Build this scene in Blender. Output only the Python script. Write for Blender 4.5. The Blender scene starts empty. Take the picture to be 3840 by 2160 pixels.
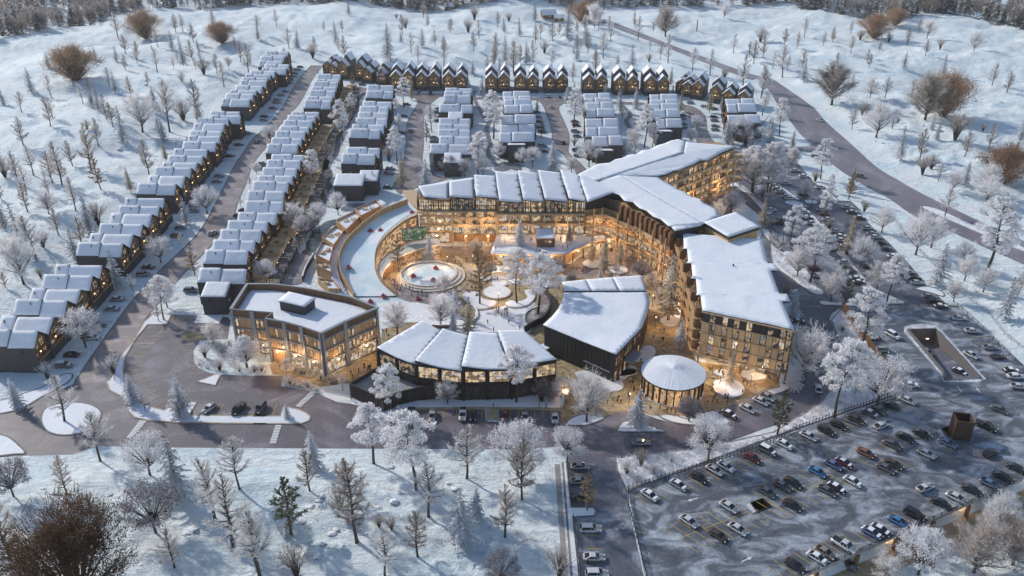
import bpy, bmesh, math, random
import numpy as np
from mathutils import Vector, Matrix, noise
from mathutils.geometry import tessellate_polygon
SC = bpy.context.scene
COL = SC.collection
R = math.radians
# ---------------------------------------------------------------- camera, world, sun
TH = R(27.5); F = 3170.0; H = 133.0
cd = bpy.data.cameras.new("camera"); cam = bpy.data.objects.new("camera", cd); COL.objects.link(cam)
cam.location = (0, 0, H); cam.rotation_euler = (R(90) - TH, 0, 0)
cd.sensor_width = 36; cd.lens = F / 3840 * 36; cd.clip_start = 1; cd.clip_end = 5000
SC.camera = cam
SUN_AZ = R(-39.0); SUN_EL = R(30)            # direction the light travels (xy) and the sun's height
W = bpy.data.worlds.new("World"); SC.world = W; W.use_nodes = True
wn = W.node_tree; bg = wn.nodes["Background"]
sky = wn.nodes.new("ShaderNodeTexSky"); sky.sky_type = 'NISHITA'; sky.sun_disc = False
sky.sun_elevation = SUN_EL
sky.sun_rotation = R(90) - (SUN_AZ + math.pi)
sky.air_density = 1.0; sky.dust_density = 0.3; sky.ozone_density = 0.0
wn.links.new(sky.outputs[0], bg.inputs[0]); bg.inputs[1].default_value = 0.13
sl = bpy.data.lights.new("sun", 'SUN'); sl.energy = 3.1; sl.angle = R(2.5); sl.color = (1.0, 0.925, 0.83)
so = bpy.data.objects.new("sun", sl); COL.objects.link(so)
L = Vector((math.cos(SUN_AZ) * math.cos(SUN_EL), math.sin(SUN_AZ) * math.cos(SUN_EL), -math.sin(SUN_EL)))
so.rotation_euler = L.to_track_quat('-Z', 'Y').to_euler()
so.location = (-200, 300, 200)
SC.view_settings.view_transform = 'Standard'; SC.view_settings.look = 'None'
SC.view_settings.exposure = 0.2; SC.view_settings.gamma = 1
SC.render.engine = 'CYCLES'
SC.cycles.use_denoising = True; SC.cycles.max_bounces = 5; SC.cycles.transparent_max_bounces = 4
SC.cycles.use_light_tree = True; SC.cycles.caustics_reflective = False; SC.cycles.caustics_refractive = False
# ---------------------------------------------------------------- survey: picture point -> point on the ground
REG = dict(a=(0,0,2.013),b=(950,0,2.013),c=(1900,0,2.013),d=(2840,0,2.013),e=(0,700,2.013),f=(950,700,2.013),g=(1900,700,2.013),h=(2840,700,2.013),
 i=(0,1400,1.907),j=(950,1400,1.907),k=(1900,1400,1.907),l=(2840,1400,1.907),
 m=(0,1000,3.294),n=(240,640,3.294),o=(640,180,3.294),p=(680,560,3.294),q=(1200,200,3.294),r=(1600,240,3.294),s=(2140,240,3.294),
 t=(840,1040,3.294),u=(1280,1140,2.995),v=(1100,720,3.294),w=(1540,620,3.294),x=(2140,640,3.294),y=(2500,1040,3.294),z=(2340,1260,3.294),
 A=(1560,940,4.025),B=(2380,840,3.019),C=(2740,500,3.15),N=(0,0,1))
cT, sT = math.cos(TH), math.sin(TH)
def pix(t, x, y):
    a = REG[t]; return a[0] + x / a[2], a[1] + y / a[2]
def G(t, x, y, z=0.0):
    X, Y = pix(t, x, y); u = (X - 1920) / F; v = (Y - 1080) / F
    k = (z - H) / (-sT - v * cT)
    return (u * k, (cT - v * sT) * k)
def proj(x, y, z):
    zc = y * cT - (z - H) * sT; v = (-(z - H) * cT - y * sT)
    return 1920 + F * x / zc, 1080 + F * v / zc
def PG(s, z=0.0):
    """'t x y x y t x y' -> list of world xy"""
    out = []; t = None; q = []
    for w in s.replace(',', ' ').split():
        if w in REG: t = w; continue
        q.append(float(w))
        if len(q) == 2: out.append(G(t, q[0], q[1], z)); q = []
    return out
# ---------------------------------------------------------------- terrain
def _h(ix, iy, s):
    n = (ix * 374761393 + iy * 668265263 + s * 974634777) & 0xffffffff
    n = ((n ^ (n >> 13)) * 1274126177) & 0xffffffff
    return ((n ^ (n >> 16)) & 0xffff) / 65535.0
def vnoise(x, y, s=0):
    xi = np.floor(x).astype(np.int64); yi = np.floor(y).astype(np.int64)
    fx = x - xi; fy = y - yi; fx = fx * fx * (3 - 2 * fx); fy = fy * fy * (3 - 2 * fy)
    a = _h(xi, yi, s); b = _h(xi + 1, yi, s); c = _h(xi, yi + 1, s); d = _h(xi + 1, yi + 1, s)
    return (a + (b - a) * fx) * (1 - fy) + (c + (d - c) * fx) * fy
FLAT = PG("i -150 590 180 590 520 580 700 520 1200 530 1907 545 k 250 540 330 700 370 1000 420 1530 520 1600 l 350 1520") + \
       PG("l 1830 830 2150 640 h 2150 1500 1720 1050 1580 860 1200 500 950 200 h 1000 230 1450 480 2200 800 2200 440 1900 330 1400 100 1180 -20 "
          "d 1240 1449 900 1240 700 1060 500 880 400 780 240 660 100 580 c 1850 545 1650 475 1400 385 1180 300 1000 230 730 130 690 165 900 245 1170 360 1380 450") + \
       [(125, 545), (60, 545), (-80, 545), (-130, 592), (-175, 600), (-166, 480), (-158, 380), (-156, 190), (-150, 150)]
DECK = PG("k 868 840 l 1040 150 h 640 905 1510 897 2300 1620 l 1907 750 1830 790 380 1430 k 1010 1560")
DECK_A, DECK_B = G('l', 380, 1430), G('l', 1830, 790)
def inside(P, x, y):
    c = np.zeros(x.shape, bool); n = len(P)
    for i in range(n):
        x1, y1 = P[i]; x2, y2 = P[(i + 1) % n]
        if y1 == y2: continue
        m = ((y1 > y) != (y2 > y)) & (x < (x2 - x1) * (y - y1) / (y2 - y1) + x1)
        c ^= m
    return c
def segd(P, x, y, closed=True):
    d = np.full(x.shape, 1e9); n = len(P)
    for i in range(n if closed else n - 1):
        x1, y1 = P[i]; x2, y2 = P[(i + 1) % n]; dx, dy = x2 - x1, y2 - y1
        t = np.clip(((x - x1) * dx + (y - y1) * dy) / (dx * dx + dy * dy + 1e-9), 0, 1)
        d = np.minimum(d, np.hypot(x - x1 - t * dx, y - y1 - t * dy))
    return d
def hgt(x, y):
    x = np.asarray(x, float); y = np.asarray(y, float)
    df = np.where(inside(FLAT, x, y), 0, segd(FLAT, x, y))
    m = np.clip((df - 1.0) / 22.0, 0, 1); m = m * m * (3 - 2 * m)
    far = np.clip((y - 330) / 500, 0, 1)
    wx = x + 9 * vnoise(x / 19, y / 19, 21); wy = y + 9 * vnoise(x / 19, y / 19, 22)
    h = (vnoise(x / 75, y / 75, 1) - .38) * (5 + 8 * far)
    h += (vnoise(wx / 26, wy / 20, 2) - .5) * 3.6
    rid = 1 - np.abs(2 * vnoise(wx / 13, wy / 8, 3) - 1)
    h += (rid ** 2 - .4) * (1.0 + .6 * far)
    h += (vnoise(wx / 4.6, wy / 3.4, 4) - .5) * .62
    h += (1 - np.abs(2 * vnoise(wx / 7.5, wy / 3.6, 6) - 1)) ** 3 * .55
    pt = np.clip((vnoise(x / 34, y / 27, 31) - .42) * 4, 0, 1)      # rough hummocky patches
    h += pt * ((1 - np.abs(2 * vnoise(wx / 3.1, wy / 2.3, 32) - 1)) ** 2 * .8 + (vnoise(x / 1.7, y / 1.5, 33) - .5) * .35)
    h = h * m
    # drop beyond the south-east edge of the parking deck
    ax, ay = DECK_A; bx, by = DECK_B; dx, dy = bx - ax, by - ay; ln = math.hypot(dx, dy)
    sd = ((x - ax) * dy - (y - ay) * dx) / ln           # positive south-east of the edge
    din = np.where(inside(DECK, x, y), segd(DECK, x, y), 0)
    low = np.clip((sd + 3) / 3, 0, 1) * np.clip(1 - (sd - 14) / 22, 0, 1) * (y < 250)
    al = ((x - ax) * dx + (y - ay) * dy) / ln
    low = low * np.clip((al + 30) / 10, 0, 1)
    s = np.maximum(np.clip((din - 1.2) / 1.6, 0, 1), low)
    return h * (1 - s) + s * (-4.6 + .4 * h)
def hz(x, y): return float(hgt(np.array([x]), np.array([y]))[0])
def GT(t, x, y):
    z = 0.0
    for _ in range(7):
        X, Y = G(t, x, y, z); z2 = hz(X, Y); z = z + (z2 - z) * .7
    X, Y = G(t, x, y, z); return X, Y, z
# ---------------------------------------------------------------- mesh tools
SPLIT = {'post','column','fin','upper_fin','floor_band','timber_panel','black_panel','balcony','gallery_floor','gallery_rail','band','carport','bench'}
class MB:
    def __init__(s): s.v = []; s.f = []; s.m = []
    def vs(s, p): s.v.extend(p); return len(s.v) - len(p)
    def face(s, pts, mi=0):
        k = s.vs([tuple(q) for q in pts]); s.f.append(tuple(range(k, k + len(pts)))); s.m.append(mi)
    def box(s, x0, y0, z0, x1, y1, z1, mi=0, top=None):
        k = s.vs([(x0,y0,z0),(x1,y0,z0),(x1,y1,z0),(x0,y1,z0),(x0,y0,z1),(x1,y0,z1),(x1,y1,z1),(x0,y1,z1)])
        for n, q in enumerate(((0,3,2,1),(4,5,6,7),(0,1,5,4),(1,2,6,5),(2,3,7,6),(3,0,4,7))):
            s.f.append(tuple(k + i for i in q)); s.m.append(top if (top is not None and n == 1) else mi)
    def beam(s, a, b, w, d, mi=0, up=(0,0,1)):
        a = Vector(a); b = Vector(b); t = (b - a).normalized(); u = Vector(up)
        if abs(t.dot(u)) > .95: u = Vector((1,0,0))
        n = t.cross(u).normalized() * (w / 2); m = n.cross(t).normalized() * (d / 2)
        k = s.vs([tuple(q) for q in (a-n-m, a+n-m, a+n+m, a-n+m, b-n-m, b+n-m, b+n+m, b-n+m)])
        for q in ((0,1,2,3),(7,6,5,4),(0,4,5,1),(1,5,6,2),(2,6,7,3),(3,7,4,0)):
            s.f.append(tuple(k + i for i in q)); s.m.append(mi)
    def tube(s, a, b, r0, r1, n=6, mi=0, cap=False):
        a = Vector(a); b = Vector(b); t = (b - a)
        if t.length < 1e-6: return
        t.normalize(); u = t.orthogonal().normalized(); w = t.cross(u)
        k = s.vs([tuple(a + (u * math.cos(6.2832*i/n) + w * math.sin(6.2832*i/n)) * r0) for i in range(n)] +
                 [tuple(b + (u * math.cos(6.2832*i/n) + w * math.sin(6.2832*i/n)) * r1) for i in range(n)])
        for i in range(n):
            j = (i + 1) % n; s.f.append((k+i, k+j, k+n+j, k+n+i)); s.m.append(mi)
        if cap:
            s.f.append(tuple(k+n+i for i in range(n))); s.m.append(mi)
            s.f.append(tuple(k+n-1-i for i in range(n))); s.m.append(mi)
    def prism(s, P, z0, z1, mi=0, top=None, holes=()):
        """vertical prism over a polygon (optionally with holes); z1 may be a list"""
        top = mi if top is None else top
        rings = [P] + list(holes); zt = z1 if isinstance(z1, (list, tuple)) else None
        base = len(s.v); flat = []; rs = []
        for r in rings:
            rs.append(len(flat)); flat += [(p[0], p[1]) for p in r]
        n = len(flat)
        zz = [(zt[i] if zt else z1) for i in range(n)]
        s.v += [(p[0], p[1], zz[i]) for i, p in enumerate(flat)]
        if z0 is not None: s.v += [(p[0], p[1], z0 if not isinstance(z0, (list, tuple)) else z0[i]) for i, p in enumerate(flat)]
        tris = tessellate_polygon([[Vector((p[0], p[1], 0)) for p in r] for r in rings])
        for t in tris:
            a, b, c = [flat[i] for i in t]
            if (b[0]-a[0])*(c[1]-a[1]) - (b[1]-a[1])*(c[0]-a[0]) < 0: t = (t[0], t[2], t[1])
            s.f.append(tuple(base + i for i in t)); s.m.append(top)
            if z0 is not None: s.f.append(tuple(base + n + i for i in reversed(t))); s.m.append(mi)
        if z0 is not None:
            for ri, r in enumerate(rings):
                ar = sum(r[i][0]*r[(i+1)%len(r)][1] - r[(i+1)%len(r)][0]*r[i][1] for i in range(len(r)))
                rev = (ar < 0) ^ (ri > 0)
                for i in range(len(r)):
                    a = base + rs[ri] + i; b = base + rs[ri] + (i+1) % len(r)
                    q = (a, a + n, b + n, b) if not rev else (a, b, b + n, a + n)
                    s.f.append(tuple(reversed(q))); s.m.append(mi)
    def mesh(s, name, mats, smooth=False):
        me = bpy.data.meshes.new(name); me.from_pydata(s.v, [], s.f)
        for m in mats: me.materials.append(m)
        if len(s.m): me.polygons.foreach_set("material_index", s.m)
        if smooth: me.polygons.foreach_set("use_smooth", [True] * len(s.f))
        me.update(); return me
    def islands(s):
        par = list(range(len(s.v)))
        def find(a):
            while par[a] != a: par[a] = par[par[a]]; a = par[a]
            return a
        for f in s.f:
            r = find(f[0])
            for i in f[1:]: par[find(i)] = r
        g = {}
        for k, f in enumerate(s.f): g.setdefault(find(f[0]), []).append(k)
        return list(g.values())
    def build(s, name, mats, parent=None, smooth=False):
        if not isinstance(mats, (list, tuple)): mats = [mats]
        if name in SPLIT and parent is not None:
            il = s.islands()
            if 1 < len(il) <= 100:
                for ks in il:
                    q = MB(); mp = {}
                    for k in ks:
                        for i in s.f[k]:
                            if i not in mp: mp[i] = len(q.v); q.v.append(s.v[i])
                        q.f.append(tuple(mp[i] for i in s.f[k])); q.m.append(s.m[k])
                    o = link(name, q.mesh(name, mats, smooth), parent)
                return o
        return link(name, s.mesh(name, mats, smooth), parent)
def link(name, data, parent=None):
    o = bpy.data.objects.new(name, data); COL.objects.link(o)
    if parent is not None: o.parent = parent
    return o
THINGS = []
def tag(o, label, cat, group=None, zone=None):
    o['label'] = label; o['category'] = cat
    if group: o['group'] = group
    THINGS.append((o, label, zone)); return o
def thing(name, label, cat, loc=(0,0,0), rz=0.0, group=None, zone=None):
    o = link(name, None); o.location = loc; o.rotation_euler = (0, 0, rz); o.empty_display_size = .5
    return tag(o, label, cat, group, zone)
def struct(o, kind='structure'): o['kind'] = kind; return o
def kids(o): return KIDS.get(o.name) or [c for c in o.children]
KIDS = {}
def dup(root, parent=None):
    c = root.copy(); COL.objects.link(c)
    for k in ('label', 'category', 'group'):
        if k in c.keys(): del c[k]
    if parent is not None: c.parent = parent
    if root.name not in KIDS: KIDS[root.name] = [k for k in root.children]
    for k in KIDS[root.name]: dup(k, c)
    return c
# ---------------------------------------------------------------- materials
def mat(name, col=(.5,.5,.5), rough=.7, metal=0.0, noise_=None, bump=None, emis=None, var=0.0):
    m = bpy.data.materials.new(name); m.use_nodes = True; nt = m.node_tree; b = nt.nodes['Principled BSDF']
    b.inputs['Base Color'].default_value = (*col, 1); b.inputs['Roughness'].default_value = rough
    b.inputs['Metallic'].default_value = metal
    m['bsdf'] = 1
    tc = nt.nodes.new('ShaderNodeTexCoord')
    if noise_:
        sc, col2, lo, hi, det = noise_[:5]; st = noise_[5] if len(noise_) > 5 else (1, 1, 1)
        mp = nt.nodes.new('ShaderNodeMapping'); mp.inputs['Scale'].default_value = st
        nz = nt.nodes.new('ShaderNodeTexNoise'); nz.inputs['Scale'].default_value = sc; nz.inputs['Detail'].default_value = det
        cr = nt.nodes.new('ShaderNodeValToRGB'); e = cr.color_ramp.elements
        e[0].position = lo; e[1].position = hi; e[0].color = (*col, 1); e[1].color = (*col2, 1)
        nt.links.new(tc.outputs['Object'], mp.inputs[0]); nt.links.new(mp.outputs[0], nz.inputs['Vector'])
        nt.links.new(nz.outputs['Fac'], cr.inputs[0]); nt.links.new(cr.outputs[0], b.inputs['Base Color'])
    if bump:
        bs, bd = bump[:2]
        n2 = nt.nodes.new('ShaderNodeTexNoise'); n2.inputs['Scale'].default_value = bs; n2.inputs['Detail'].default_value = 6
        bm = nt.nodes.new('ShaderNodeBump'); bm.inputs['Distance'].default_value = bd; bm.inputs['Strength'].default_value = 1
        nt.links.new(tc.outputs['Object'], n2.inputs['Vector']); nt.links.new(n2.outputs['Fac'], bm.inputs['Height'])
        nt.links.new(bm.outputs[0], b.inputs['Normal'])
    if var:
        oi = nt.nodes.new('ShaderNodeObjectInfo'); mr = nt.nodes.new('ShaderNodeMapRange')
        mr.inputs[3].default_value = 1 - var; mr.inputs[4].default_value = 1 + var
        hv = nt.nodes.new('ShaderNodeHueSaturation'); nt.links.new(oi.outputs['Random'], mr.inputs[0])
        nt.links.new(mr.outputs[0], hv.inputs['Value'])
        s = b.inputs['Base Color']
        if s.is_linked: nt.links.new(s.links[0].from_socket, hv.inputs['Color'])
        else: hv.inputs['Color'].default_value = (*col, 1)
        nt.links.new(hv.outputs[0], s)
    if emis:
        b.inputs['Emission Color'].default_value = (*emis[0], 1); b.inputs['Emission Strength'].default_value = emis[1]
    return m
M = {}
_a, _b = G('k', 1225, 1183), G('k', 1907, 935); ANG_A = math.atan2(_b[1]-_a[1], _b[0]-_a[0])
def ground_mat():
    m = mat('snow_ground', (.82,.86,.90), .75)
    nt = m.node_tree; b = nt.nodes['Principled BSDF']; tc = nt.nodes['Texture Coordinate']
    def nz(sc, det, st=(1,1,1), rough=.55):
        mp = nt.nodes.new('ShaderNodeMapping'); mp.inputs['Scale'].default_value = st
        n = nt.nodes.new('ShaderNodeTexNoise'); n.inputs['Scale'].default_value = sc; n.inputs['Detail'].default_value = det
        n.inputs['Roughness'].default_value = rough; n.inputs['Distortion'].default_value = .6
        nt.links.new(tc.outputs['Object'], mp.inputs[0]); nt.links.new(mp.outputs[0], n.inputs['Vector']); return n
    a = nz(.06, 8); cr = nt.nodes.new('ShaderNodeValToRGB'); e = cr.color_ramp.elements
    e[0].position = .35; e[0].color = (.68,.81,.88,1); e[1].position = .6; e[1].color = (.84,.90,.92,1)
    nt.links.new(a.outputs[0], cr.inputs[0])
    # sparse dead grass and rock poking through
    g = nz(.5, 12, (1,1.6,1), .75); cr2 = nt.nodes.new('ShaderNodeValToRGB'); e = cr2.color_ramp.elements
    e[0].position = .655; e[0].color = (0,0,0,1); e[1].position = .70; e[1].color = (1,1,1,1)
    nt.links.new(g.outputs[0], cr2.inputs[0])
    g2 = nz(.035, 4); cr3 = nt.nodes.new('ShaderNodeValToRGB'); e = cr3.color_ramp.elements
    e[0].position = .5; e[0].color = (0,0,0,1); e[1].position = .62; e[1].color = (.9,.9,.9,1)
    nt.links.new(g2.outputs[0], cr3.inputs[0])
    mu = nt.nodes.new('ShaderNodeMath'); mu.operation = 'MULTIPLY'
    nt.links.new(cr2.outputs[0], mu.inputs[0]); nt.links.new(cr3.outputs[0], mu.inputs[1])
    mx = nt.nodes.new('ShaderNodeMixRGB'); mx.inputs[2].default_value = (.26,.22,.19,1)
    nt.links.new(mu.outputs[0], mx.inputs[0]); nt.links.new(cr.outputs[0], mx.inputs[1]); nt.links.new(mx.outputs[0], b.inputs['Base Color'])
    h1 = nz(.26, 11, (1,1.9,1), .68); h2 = nz(1.3, 5, (1, 1.5, 1))
    ad = nt.nodes.new('ShaderNodeMath'); ad.operation = 'MULTIPLY_ADD'; ad.inputs[1].default_value = .16
    nt.links.new(h2.outputs[0], ad.inputs[0]); nt.links.new(h1.outputs[0], ad.inputs[2])
    bm = nt.nodes.new('ShaderNodeBump'); bm.inputs['Distance'].default_value = 1.4; bm.inputs['Strength'].default_value = 1
    nt.links.new(ad.outputs[0], bm.inputs['Height']); nt.links.new(bm.outputs[0], b.inputs['Normal'])
    return m
def asphalt_mat(name, dark, mid, snow, lo, hi, sc=.13, st=(1,1,1), rot=0.0):
    m = mat(name, dark, .55); nt = m.node_tree; b = nt.nodes['Principled BSDF']; tc = nt.nodes['Texture Coordinate']
    mp = nt.nodes.new('ShaderNodeMapping'); mp.inputs['Scale'].default_value = st; mp.inputs['Rotation'].default_value = (0, 0, rot)
    n = nt.nodes.new('ShaderNodeTexNoise'); n.inputs['Scale'].default_value = sc; n.inputs['Detail'].default_value = 9; n.inputs['Roughness'].default_value = .62; n.inputs['Distortion'].default_value = 1.2
    cr = nt.nodes.new('ShaderNodeValToRGB'); e = cr.color_ramp.elements
    e[0].position = .25; e[0].color = (*dark,1); e[1].position = lo; e[1].color = (*mid,1)
    x = e.new(hi); x.color = (*snow,1)
    nt.links.new(tc.outputs['Object'], mp.inputs[0]); nt.links.new(mp.outputs[0], n.inputs['Vector']); nt.links.new(n.outputs[0], cr.inputs[0])
    n2 = nt.nodes.new('ShaderNodeTexNoise'); n2.inputs['Scale'].default_value = 1.4; n2.inputs['Detail'].default_value = 5
    nt.links.new(tc.outputs['Object'], n2.inputs['Vector'])
    mr = nt.nodes.new('ShaderNodeMapRange'); mr.inputs[1].default_value = .3; mr.inputs[2].default_value = .7; mr.inputs[3].default_value = .8; mr.inputs[4].default_value = 1.25
    nt.links.new(n2.outputs[0], mr.inputs[0])
    hv = nt.nodes.new('ShaderNodeHueSaturation'); nt.links.new(mr.outputs[0], hv.inputs['Value']); nt.links.new(cr.outputs[0], hv.inputs['Color'])
    nt.links.new(hv.outputs[0], b.inputs['Base Color'])
    return m
def glass_mat(name, warm, dim, cool, strength, cell=1.1):
    m = mat(name, (.03,.03,.035), .08); nt = m.node_tree; b = nt.nodes['Principled BSDF']; tc = nt.nodes['Texture Coordinate']
    oi = nt.nodes.new('ShaderNodeObjectInfo'); ad = nt.nodes.new('ShaderNodeVectorMath'); ad.operation = 'ADD'
    cb = nt.nodes.new('ShaderNodeCombineXYZ')
    m9 = nt.nodes.new('ShaderNodeMath'); m9.operation = 'MULTIPLY'; m9.inputs[1].default_value = 37.0
    nt.links.new(oi.outputs['Random'], m9.inputs[0])
    for k in range(3): nt.links.new(m9.outputs[0], cb.inputs[k])
    nt.links.new(tc.outputs['Object'], ad.inputs[0]); nt.links.new(cb.outputs[0], ad.inputs[1])
    vo = nt.nodes.new('ShaderNodeTexVoronoi'); vo.inputs['Scale'].default_value = cell; vo.distance = 'CHEBYCHEV'
    nt.links.new(ad.outputs[0], vo.inputs['Vector'])
    sp = nt.nodes.new('ShaderNodeSeparateColor'); nt.links.new(vo.outputs['Color'], sp.inputs[0])
    cr = nt.nodes.new('ShaderNodeValToRGB'); e = cr.color_ramp.elements; cr.color_ramp.interpolation = 'CONSTANT'
    e[0].position = 0; e[0].color = (*dim,1); e[1].position = .40; e[1].color = (*[c*.55 for c in warm],1)
    x = e.new(.55); x.color = (*warm,1); x = e.new(.82); x.color = (*cool,1)
    nt.links.new(sp.outputs[0], cr.inputs[0]); nt.links.new(cr.outputs[0], b.inputs['Emission Color'])
    b.inputs['Emission Strength'].default_value = strength
    return m
def wood_mat(name, c1, c2, var=.12, sc=5.0):
    return mat(name, c1, .65, noise_=(sc, c2, .38, .62, 2, (1, 1, .04)), var=var)
M['ground'] = ground_mat()
M['snow'] = mat('roof_snow', (.77,.80,.86), .7, noise_=(.12, (.68,.73,.82), .4, .75, 5), bump=(.7, .12), var=.05)
M['snow_lump'] = mat('heaped_snow', (.86,.88,.91), .75, noise_=(.8, (.72,.77,.84), .4, .8, 6), bump=(1.4, .5))
M['asphalt'] = asphalt_mat('asphalt', (.075,.068,.085), (.12,.108,.13), (.26,.24,.28), .50, .76, .08)
M['road'] = asphalt_mat('road_asphalt', (.15,.125,.13), (.235,.20,.205), (.44,.41,.43), .52, .74, .12)
M['highway'] = asphalt_mat('highway_asphalt', (.14,.125,.15), (.21,.19,.22), (.36,.35,.39), .5, .76, .05, (1,.45,1))
M['lot'] = asphalt_mat('parking_asphalt', (.055,.062,.078), (.11,.12,.145), (.42,.47,.54), .47, .68, .19, (.6,1.1,1), -ANG_A)
M['upper_lot'] = asphalt_mat('upper_lot_asphalt', (.065,.07,.095), (.115,.12,.155), (.36,.40,.46), .52, .72, .1)
M['drive'] = asphalt_mat('driveway_paving', (.30,.30,.34), (.45,.46,.50), (.72,.74,.79), .45, .6, .5)
M['path'] = asphalt_mat('path_paving', (.10,.095,.11), (.15,.14,.16), (.5,.5,.54), .55, .7, .3)
M['kerb'] = mat('kerb_stone', (.14,.13,.14), .8, noise_=(.6, (.30,.27,.24), .4, .7, 4))
M['curb_tan'] = mat('tan_kerb', (.34,.27,.17), .8, noise_=(.5, (.5,.45,.38), .45, .75, 4))
M['yellow'] = mat('yellow_paint', (.62,.42,.05), .7, noise_=(1.2, (.35,.29,.18), .45, .7, 4))
M['white_paint'] = mat('white_paint', (.75,.76,.78), .6)
M['timber'] = wood_mat('warm_timber', (.58,.36,.18), (.38,.23,.11))
M['timber_lt'] = wood_mat('light_timber', (.62,.45,.27), (.47,.32,.18))
M['timber_dk'] = wood_mat('brown_timber', (.24,.13,.065), (.15,.08,.042))
M['clad'] = wood_mat('dark_cladding', (.082,.070,.074), (.055,.048,.052), .15, 7)
M['clad2'] = wood_mat('charcoal_cladding', (.062,.062,.07), (.042,.042,.05), .15, 7)
M['black'] = mat('black_metal', (.022,.021,.023), .5)
M['darkbrown'] = mat('stained_dark_board', (.035,.026,.024), .6, noise_=(1.6, (.13,.085,.062), .5, .78, 5, (1,1,.12)))
M['concrete'] = mat('concrete', (.36,.34,.33), .85, noise_=(.7, (.28,.26,.25), .4, .7, 4))
M['stone'] = mat('pale_stone', (.66,.61,.54), .75, noise_=(.6, (.58,.52,.44), .4, .7, 4))
M['steel'] = mat('grey_metal', (.30,.31,.34), .45, .3)
M['glass'] = glass_mat('lit_glass', (1.0,.74,.45), (.30,.20,.12), (.72,.70,.68), .62)
M['glass_dim'] = glass_mat('dim_glass', (.70,.50,.30), (.06,.055,.055), (.36,.37,.40), .42)
M['glass_warm'] = glass_mat('golden_glass', (1.0,.60,.28), (.26,.14,.06), (.8,.64,.44), .6)
M['glass_house'] = glass_mat('house_window_glass', (1.0,.62,.30), (.05,.035,.025), (.35,.33,.32), .28)
M['timber_house'] = wood_mat('golden_gable_board', (.36,.215,.10), (.24,.135,.06))
M['rust'] = wood_mat('rust_board', (.10,.05,.032), (.06,.032,.022))
M['lamp_dim'] = mat('porch_lamp_glow', (1,.8,.5), .5, emis=((1,.60,.26), 5))
M['blackboard'] = wood_mat('black_board', (.040,.036,.036), (.017,.016,.018), .1, 2.2)
M['railglass'] = mat('rail_glass', (.35,.38,.40), .15)
M['lamp'] = mat('lamp_glow', (1,.8,.5), .5, emis=((1,.62,.28), 7))
M['lampsoft'] = mat('soffit_lamp_glow', (1,.8,.5), .5, emis=((1,.66,.34), 9))
M['water'] = mat('icy_water', (.035,.05,.045), .12, noise_=(.35, (.14,.19,.18), .45, .7, 5, (1,2.2,1)))
M['pondice'] = mat('pond_ice', (.17,.21,.24), .2, noise_=(.3, (.28,.32,.36), .4, .7, 4))
M['ice'] = mat('slide_ice', (.62,.77,.84), .4, noise_=(.11, (.80,.87,.91), .46, .52, 3))
M['rubber'] = mat('red_rubber', (.55,.03,.035), .35)
M['tyre'] = mat('black_rubber', (.02,.02,.02), .7)
M['rim'] = mat('alloy_rim', (.45,.45,.47), .35, .8)
M['carglass'] = mat('tinted_glass', (.02,.022,.028), .08)
def objcol_mat(name, rough, metal=0, coat=0):
    m = mat(name, (.5,.5,.5), rough, metal); nt = m.node_tree; b = nt.nodes['Principled BSDF']
    oi = nt.nodes.new('ShaderNodeObjectInfo'); nt.links.new(oi.outputs['Color'], b.inputs['Base Color'])
    b.inputs['Coat Weight'].default_value = coat
    return m
M['paint'] = objcol_mat('car_paint', .35, .15, .5)
M['cloth'] = objcol_mat('clothing', .85)
M['skin'] = mat('skin', (.50,.30,.21), .6)
M['trouser'] = mat('dark_trousers', (.035,.04,.06), .85)
M['hair'] = mat('dark_hair', (.03,.02,.015), .8)
def plaza_mat():
    m = mat('plaza_paving', (.3,.2,.1), .8); nt = m.node_tree; b = nt.nodes['Principled BSDF']; tc = nt.nodes['Texture Coordinate']
    mp = nt.nodes.new('ShaderNodeMapping'); mp.inputs['Rotation'].default_value = (0,0,R(8))
    br = nt.nodes.new('ShaderNodeTexBrick'); br.inputs['Scale'].default_value = .42; br.inputs['Mortar Size'].default_value = .012
    br.inputs['Color1'].default_value = (.22,.16,.08,1); br.inputs['Color2'].default_value = (.46,.36,.20,1); br.inputs['Mortar'].default_value = (.15,.11,.08,1)
    nt.links.new(tc.outputs['Object'], mp.inputs[0]); nt.links.new(mp.outputs[0], br.inputs['Vector'])
    n = nt.nodes.new('ShaderNodeTexNoise'); n.inputs['Scale'].default_value = .12; n.inputs['Detail'].default_value = 5
    nt.links.new(tc.outputs['Object'], n.inputs['Vector'])
    cr = nt.nodes.new('ShaderNodeValToRGB'); e = cr.color_ramp.elements
    e[0].position = .5; e[0].color = (0,0,0,1); e[1].position = .72; e[1].color = (.55,.55,.55,1)
    nt.links.new(n.outputs[0], cr.inputs[0])
    mx = nt.nodes.new('ShaderNodeMixRGB'); mx.inputs[2].default_value = (.55,.50,.46,1)
    nt.links.new(cr.outputs[0], mx.inputs[0]); nt.links.new(br.outputs[0], mx.inputs[1]); nt.links.new(mx.outputs[0], b.inputs['Base Color'])
    return m
M['plaza'] = plaza_mat()
M['plaza_grey'] = asphalt_mat('grey_plaza_paving', (.13,.11,.12), (.22,.19,.20), (.42,.38,.37), .5, .75, .25)
HAZE = 0.0001
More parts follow.
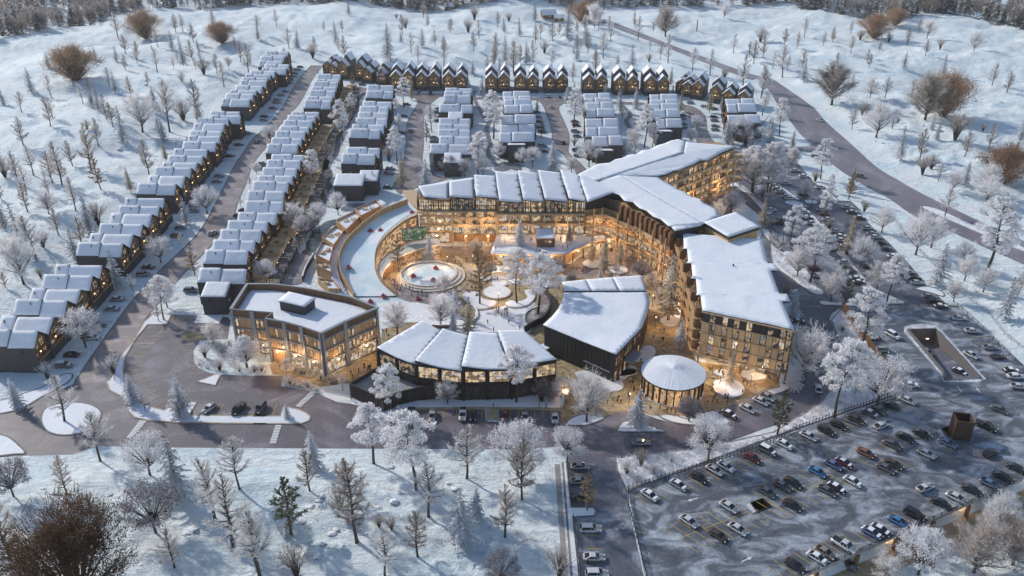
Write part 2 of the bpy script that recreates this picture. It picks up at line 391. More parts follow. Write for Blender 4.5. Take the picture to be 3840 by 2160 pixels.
# ---------------------------------------------------------------- ground
def build_ground():
    ny, nx = 430, 470
    ys = 70 * (1500 / 70) ** (np.arange(ny) / (ny - 1)); us = np.linspace(-.86, .86, nx)
    X = us[None, :] * (ys[:, None] + 45); Y = np.repeat(ys[:, None], nx, 1)
    Z = hgt(X, Y)
    v = np.stack([X, Y, Z], -1).reshape(-1, 3)
    idx = np.arange(ny * nx).reshape(ny, nx)
    f = np.stack([idx[:-1, :-1], idx[:-1, 1:], idx[1:, 1:], idx[1:, :-1]], -1).reshape(-1, 4)
    me = bpy.data.meshes.new('ground'); me.vertices.add(len(v)); me.vertices.foreach_set('co', v.ravel())
    me.loops.add(f.size); me.loops.foreach_set('vertex_index', f.ravel().astype(np.int32))
    me.polygons.add(len(f)); me.polygons.foreach_set('loop_start', np.arange(0, f.size, 4, dtype=np.int32))
    me.polygons.foreach_set('use_smooth', [True] * len(f))
    me.materials.append(M['ground']); me.update(); me.validate()
    struct(link('ground', me))
build_ground()
ZL = [0.02]
def sheet(name, P, m, z=None, t=None, holes=()):
    if z is None: ZL[0] += .006; z = ZL[0]
    b = MB(); b.prism(P, None if t is None else z - t, z, 0, holes=holes)
    return struct(b.build(name, m))
def smooth_line(P, n=6, closed=False):
    out = []; N = len(P)
    for i in range(N if closed else N - 1):
        p0, p1, p2, p3 = (P[(i-1) % N] if (closed or i) else P[0]), P[i], P[(i+1) % N], (P[(i+2) % N] if (closed or i + 2 < N) else P[-1])
        for k in range(n):
            t = k / n
            out.append(tuple(.5 * ((2*p1[j]) + (-p0[j]+p2[j])*t + (2*p0[j]-5*p1[j]+4*p2[j]-p3[j])*t*t + (-p0[j]+3*p1[j]-3*p2[j]+p3[j])*t**3) for j in range(2)))
    if not closed: out.append(tuple(P[-1][:2]))
    return out
def ribbon(name, Lp, Rp, m, z=None, n=5, kerb=True, kerbm='kerb'):
    A = smooth_line(Lp, n); B = smooth_line(Rp, n)
    if z is None: ZL[0] += .006; z = ZL[0]
    b = MB(); b.prism(A + B[::-1], None, z); o = struct(b.build(name, m))
    if kerb:
        k = MB()
        for P in (A, B): kerbline(k, P)
        struct(k.build('kerb', M[kerbm]))
    return o
def offs(P, d, closed=False):
    n = len(P); out = []
    for i in range(n):
        a = P[(i - 1) % n] if (closed or i) else P[i]; c = P[(i + 1) % n] if (closed or i < n - 1) else P[i]
        dx, dy = c[0] - a[0], c[1] - a[1]; l = math.hypot(dx, dy) or 1
        out.append((P[i][0] - dy / l * d, P[i][1] + dx / l * d))
    return out
def strip(b, P, w, z0, z1, mi=0, closed=False):
    A = offs(P, w / 2, closed); B = offs(P, -w / 2, closed); n = len(P)
    for i in range(n if closed else n - 1):
        j = (i + 1) % n
        a0, a1, b0, b1 = A[i], A[j], B[i], B[j]
        b.face([(*a0, z1), (*b0, z1), (*b1, z1), (*a1, z1)], mi)
        if z0 is not None:
            b.face([(*a0, z0), (*a0, z1), (*a1, z1), (*a1, z0)], mi); b.face([(*b0, z0), (*b1, z0), (*b1, z1), (*b0, z1)], mi)
def kerbline(b, P, closed=False): strip(b, P, .34, 0, .16, 0, closed)
def island(P, z=.15, kerb='kerb', m='snow', name='snow_island', n=4, lump=0.0):
    P = smooth_line(P, n, True) if n > 1 else P
    b = MB(); b.prism(P, -.02, z + lump, 0, 0); o = struct(b.build(name, M[m]))
    if kerb:
        k = MB(); strip(k, P, .45, 0, z + .03, 0, True); struct(k.build('kerb', M[kerb]))
    return o
def line_marks(name, segs, m='yellow', w=.16, z=None):
    b = MB()
    if z is None: z = .14
    for (p, q) in segs:
        strip(b, [p, q], w, None, z)
    return struct(b.build(name, M[m]))
rd = M['road']
# big asphalt areas
FRONT = PG("e 1090 1010 1160 940 1292 962 1480 972 1720 985 1740 1010 1720 1150 1510 1162 1460 1240 1465 1320 1500 1370 1590 1408 t 0 1205 300 1215 740 1212 700 1345 830 1360 1000 1390 1180 1440 "
   "j 520 172 600 205 690 217 780 235 765 275 712 310 712 335 760 352 880 350 1090 345 1095 265 1115 258 1655 255 1662 330 1675 345 1745 345 1752 330 1755 255 1907 258 "
   "k 200 262 390 270 395 362 440 372 560 372 650 350 720 300 790 275 880 272 960 285 1060 320 1180 355 1330 370 1480 330 1520 270 z 1170 925 1745 658 y 1290 1440 1500 1300 1560 1250 1640 1120 2000 900 "
   "l 520 60 540 120 470 190 330 290 250 330 0 415 k 1600 485 1280 545 1000 575 780 605 620 640 560 560 430 520 300 530 j 1907 545 i 1907 535 1200 530 700 520 520 580 180 590 0 600 -250 600 -200 340 0 300 150 265 280 190 450 110 530 74 e 590 1449 680 1300 900 1290")
sheet('service_road', FRONT, M['asphalt'])
ribbon('west_street', PG("i 530 76 e 580 1449 680 1300 800 1130 1000 860 1200 640 1400 450 1550 270 o 790 1449 880 1320 1000 1140 1160 990 1300 840 1400 700 1500 520 1600 360 1740 214"),
       PG("i 760 60 e 840 1440 900 1290 1000 1170 1090 1012 1200 875 1330 720 1450 590 1534 505 p 390 1160 540 965 640 830 700 640 800 420 890 170 o 1230 1160 1310 1005 1440 850 1590 680 1680 520 1760 370 1880 216"), rd)
EAST = PG("C -20 172 600 172 960 150 1050 180 980 230 830 225 770 330 830 392 990 585 1130 592 1270 792 1420 800 1560 930 h 760 180 880 320 1000 430 1160 600 1290 760 1430 885 1430 896 "
          "640 906 560 960 545 1000 600 1120 632 1190 600 1290 l 560 -40 530 100 470 190 200 250 -60 300 y 1290 1440 1500 1300 1640 1220 1725 1120 1700 1000 1640 700 1640 600 1540 480 1460 300 1400 190 1310 50 "
          "h 120 720 85 620 40 520 25 430 C 345 1250 400 1100 330 960 150 820 -60 660 -100 400")
sheet('east_parking_ground', EAST, M['upper_lot'])
ribbon('highway', PG("c 690 165 900 245 1170 345 1380 430 1600 512 1830 600 d 0 600 90 690 150 785 240 905 330 1020 430 1105 580 1250 700 1335 h 830 5 1000 95 1190 225 1450 335 1700 452 2013 590 2500 830"),
       PG("c 735 142 930 215 1180 315 1400 398 1650 490 1850 560 d 100 592 240 680 420 810 520 920 700 1080 900 1260 1080 1370 1220 1449 h 1400 130 1700 270 2013 410 2500 650"), M['highway'], kerb=False)
sheet('highway_junction', smooth_line(PG("c 1990 860 1810 1120 d 190 1110 400 1105 430 1060 560 1240 C 1240 380 1090 240 1000 185 700 172 100 172"), 1), M['highway'])
ribbon('residential_street', PG("q 1120 540 1210 590 1165 690 1100 800 1070 900 1065 1090 1045 1250 1010 1449 f 1060 -10 1110 60"),
       PG("q 1530 500 1370 620 1290 760 1275 900 1275 1150 1260 1300 1300 1390 b 1390 1330 1480 1345 f 1190 20"), rd)
ribbon('residential_street', PG("r 1285 435 1410 480 1480 620 1540 790 1555 980 1600 1050 1700 1130 1860 1360"), PG("r 1900 430 1640 520 1690 700 1745 830 1760 950 1750 1090 1870 1200 2000 1340"), rd)
ribbon('residential_street', PG("s 1310 565 1440 600 1470 690 1500 800 1560 960 1620 1040"), PG("s 1310 498 1480 520 1600 580 1665 660 1680 800 1740 930 1850 1015"), rd)
sheet('cross_street', PG("q 325 388 600 432 1160 500 1530 505 1530 540 1130 535 560 490 325 452"), rd)
sheet('cross_street', PG("r 580 405 1290 415 1660 418 1900 430 s 500 462 1310 495 1310 520 500 500 r 1600 450 580 440"), rd)
sheet('south_road', PG("k 430 500 560 552 640 600 780 603 795 680 858 830 870 950 965 1400 995 1550 530 1550 475 1028 625 1022 640 990 620 962 462 962 428 640 425 560"), M['upper_lot'])
# winding footpaths
def path(name, s, w, m='path'):
    P = smooth_line(PG(s), 6); ZL[0] += .006
    b = MB(); strip(b, P, w, None, ZL[0]); struct(b.build(name, M[m]))
path('footpath', "q 560 490 475 560 455 625 470 700 410 750 345 850 330 920 240 1010 218 1150 185 1270 80 1360 55 1449 p 1800 120 1785 200 1835 310 1790 400 1715 480 1770 620 1850 715", 2.6)
path('footpath', "p 1680 880 1600 970 1420 1110 1370 1220 1400 1320 1350 1420 f 230 640", 2.8)
path('footpath', "r 600 330 585 420 700 640 760 720 740 800 750 860 780 1000 765 1110 850 1230 1010 1310", 2.4)
path('footpath', "s 640 520 735 620 690 700 725 790", 2.6)
path('footpath', "g 1640 250 1680 160 1690 60", 2)
sheet('frozen_pond', smooth_line(PG("r 880 1240 960 1215 1150 1240 1175 1280 1150 1320 1040 1300"), 5, True), M['pondice'])
sheet('frozen_pond', smooth_line(PG("r 835 1280 870 1255 980 1290 985 1320 900 1330 840 1310"), 5, True), M['pondice'])
sheet('stream', smooth_line(PG("v 530 340 400 370 330 420 240 470 215 540 160 640 155 700 105 750 130 790 200 800 260 780 290 700 380 560 450 440 530 400"), 5, True), M['water'])
sheet('stream', smooth_line(PG("v 590 200 700 150 850 140 900 160 760 230 620 240"), 5, True), M['pondice'])
sheet('walkway_court', smooth_line(PG("v 40 760 250 810 150 930 120 1110 0 1150 -150 1130 -120 960 10 790"), 4, True), M['plaza_grey'])
# plazas
PLAZA = PG("t 560 1085 690 1010 1000 1000 1240 1250 1900 900 1960 640 2108 600 A 0 640 -60 500 v 1110 1000 1140 930 1380 840 1800 700 w 370 1030 1080 1000 990 1330 x 0 1150 380 1020 650 840 950 1060 1330 1230 "
           "B 440 330 490 560 540 830 560 1250 y 370 1040 1080 1150 1340 1180 1480 1230 1390 1360 1220 1400 z 1745 658 1170 925 1130 925 960 980 430 990 k 960 285 880 272 790 275 720 300 650 350 560 372 440 372 395 362 390 270 "
           "u 2490 1160 2480 1000 2400 850 2200 560 1750 300 800 240 450 700 t 1600 1300 1000 1380 830 1340 740 1212 600 1200")
sheet('plaza', PLAZA, M['plaza'], z=.045)
sheet('plaza_stone', smooth_line(PG("v 1110 1000 1100 1100 1240 1240 1400 1350 A 150 800 700 860 A 640 640 A 860 400 A 800 220 A 760 560 A 560 600 A 400 560 v 1500 1200 v 1350 1100"), 3, True), M['plaza_grey'], z=.052)
sheet('plaza_stone', smooth_line(PG("w 370 1040 520 1070 780 1110 1060 1090 1060 1000 380 1000"), 1), M['plaza_grey'], z=.056)
sheet('plaza_stone', smooth_line(PG("x 0 1170 160 1050 450 1000 760 980 960 1060 1000 1250 760 1400 400 1290 100 1330 -100 1300"), 3, True), M['plaza_grey'], z=.056)
sheet('snow_square', smooth_line(PG("A 900 920 1200 880 1320 840 1640 760 1800 800 1650 920 1640 1050 1740 1200 1640 1260 1230 1230 880 1260 850 1150 930 1040"), 3, True), M['snow'], z=.07)
sheet('snow_garden', smooth_line(PG("A -120 780 100 800 330 860 600 960 860 1080 860 1180 780 1290 500 1300 250 1200 90 1080 t 1960 560 1940 420 1890 330 f 905 880"), 2, True), M['snow_lump'], z=.075)
# raised snow islands with kerbs on the asphalt
I1 = PG("e 1090 1020 1000 1172 900 1292 860 1395 i 800 5 762 62 782 122 872 166 908 210 915 270 960 316 1060 338 1300 355 1907 362 j 0 362 340 362 398 340 408 310 385 288 330 262 235 240 212 245 193 308 0 308 "
        "i 1907 308 1355 300 1408 208 1300 203 1215 240 1175 266 1060 235 962 200 897 140 884 0 e 930 1400 942 1290 1030 1142 1115 1042 1258 1042 1292 972 1240 957 1160 962")
island(I1, .14, 'curb_tan', n=1)
island(PG("i 295 330 320 260 420 218 560 210 660 230 718 270 715 330 650 400 520 440 400 438 320 400"))
island(PG("i -200 470 -60 440 0 440 70 462 150 530 178 572 100 580 -200 600"))
island(PG("i -100 230 60 180 280 110 400 50 450 10 520 10 480 70 280 180 150 255 0 290 -150 310"), n=2)
island(PG("i 1408 60 1540 88 1575 14 1540 8 1470 40"), n=1, kerb='curb_tan')
island(PG("e 1372 1155 1400 1118 1480 1108 1545 1120 1530 1155 1420 1165"), n=3, kerb='curb_tan', m='plaza')
sheet('snow_bay', PG("e 1465 1030 1495 972 1685 972 1655 1035"), M['snow'], z=.12)
island(PG("j 712 325 730 300 800 270 880 255 1090 262 1085 340 980 350 760 350"), n=2)
island(PG("k 792 405 830 350 900 345 1000 370 1115 410 1100 420 830 420"), n=2)
island(PG("k 430 370 460 325 540 295 640 300 700 320 640 350 560 374"), n=2)
island(PG("k 1090 305 1200 300 1290 330 1400 295 1480 268 1600 350 1480 372 1330 372 1180 350"), n=2)
sheet('snow_verge', smooth_line(PG("u 650 1140 900 1085 1370 1085 1900 1065 2200 1010 2440 880 2500 1000 2490 1150 2300 1165 760 1165 690 1290 640 1300"), 2, True), M['snow'], z=.13)
sheet('tan_walk', PG("j 1090 262 1095 244 1350 238 1907 236 k 390 240 395 268 j 1907 262"), M['curb_tan'], z=.115)
sheet('tan_walk', PG("j 1668 255 1745 255 1745 335 1668 335"), M['curb_tan'], z=.121)
island(PG("k 428 640 462 962 620 962 640 990 625 1022 475 1028 528 1530 470 1530 400 640"), n=1)
island(PG("k 860 850 790 690 780 610 1000 582 1280 552 1600 492 1907 425 l 250 338 330 298 470 200 530 110 550 0 600 -50 h 620 1180 560 1010 640 915 l 850 -60 1030 140 k 1907 455 880 835"), n=1, m='snow_lump', name='planted_slope')
island(PG("y 1460 250 1560 320 1660 480 1650 500 1520 500 1440 330"), n=2)
island(PG("y 1725 1120 1640 1260 1500 1400 1330 1450 1220 1400 1390 1360 1350 1190 1480 1190 1500 1070 1640 1100"), n=1, m='snow')
island(PG("C -40 620 -20 520 80 600 180 640 290 760 400 850 480 900 500 940 420 960 340 880 250 780 90 650"), n=2)
island(PG("C 350 1130 450 1140 500 1200 640 1390 560 1380 440 1260"), n=2)
island(PG("h 95 310 200 480 300 500 380 640 440 720 500 800 480 818 400 800 250 690 150 620 110 560 100 450"), n=2, m='snow_lump')
island(PG("C 500 600 570 610 700 700 820 780 780 790 690 760 560 650"), n=2)
island(PG("C 640 800 740 790 860 830 900 900 1010 1000 1130 1150 1240 1290 1330 1400 1240 1400 1090 1160 970 1030 880 900 640 830"), n=1)
island(PG("C 870 790 1000 790 1030 830 900 830"), n=2)
island(PG("h 490 300 560 390 640 480 700 560 800 680 880 770 1110 870 1110 888 1000 892 740 905 500 895 465 880 480 862 640 880 800 870 840 830 700 640 600 500 470 300"), n=1, m='snow_lump')
island(PG("C 1000 590 1140 590 1180 700 1270 795 1230 790 1090 690"), n=2)
island(PG("h 1190 770 1300 755 1400 800 1400 830 1300 800"), n=2)
island(PG("C 320 540 340 510 430 520 460 560 420 575 340 570"), n=2)
sheet('snow_median', smooth_line(PG("h 1250 155 1350 175 1500 240 1700 330 2013 470 2013 490 1700 360 1480 265 1320 195"), 2, True), M['snow_lump'], z=.5, t=.5)
# crossings
def zebra(t, a, b, n, w, z=.145):
    """n bars between the side points a->b, each bar w long across"""
    A1, A2 = G(t, *a[0]), G(t, *a[1]); B1, B2 = G(t, *b[0]), G(t, *b[1]); m = MB()
    for i in range(n):
        f = (i + .5) / n; p = (A1[0] + (A2[0]-A1[0])*f, A1[1] + (A2[1]-A1[1])*f); q = (B1[0] + (B2[0]-B1[0])*f, B1[1] + (B2[1]-B1[1])*f)
        strip(m, [p, q], w, None, z)
    struct(m.build('crossing_marking', M['white_paint']))
zebra('i', ((1000, 338), (905, 462)), ((1052, 340), (945, 468)), 12, .45)
zebra('j', ((160, 370), (115, 505)), ((203, 372), (162, 505)), 12, .45)
zebra('j', ((410, 132), (300, 238)), ((452, 142), (338, 245)), 12, .4)
zebra('k', ((365, 380), (345, 445)), ((410, 382), (390, 445)), 6, .45)
zebra('y', ((1440, 165), (1625, 150)), ((1405, 195), (1600, 190)), 8, .5)
b_ = MB()
for i in range(78):
    f = i / 77; w_ = 95 - 10*f if i % 2 else 80; L_ = G('k', 342 + 62*f, 655 + 850*f); R_ = G('k', 382 + 62*f - (i % 3)*2, 655 + 850*f)
    strip(b_, [L_, R_], .42, None, .06)
struct(b_.build('stepped_path', M['concrete']))
# bay markings (yellow)
seg = []
def bays(t, a, b, n, d, out=seg):
    """n lines with starts spread from a to b, each reaching by d (all picture points, resolved on the ground)"""
    for i in range(n):
        f = i / max(1, n - 1); p = (a[0] + (b[0]-a[0])*f, a[1] + (b[1]-a[1])*f)
        dd_ = (d[0][0] + (d[1][0]-d[0][0])*f, d[0][1] + (d[1][1]-d[0][1])*f)
        out.append((G(t, *p), G(t, p[0] + dd_[0], p[1] + dd_[1])))
bays('e', (1155, 1078), (1020, 1218), 6, ((95, -2), (120, 0)))
bays('e', (1000, 1262), (960, 1449), 6, ((95, -8), (110, -26)))
bays('i', (960, 48), (1020, 110), 3, ((85, -22), (90, -26)))
bays('i', (1030, 165), (1110, 235), 3, ((95, -40), (90, -50)))
bays('e', (1360, 1200), (1440, 1418), 6, ((75, -6), (72, -34)))
bays('e', (1310, 1000), (1430, 1030), 5, ((10, -25), (16, -30)))
bays('i', (1435, 300), (1800, 305), 4, ((52, -85), (45, -85))); bays('j', (60, 300), (140, 302), 2, ((30, -85), (30, -85)))
bays('j', (1180, 318), (1905, 320), 9, ((3, -62), (0, -62))); bays('k', (20, 320), (310, 325), 6, ((8, -58), (4, -58)))
bays('k', (490, 725), (505, 915), 3, ((90, 0), (90, 0))); bays('k', (555, 1163), (580, 1449), 4, ((125, 0), (130, 0)))
line_marks('bay_marking', seg, 'yellow', .15, .125)
M['wallgrey'] = mat('dark_concrete', (.13,.12,.12), .85)
# ---------------------------------------------------------------- parking deck (lower right)
HOLE1 = PG("h 1138 1108 1150 1085 1340 1085 1500 1260 1655 1430 1680 1449 l 1600 60 1545 30 1500 30 1330 30 1300 -10 h 1380 1370")
HOLE1 = PG("h 1138 1090 1345 1085 1500 1255 l 1590 42 1345 52 h 1400 1400")
HOLE2 = PG("k 1742 930 1830 898 1898 958 1790 996")
HOLE3 = PG("l 1315 400 1380 375 1420 440 1370 452")
b_ = MB(); b_.prism(DECK, -.7, .1, 1, 0, holes=(HOLE1, HOLE2, HOLE3))
struct(b_.build('parking_deck', [M['lot'], M['concrete']]))
b_ = MB(); b_.prism(offs(DECK, .6, True) if False else PG("k 900 880 l 1060 160 h 900 1000 1480 940 2200 1600 l 1940 800 1850 850 430 1500 k 1060 1560"), -4.45, -4.2, 0)
struct(b_.build('lower_parking_floor', M['concrete']))
ax, ay = DECK_A; bx, by = DECK_B; dln = math.hypot(bx-ax, by-ay); ux, uy = (bx-ax)/dln, (by-ay)/dln; nx_, ny_ = uy, -ux
# lower floor strip outside the deck edge and its columns
b_ = MB(); b_.prism([(ax-ux*20, ay-uy*20), (ax-ux*20+nx_*4.6, ay-uy*20+ny_*4.6), (bx+ux*6+nx_*4.6, by+uy*6+ny_*4.6), (bx+ux*6, by+uy*6)], -4.4, -4.12)
struct(b_.build('lower_parking_apron', M['curb_tan']))
seg2 = []
for i in range(22):
    d = -10 + i * 6.4; p = (ax+ux*d, ay+uy*d); seg2.append(((p[0]-nx_*4, p[1]-ny_*4), (p[0]+nx_*4.2, p[1]+ny_*4.2)))
line_marks('lower_bay_marking', seg2, 'yellow', .15, -4.08)
for i in range(9):
    d = 2 + i * 11.5; p = (ax+ux*d, ay+uy*d); t = MB(); t.box(p[0]-.35, p[1]-.35, -4.2, p[0]+.35, p[1]+.35, -.7); 
    o = t.build('deck_column', M['timber_dk']); tag(o, 'brown square column under the edge of the parking deck', 'column', 'columns under the parking deck edge', 'K1')
    if i % 2 == 0:
        lt = bpy.data.lights.new('deck_lamp', 'POINT'); lt.energy = 160; lt.color = (1, .62, .3); lt.shadow_soft_size = .3
        tl = thing('ceiling_lamp', 'small warm lamp under the parking deck edge', 'lamp', (p[0]-nx_*1.5, p[1]-ny_*1.5, -1.1), 0, 'lamps under the parking deck', 'K2')
        t = MB(); t.box(-.3,-.08,.2,.3,.08,.3); t.build('lamp_body', M['lamp'], tl); lo = link('lamp_light', lt, tl)
def railing(name, P, label, cat, mat_, h=1.1, step=2.0, z=0.0, rails=(.45, .8, 1.05), pw=.08, group=None, zone=None, closed=False, zs=None):
    root = thing(name, label, cat, (P[0][0], P[0][1], z), 0, group, zone); x0, y0 = P[0]
    rl = MB(); ps = MB(); n = len(P); k = 0
    for i in range(n if closed else n - 1):
        a, c = P[i], P[(i+1) % n]; l = math.hypot(c[0]-a[0], c[1]-a[1]); m = max(1, int(round(l / step)))
        za = zs[i] - z if zs else 0; zc = zs[(i+1) % n] - z if zs else 0
        for q in rails: rl.beam((a[0]-x0, a[1]-y0, q+za), (c[0]-x0, c[1]-y0, q+zc), pw*.8, pw*1.2)
        for j in range(m + (1 if (i == n-2 and not closed) else 0)):
            f = j / m; px, py = a[0]-x0+(c[0]-a[0])*f, a[1]-y0+(c[1]-a[1])*f; zz = za+(zc-za)*f
            ps.box(px-pw, py-pw, zz, px+pw, py+pw, zz+h); k += 1
    rl.build('rail', mat_, root); o = ps.build('post', mat_, root)
    if k > 100: o['kind'] = 'stuff'
    return root
railing('railing', PG("k 872 832 1300 700 1700 570 1907 500 l 250 415 600 290 1030 150"), 'long dark picket fence between the parking deck and the planted slope', 'fence', M['black'], 1.5, 1.1, .1, (.4, 1.1), .07)
railing('railing', PG("k 868 842 870 950 900 1060 960 1300 1020 1530"), 'dark fence along the left edge of the parking deck', 'fence', M['black'], 1.2, 1.6, .1)
railing('railing', [(ax-ux*10, ay-uy*10), (bx, by)], 'low dark parapet rail along the bottom edge of the parking deck', 'railing', M['black'], .9, 2.4, .1, (.35, .85))
railing('railing', PG("h 930 899 1430 897 1510 896 1700 1070 1900 1270 2080 1440"), 'dark rail along the right edge of the parking lot', 'railing', M['black'], .8, 3, .1, (.3, .75))
railing('railing', PG("h 1040 260 1110 370 1200 470 1340 610 1440 700 1560 830 1740 960 1860 1120 2080 1290"), 'thin grey wire fence in the snow right of the parking lots', 'fence', M['steel'], 1.3, 3, 0, (.5, .9, 1.25), .05)
railing('railing', PG("k 430 640 462 962"), 'thin black rail beside the small car park at the bottom', 'railing', M['black'], .8, 2, .1)
railing('railing', PG("k 475 1028 520 1530"), 'thin black rail beside the lower small car park at the bottom', 'railing', M['black'], .8, 2, .1)
# tall timber screen fence
def screen_fence():
    P = PG("h 632 930 700 1010 770 1110 850 1230 950 1370 1045 1449"); root = thing('timber_fence', 'tall rust brown timber screen fence between snowy trees and the parking lot', 'fence', (P[0][0], P[0][1], 0))
    x0, y0 = P[0]; b = MB(); c = MB(); rnd = random.Random(4)
    for i in range(len(P)-1):
        a, d = P[i], P[i+1]; l = math.hypot(d[0]-a[0], d[1]-a[1]); n = max(1, int(l/.5))
        for j in range(n):
            f = j/n; x, y = a[0]-x0+(d[0]-a[0])*f, a[1]-y0+(d[1]-a[1])*f
            b.box(x-.11, y-.11, 0, x+.11, y+.11, 2.6+rnd.random()*.9)
        c.beam((a[0]-x0, a[1]-y0, 2.2), (d[0]-x0, d[1]-y0, 2.2), .12, .2); c.beam((a[0]-x0, a[1]-y0, .6), (d[0]-x0, d[1]-y0, .6), .12, .2)
    o = b.build('board', M['timber_dk'], root); o['kind'] = 'stuff'; c.build('rail', M['timber_dk'], root)
screen_fence()
# ramp opening with retaining walls
def ramp():
    root = thing('ramp_well', 'sunken car ramp with dark retaining walls cut into the parking lot', 'ramp', (*HOLE1[0], 0))
    x0, y0 = HOLE1[0]; w = MB()
    P = [(p[0]-x0, p[1]-y0) for p in HOLE1]
    Q = offs(P, -.0, True)
    s_ = MB()
    for i in range(len(P)):
        a, c = P[i], P[(i+1) % len(P)]
        if i == 3: continue                                   # open end, level with the lot
        m_ = MB(); strip(w, [a, c], .4, -4.3, .75); 
    w.build('retaining_wall', M['wallgrey'], root)
    # floor slopes from the bottom end (level) down to the top end
    f = MB(); f.face([(*P[0], -4.1), (*P[1], -4.1), (*P[2], -2.3), (*P[3], .08), (*P[4], .08), (*P[5], -1.8)]); f.build('ramp_floor', M['upper_lot'], root)
    lt = bpy.data.lights.new('ramp_light', 'POINT'); lt.energy = 70; lt.color = (1, .75, .5); lo = link('ramp_light', lt, root); lo.location = ((P[0][0]+P[1][0])/2, P[0][1]-4, -.6)
    l2 = MB(); l2.box(-.4,-.1,0,.4,.1,.1); o = l2.build('lamp_tube', M['lamp'], root); o.location = ((P[0][0]+P[1][0])/2, P[0][1]-4, -.4)
ramp()
sheet('snow_rim', PG("h 1105 1100 1110 1060 1150 1045 1250 1035 1352 1052 1400 1095 1545 1256 l 1635 42 1580 62 1480 66 1333 60 h 1388 1425"), M['drive'], z=.116, holes=(PG("h 1132 1094 1132 1078 1352 1075 1508 1252 l 1602 44 1336 56 h 1390 1404"),))
def stairbox():
    a = vb = G('l', 1385, 430); root = thing('stair_tower', 'open-topped rust brown stair tower standing on the parking deck', 'tower', (*G('l', 1440, 445), .1), R(-12))
    w = MB(); W_, D_, H_, t = 4.3, 4.3, 5.6, .25
    w.box(-2.1,-2.1,0,2.1,-2.1+t,H_); w.box(-2.1,2.1-t,0,2.1,2.1,H_); w.box(-2.1,-2.1+t,0,-2.1+t,2.1-t,H_-.001); w.box(2.1-t,-2.1+t,0,2.1,2.1-t,H_-.001)
    w.build('wall', M['rust'], root); f = MB(); f.box(-1.8,-1.8,.1,1.8,1.8,.2); f.build('floor', M['black'], root)
    d = MB(); d.box(-2.16,-.6,0,-2.1,.6,2.1); d.build('door', M['black'], root)
stairbox()
def well(P, label):
    root = thing('stair_well', label, 'stairwell', (*P[0], 0)); x0, y0 = P[0]; Q = [(p[0]-x0, p[1]-y0) for p in P]; b = MB()
    strip(b, Q, .2, -4.2, .25, 0, True); b.build('well_wall', M['black'], root); f = MB(); f.prism(Q, -4.2, -3.9); f.build('well_floor', M['black'], root)
well(HOLE2, 'square dark stairwell opening in the middle of the parking deck')
well(HOLE3, 'narrow dark stairwell beside the rust brown stair tower')
zebra('k', ((1745, 925), (1790, 992)), ((1712, 945), (1760, 1000)), 7, .25, .115)
zebra('l', ((1310, 402), (1345, 458)), ((1283, 412), (1318, 470)), 6, .25, .115)
# deck bay lines
seg3 = []
dl = G('k', 1245, 1035), G('k', 1370, 1110); an = math.atan2(dl[1][1]-dl[0][1], dl[1][0]-dl[0][0]); DANG = R(-48.4)
dx_, dy_ = math.cos(DANG)*5.2, math.sin(DANG)*5.2
def baysD(t, a, b, n, sgn=1):
    A, B = G(t, *a), G(t, *b)
    for i in range(n):
        f = i / max(1, n-1); p = (A[0]+(B[0]-A[0])*f, A[1]+(B[1]-A[1])*f)
        seg3.append((p, (p[0]+dx_*sgn, p[1]+dy_*sgn)))
baysD('k', (890, 860), (1880, 530), 17); baysD('l', (0, 510), (1010, 170), 16)
baysD('k', (1225, 1183), (1907, 935), 12, -1); baysD('k', (1225, 1183), (1907, 935), 12); seg3.append((G('k', 1222, 1186), G('k', 1735, 988)))
baysD('l', (100, 937), (545, 742), 8, -1); baysD('l', (100, 937), (545, 742), 8); seg3.append((G('l', 100, 937), G('l', 545, 742)))
baysD('l', (640, 575), (1180, 365), 9); baysD('l', (750, 690), (1240, 500), 8)
baysD('l', (-20, 1400), (1700, 690), 29)
bays('h', (1560, 1080), (1800, 1345), 6, ((110, 4), (120, 6)), seg3); bays('h', (860, 1180), (1060, 1410), 5, ((95, 4), (100, 5)), seg3)
line_marks('deck_bay_marking', seg3, 'yellow', .13, .106)
def arrow(t, a, b, z=.108):
    A, B = Vector((*G(t, *a), z)), Vector((*G(t, *b), z)); d = (B-A).normalized(); n = Vector((-d.y, d.x, 0)); m = MB()
    c = A + (B-A)*.62
    m.face([A-n*.12, c-n*.12, c+n*.12, A+n*.12]); m.face([c-n*.42, B, c+n*.42]); struct(m.build('arrow_marking', M['white_paint']))
arrow('k', (1368, 893), (1292, 915)); arrow('k', (1680, 1350), (1755, 1315)); arrow('l', (1428, 95), (1465, 138)); arrow('l', (1598, 143), (1565, 105))
bays('C', (620, 445), (640, 600), 2, ((80, 0), (80, 0)), [])
seg4 = []
bays('C', (1290, 870), (1530, 1110), 6, ((110, 8), (110, 8)), seg4); bays('h', (700, 190), (1400, 880), 17, ((-90, -3), (-105, -3)), seg4)
bays('h', (370, 150), (840, 730), 13, ((-90, -3), (-110, -3)), seg4); bays('h', (470, 150), (860, 580), 11, ((80, 3), (90, 3)), seg4)
line_marks('upper_bay_marking', seg4, 'yellow', .13, .118)
# driveways of the terraced houses: paved mats
def mats(t, pts, w, d):
    b = MB()
    for q in pts:
        x, y = G(t, *q); b.box(x-w/2, y-d/2, .0, x+w/2, y+d/2, .09)
    struct(b.build('driveway', M['drive']))
mats('m', [(830, 1225), (920, 1095), (1245, 700), (1150, 830), (1400, 525), (1520, 395), (1820, 120), (1900, 20)], 6.2, 3.4)
mats('o', [(730, 1340), (715, 1395), (790, 1250), (850, 1190), (905, 1105), (960, 1050), (1160, 880), (1180, 850), (1220, 790), (1270, 740), (1320, 680), (1330, 640), (1380, 585), (1430, 540), (1470, 435), (1560, 345)], 6.2, 3.6)
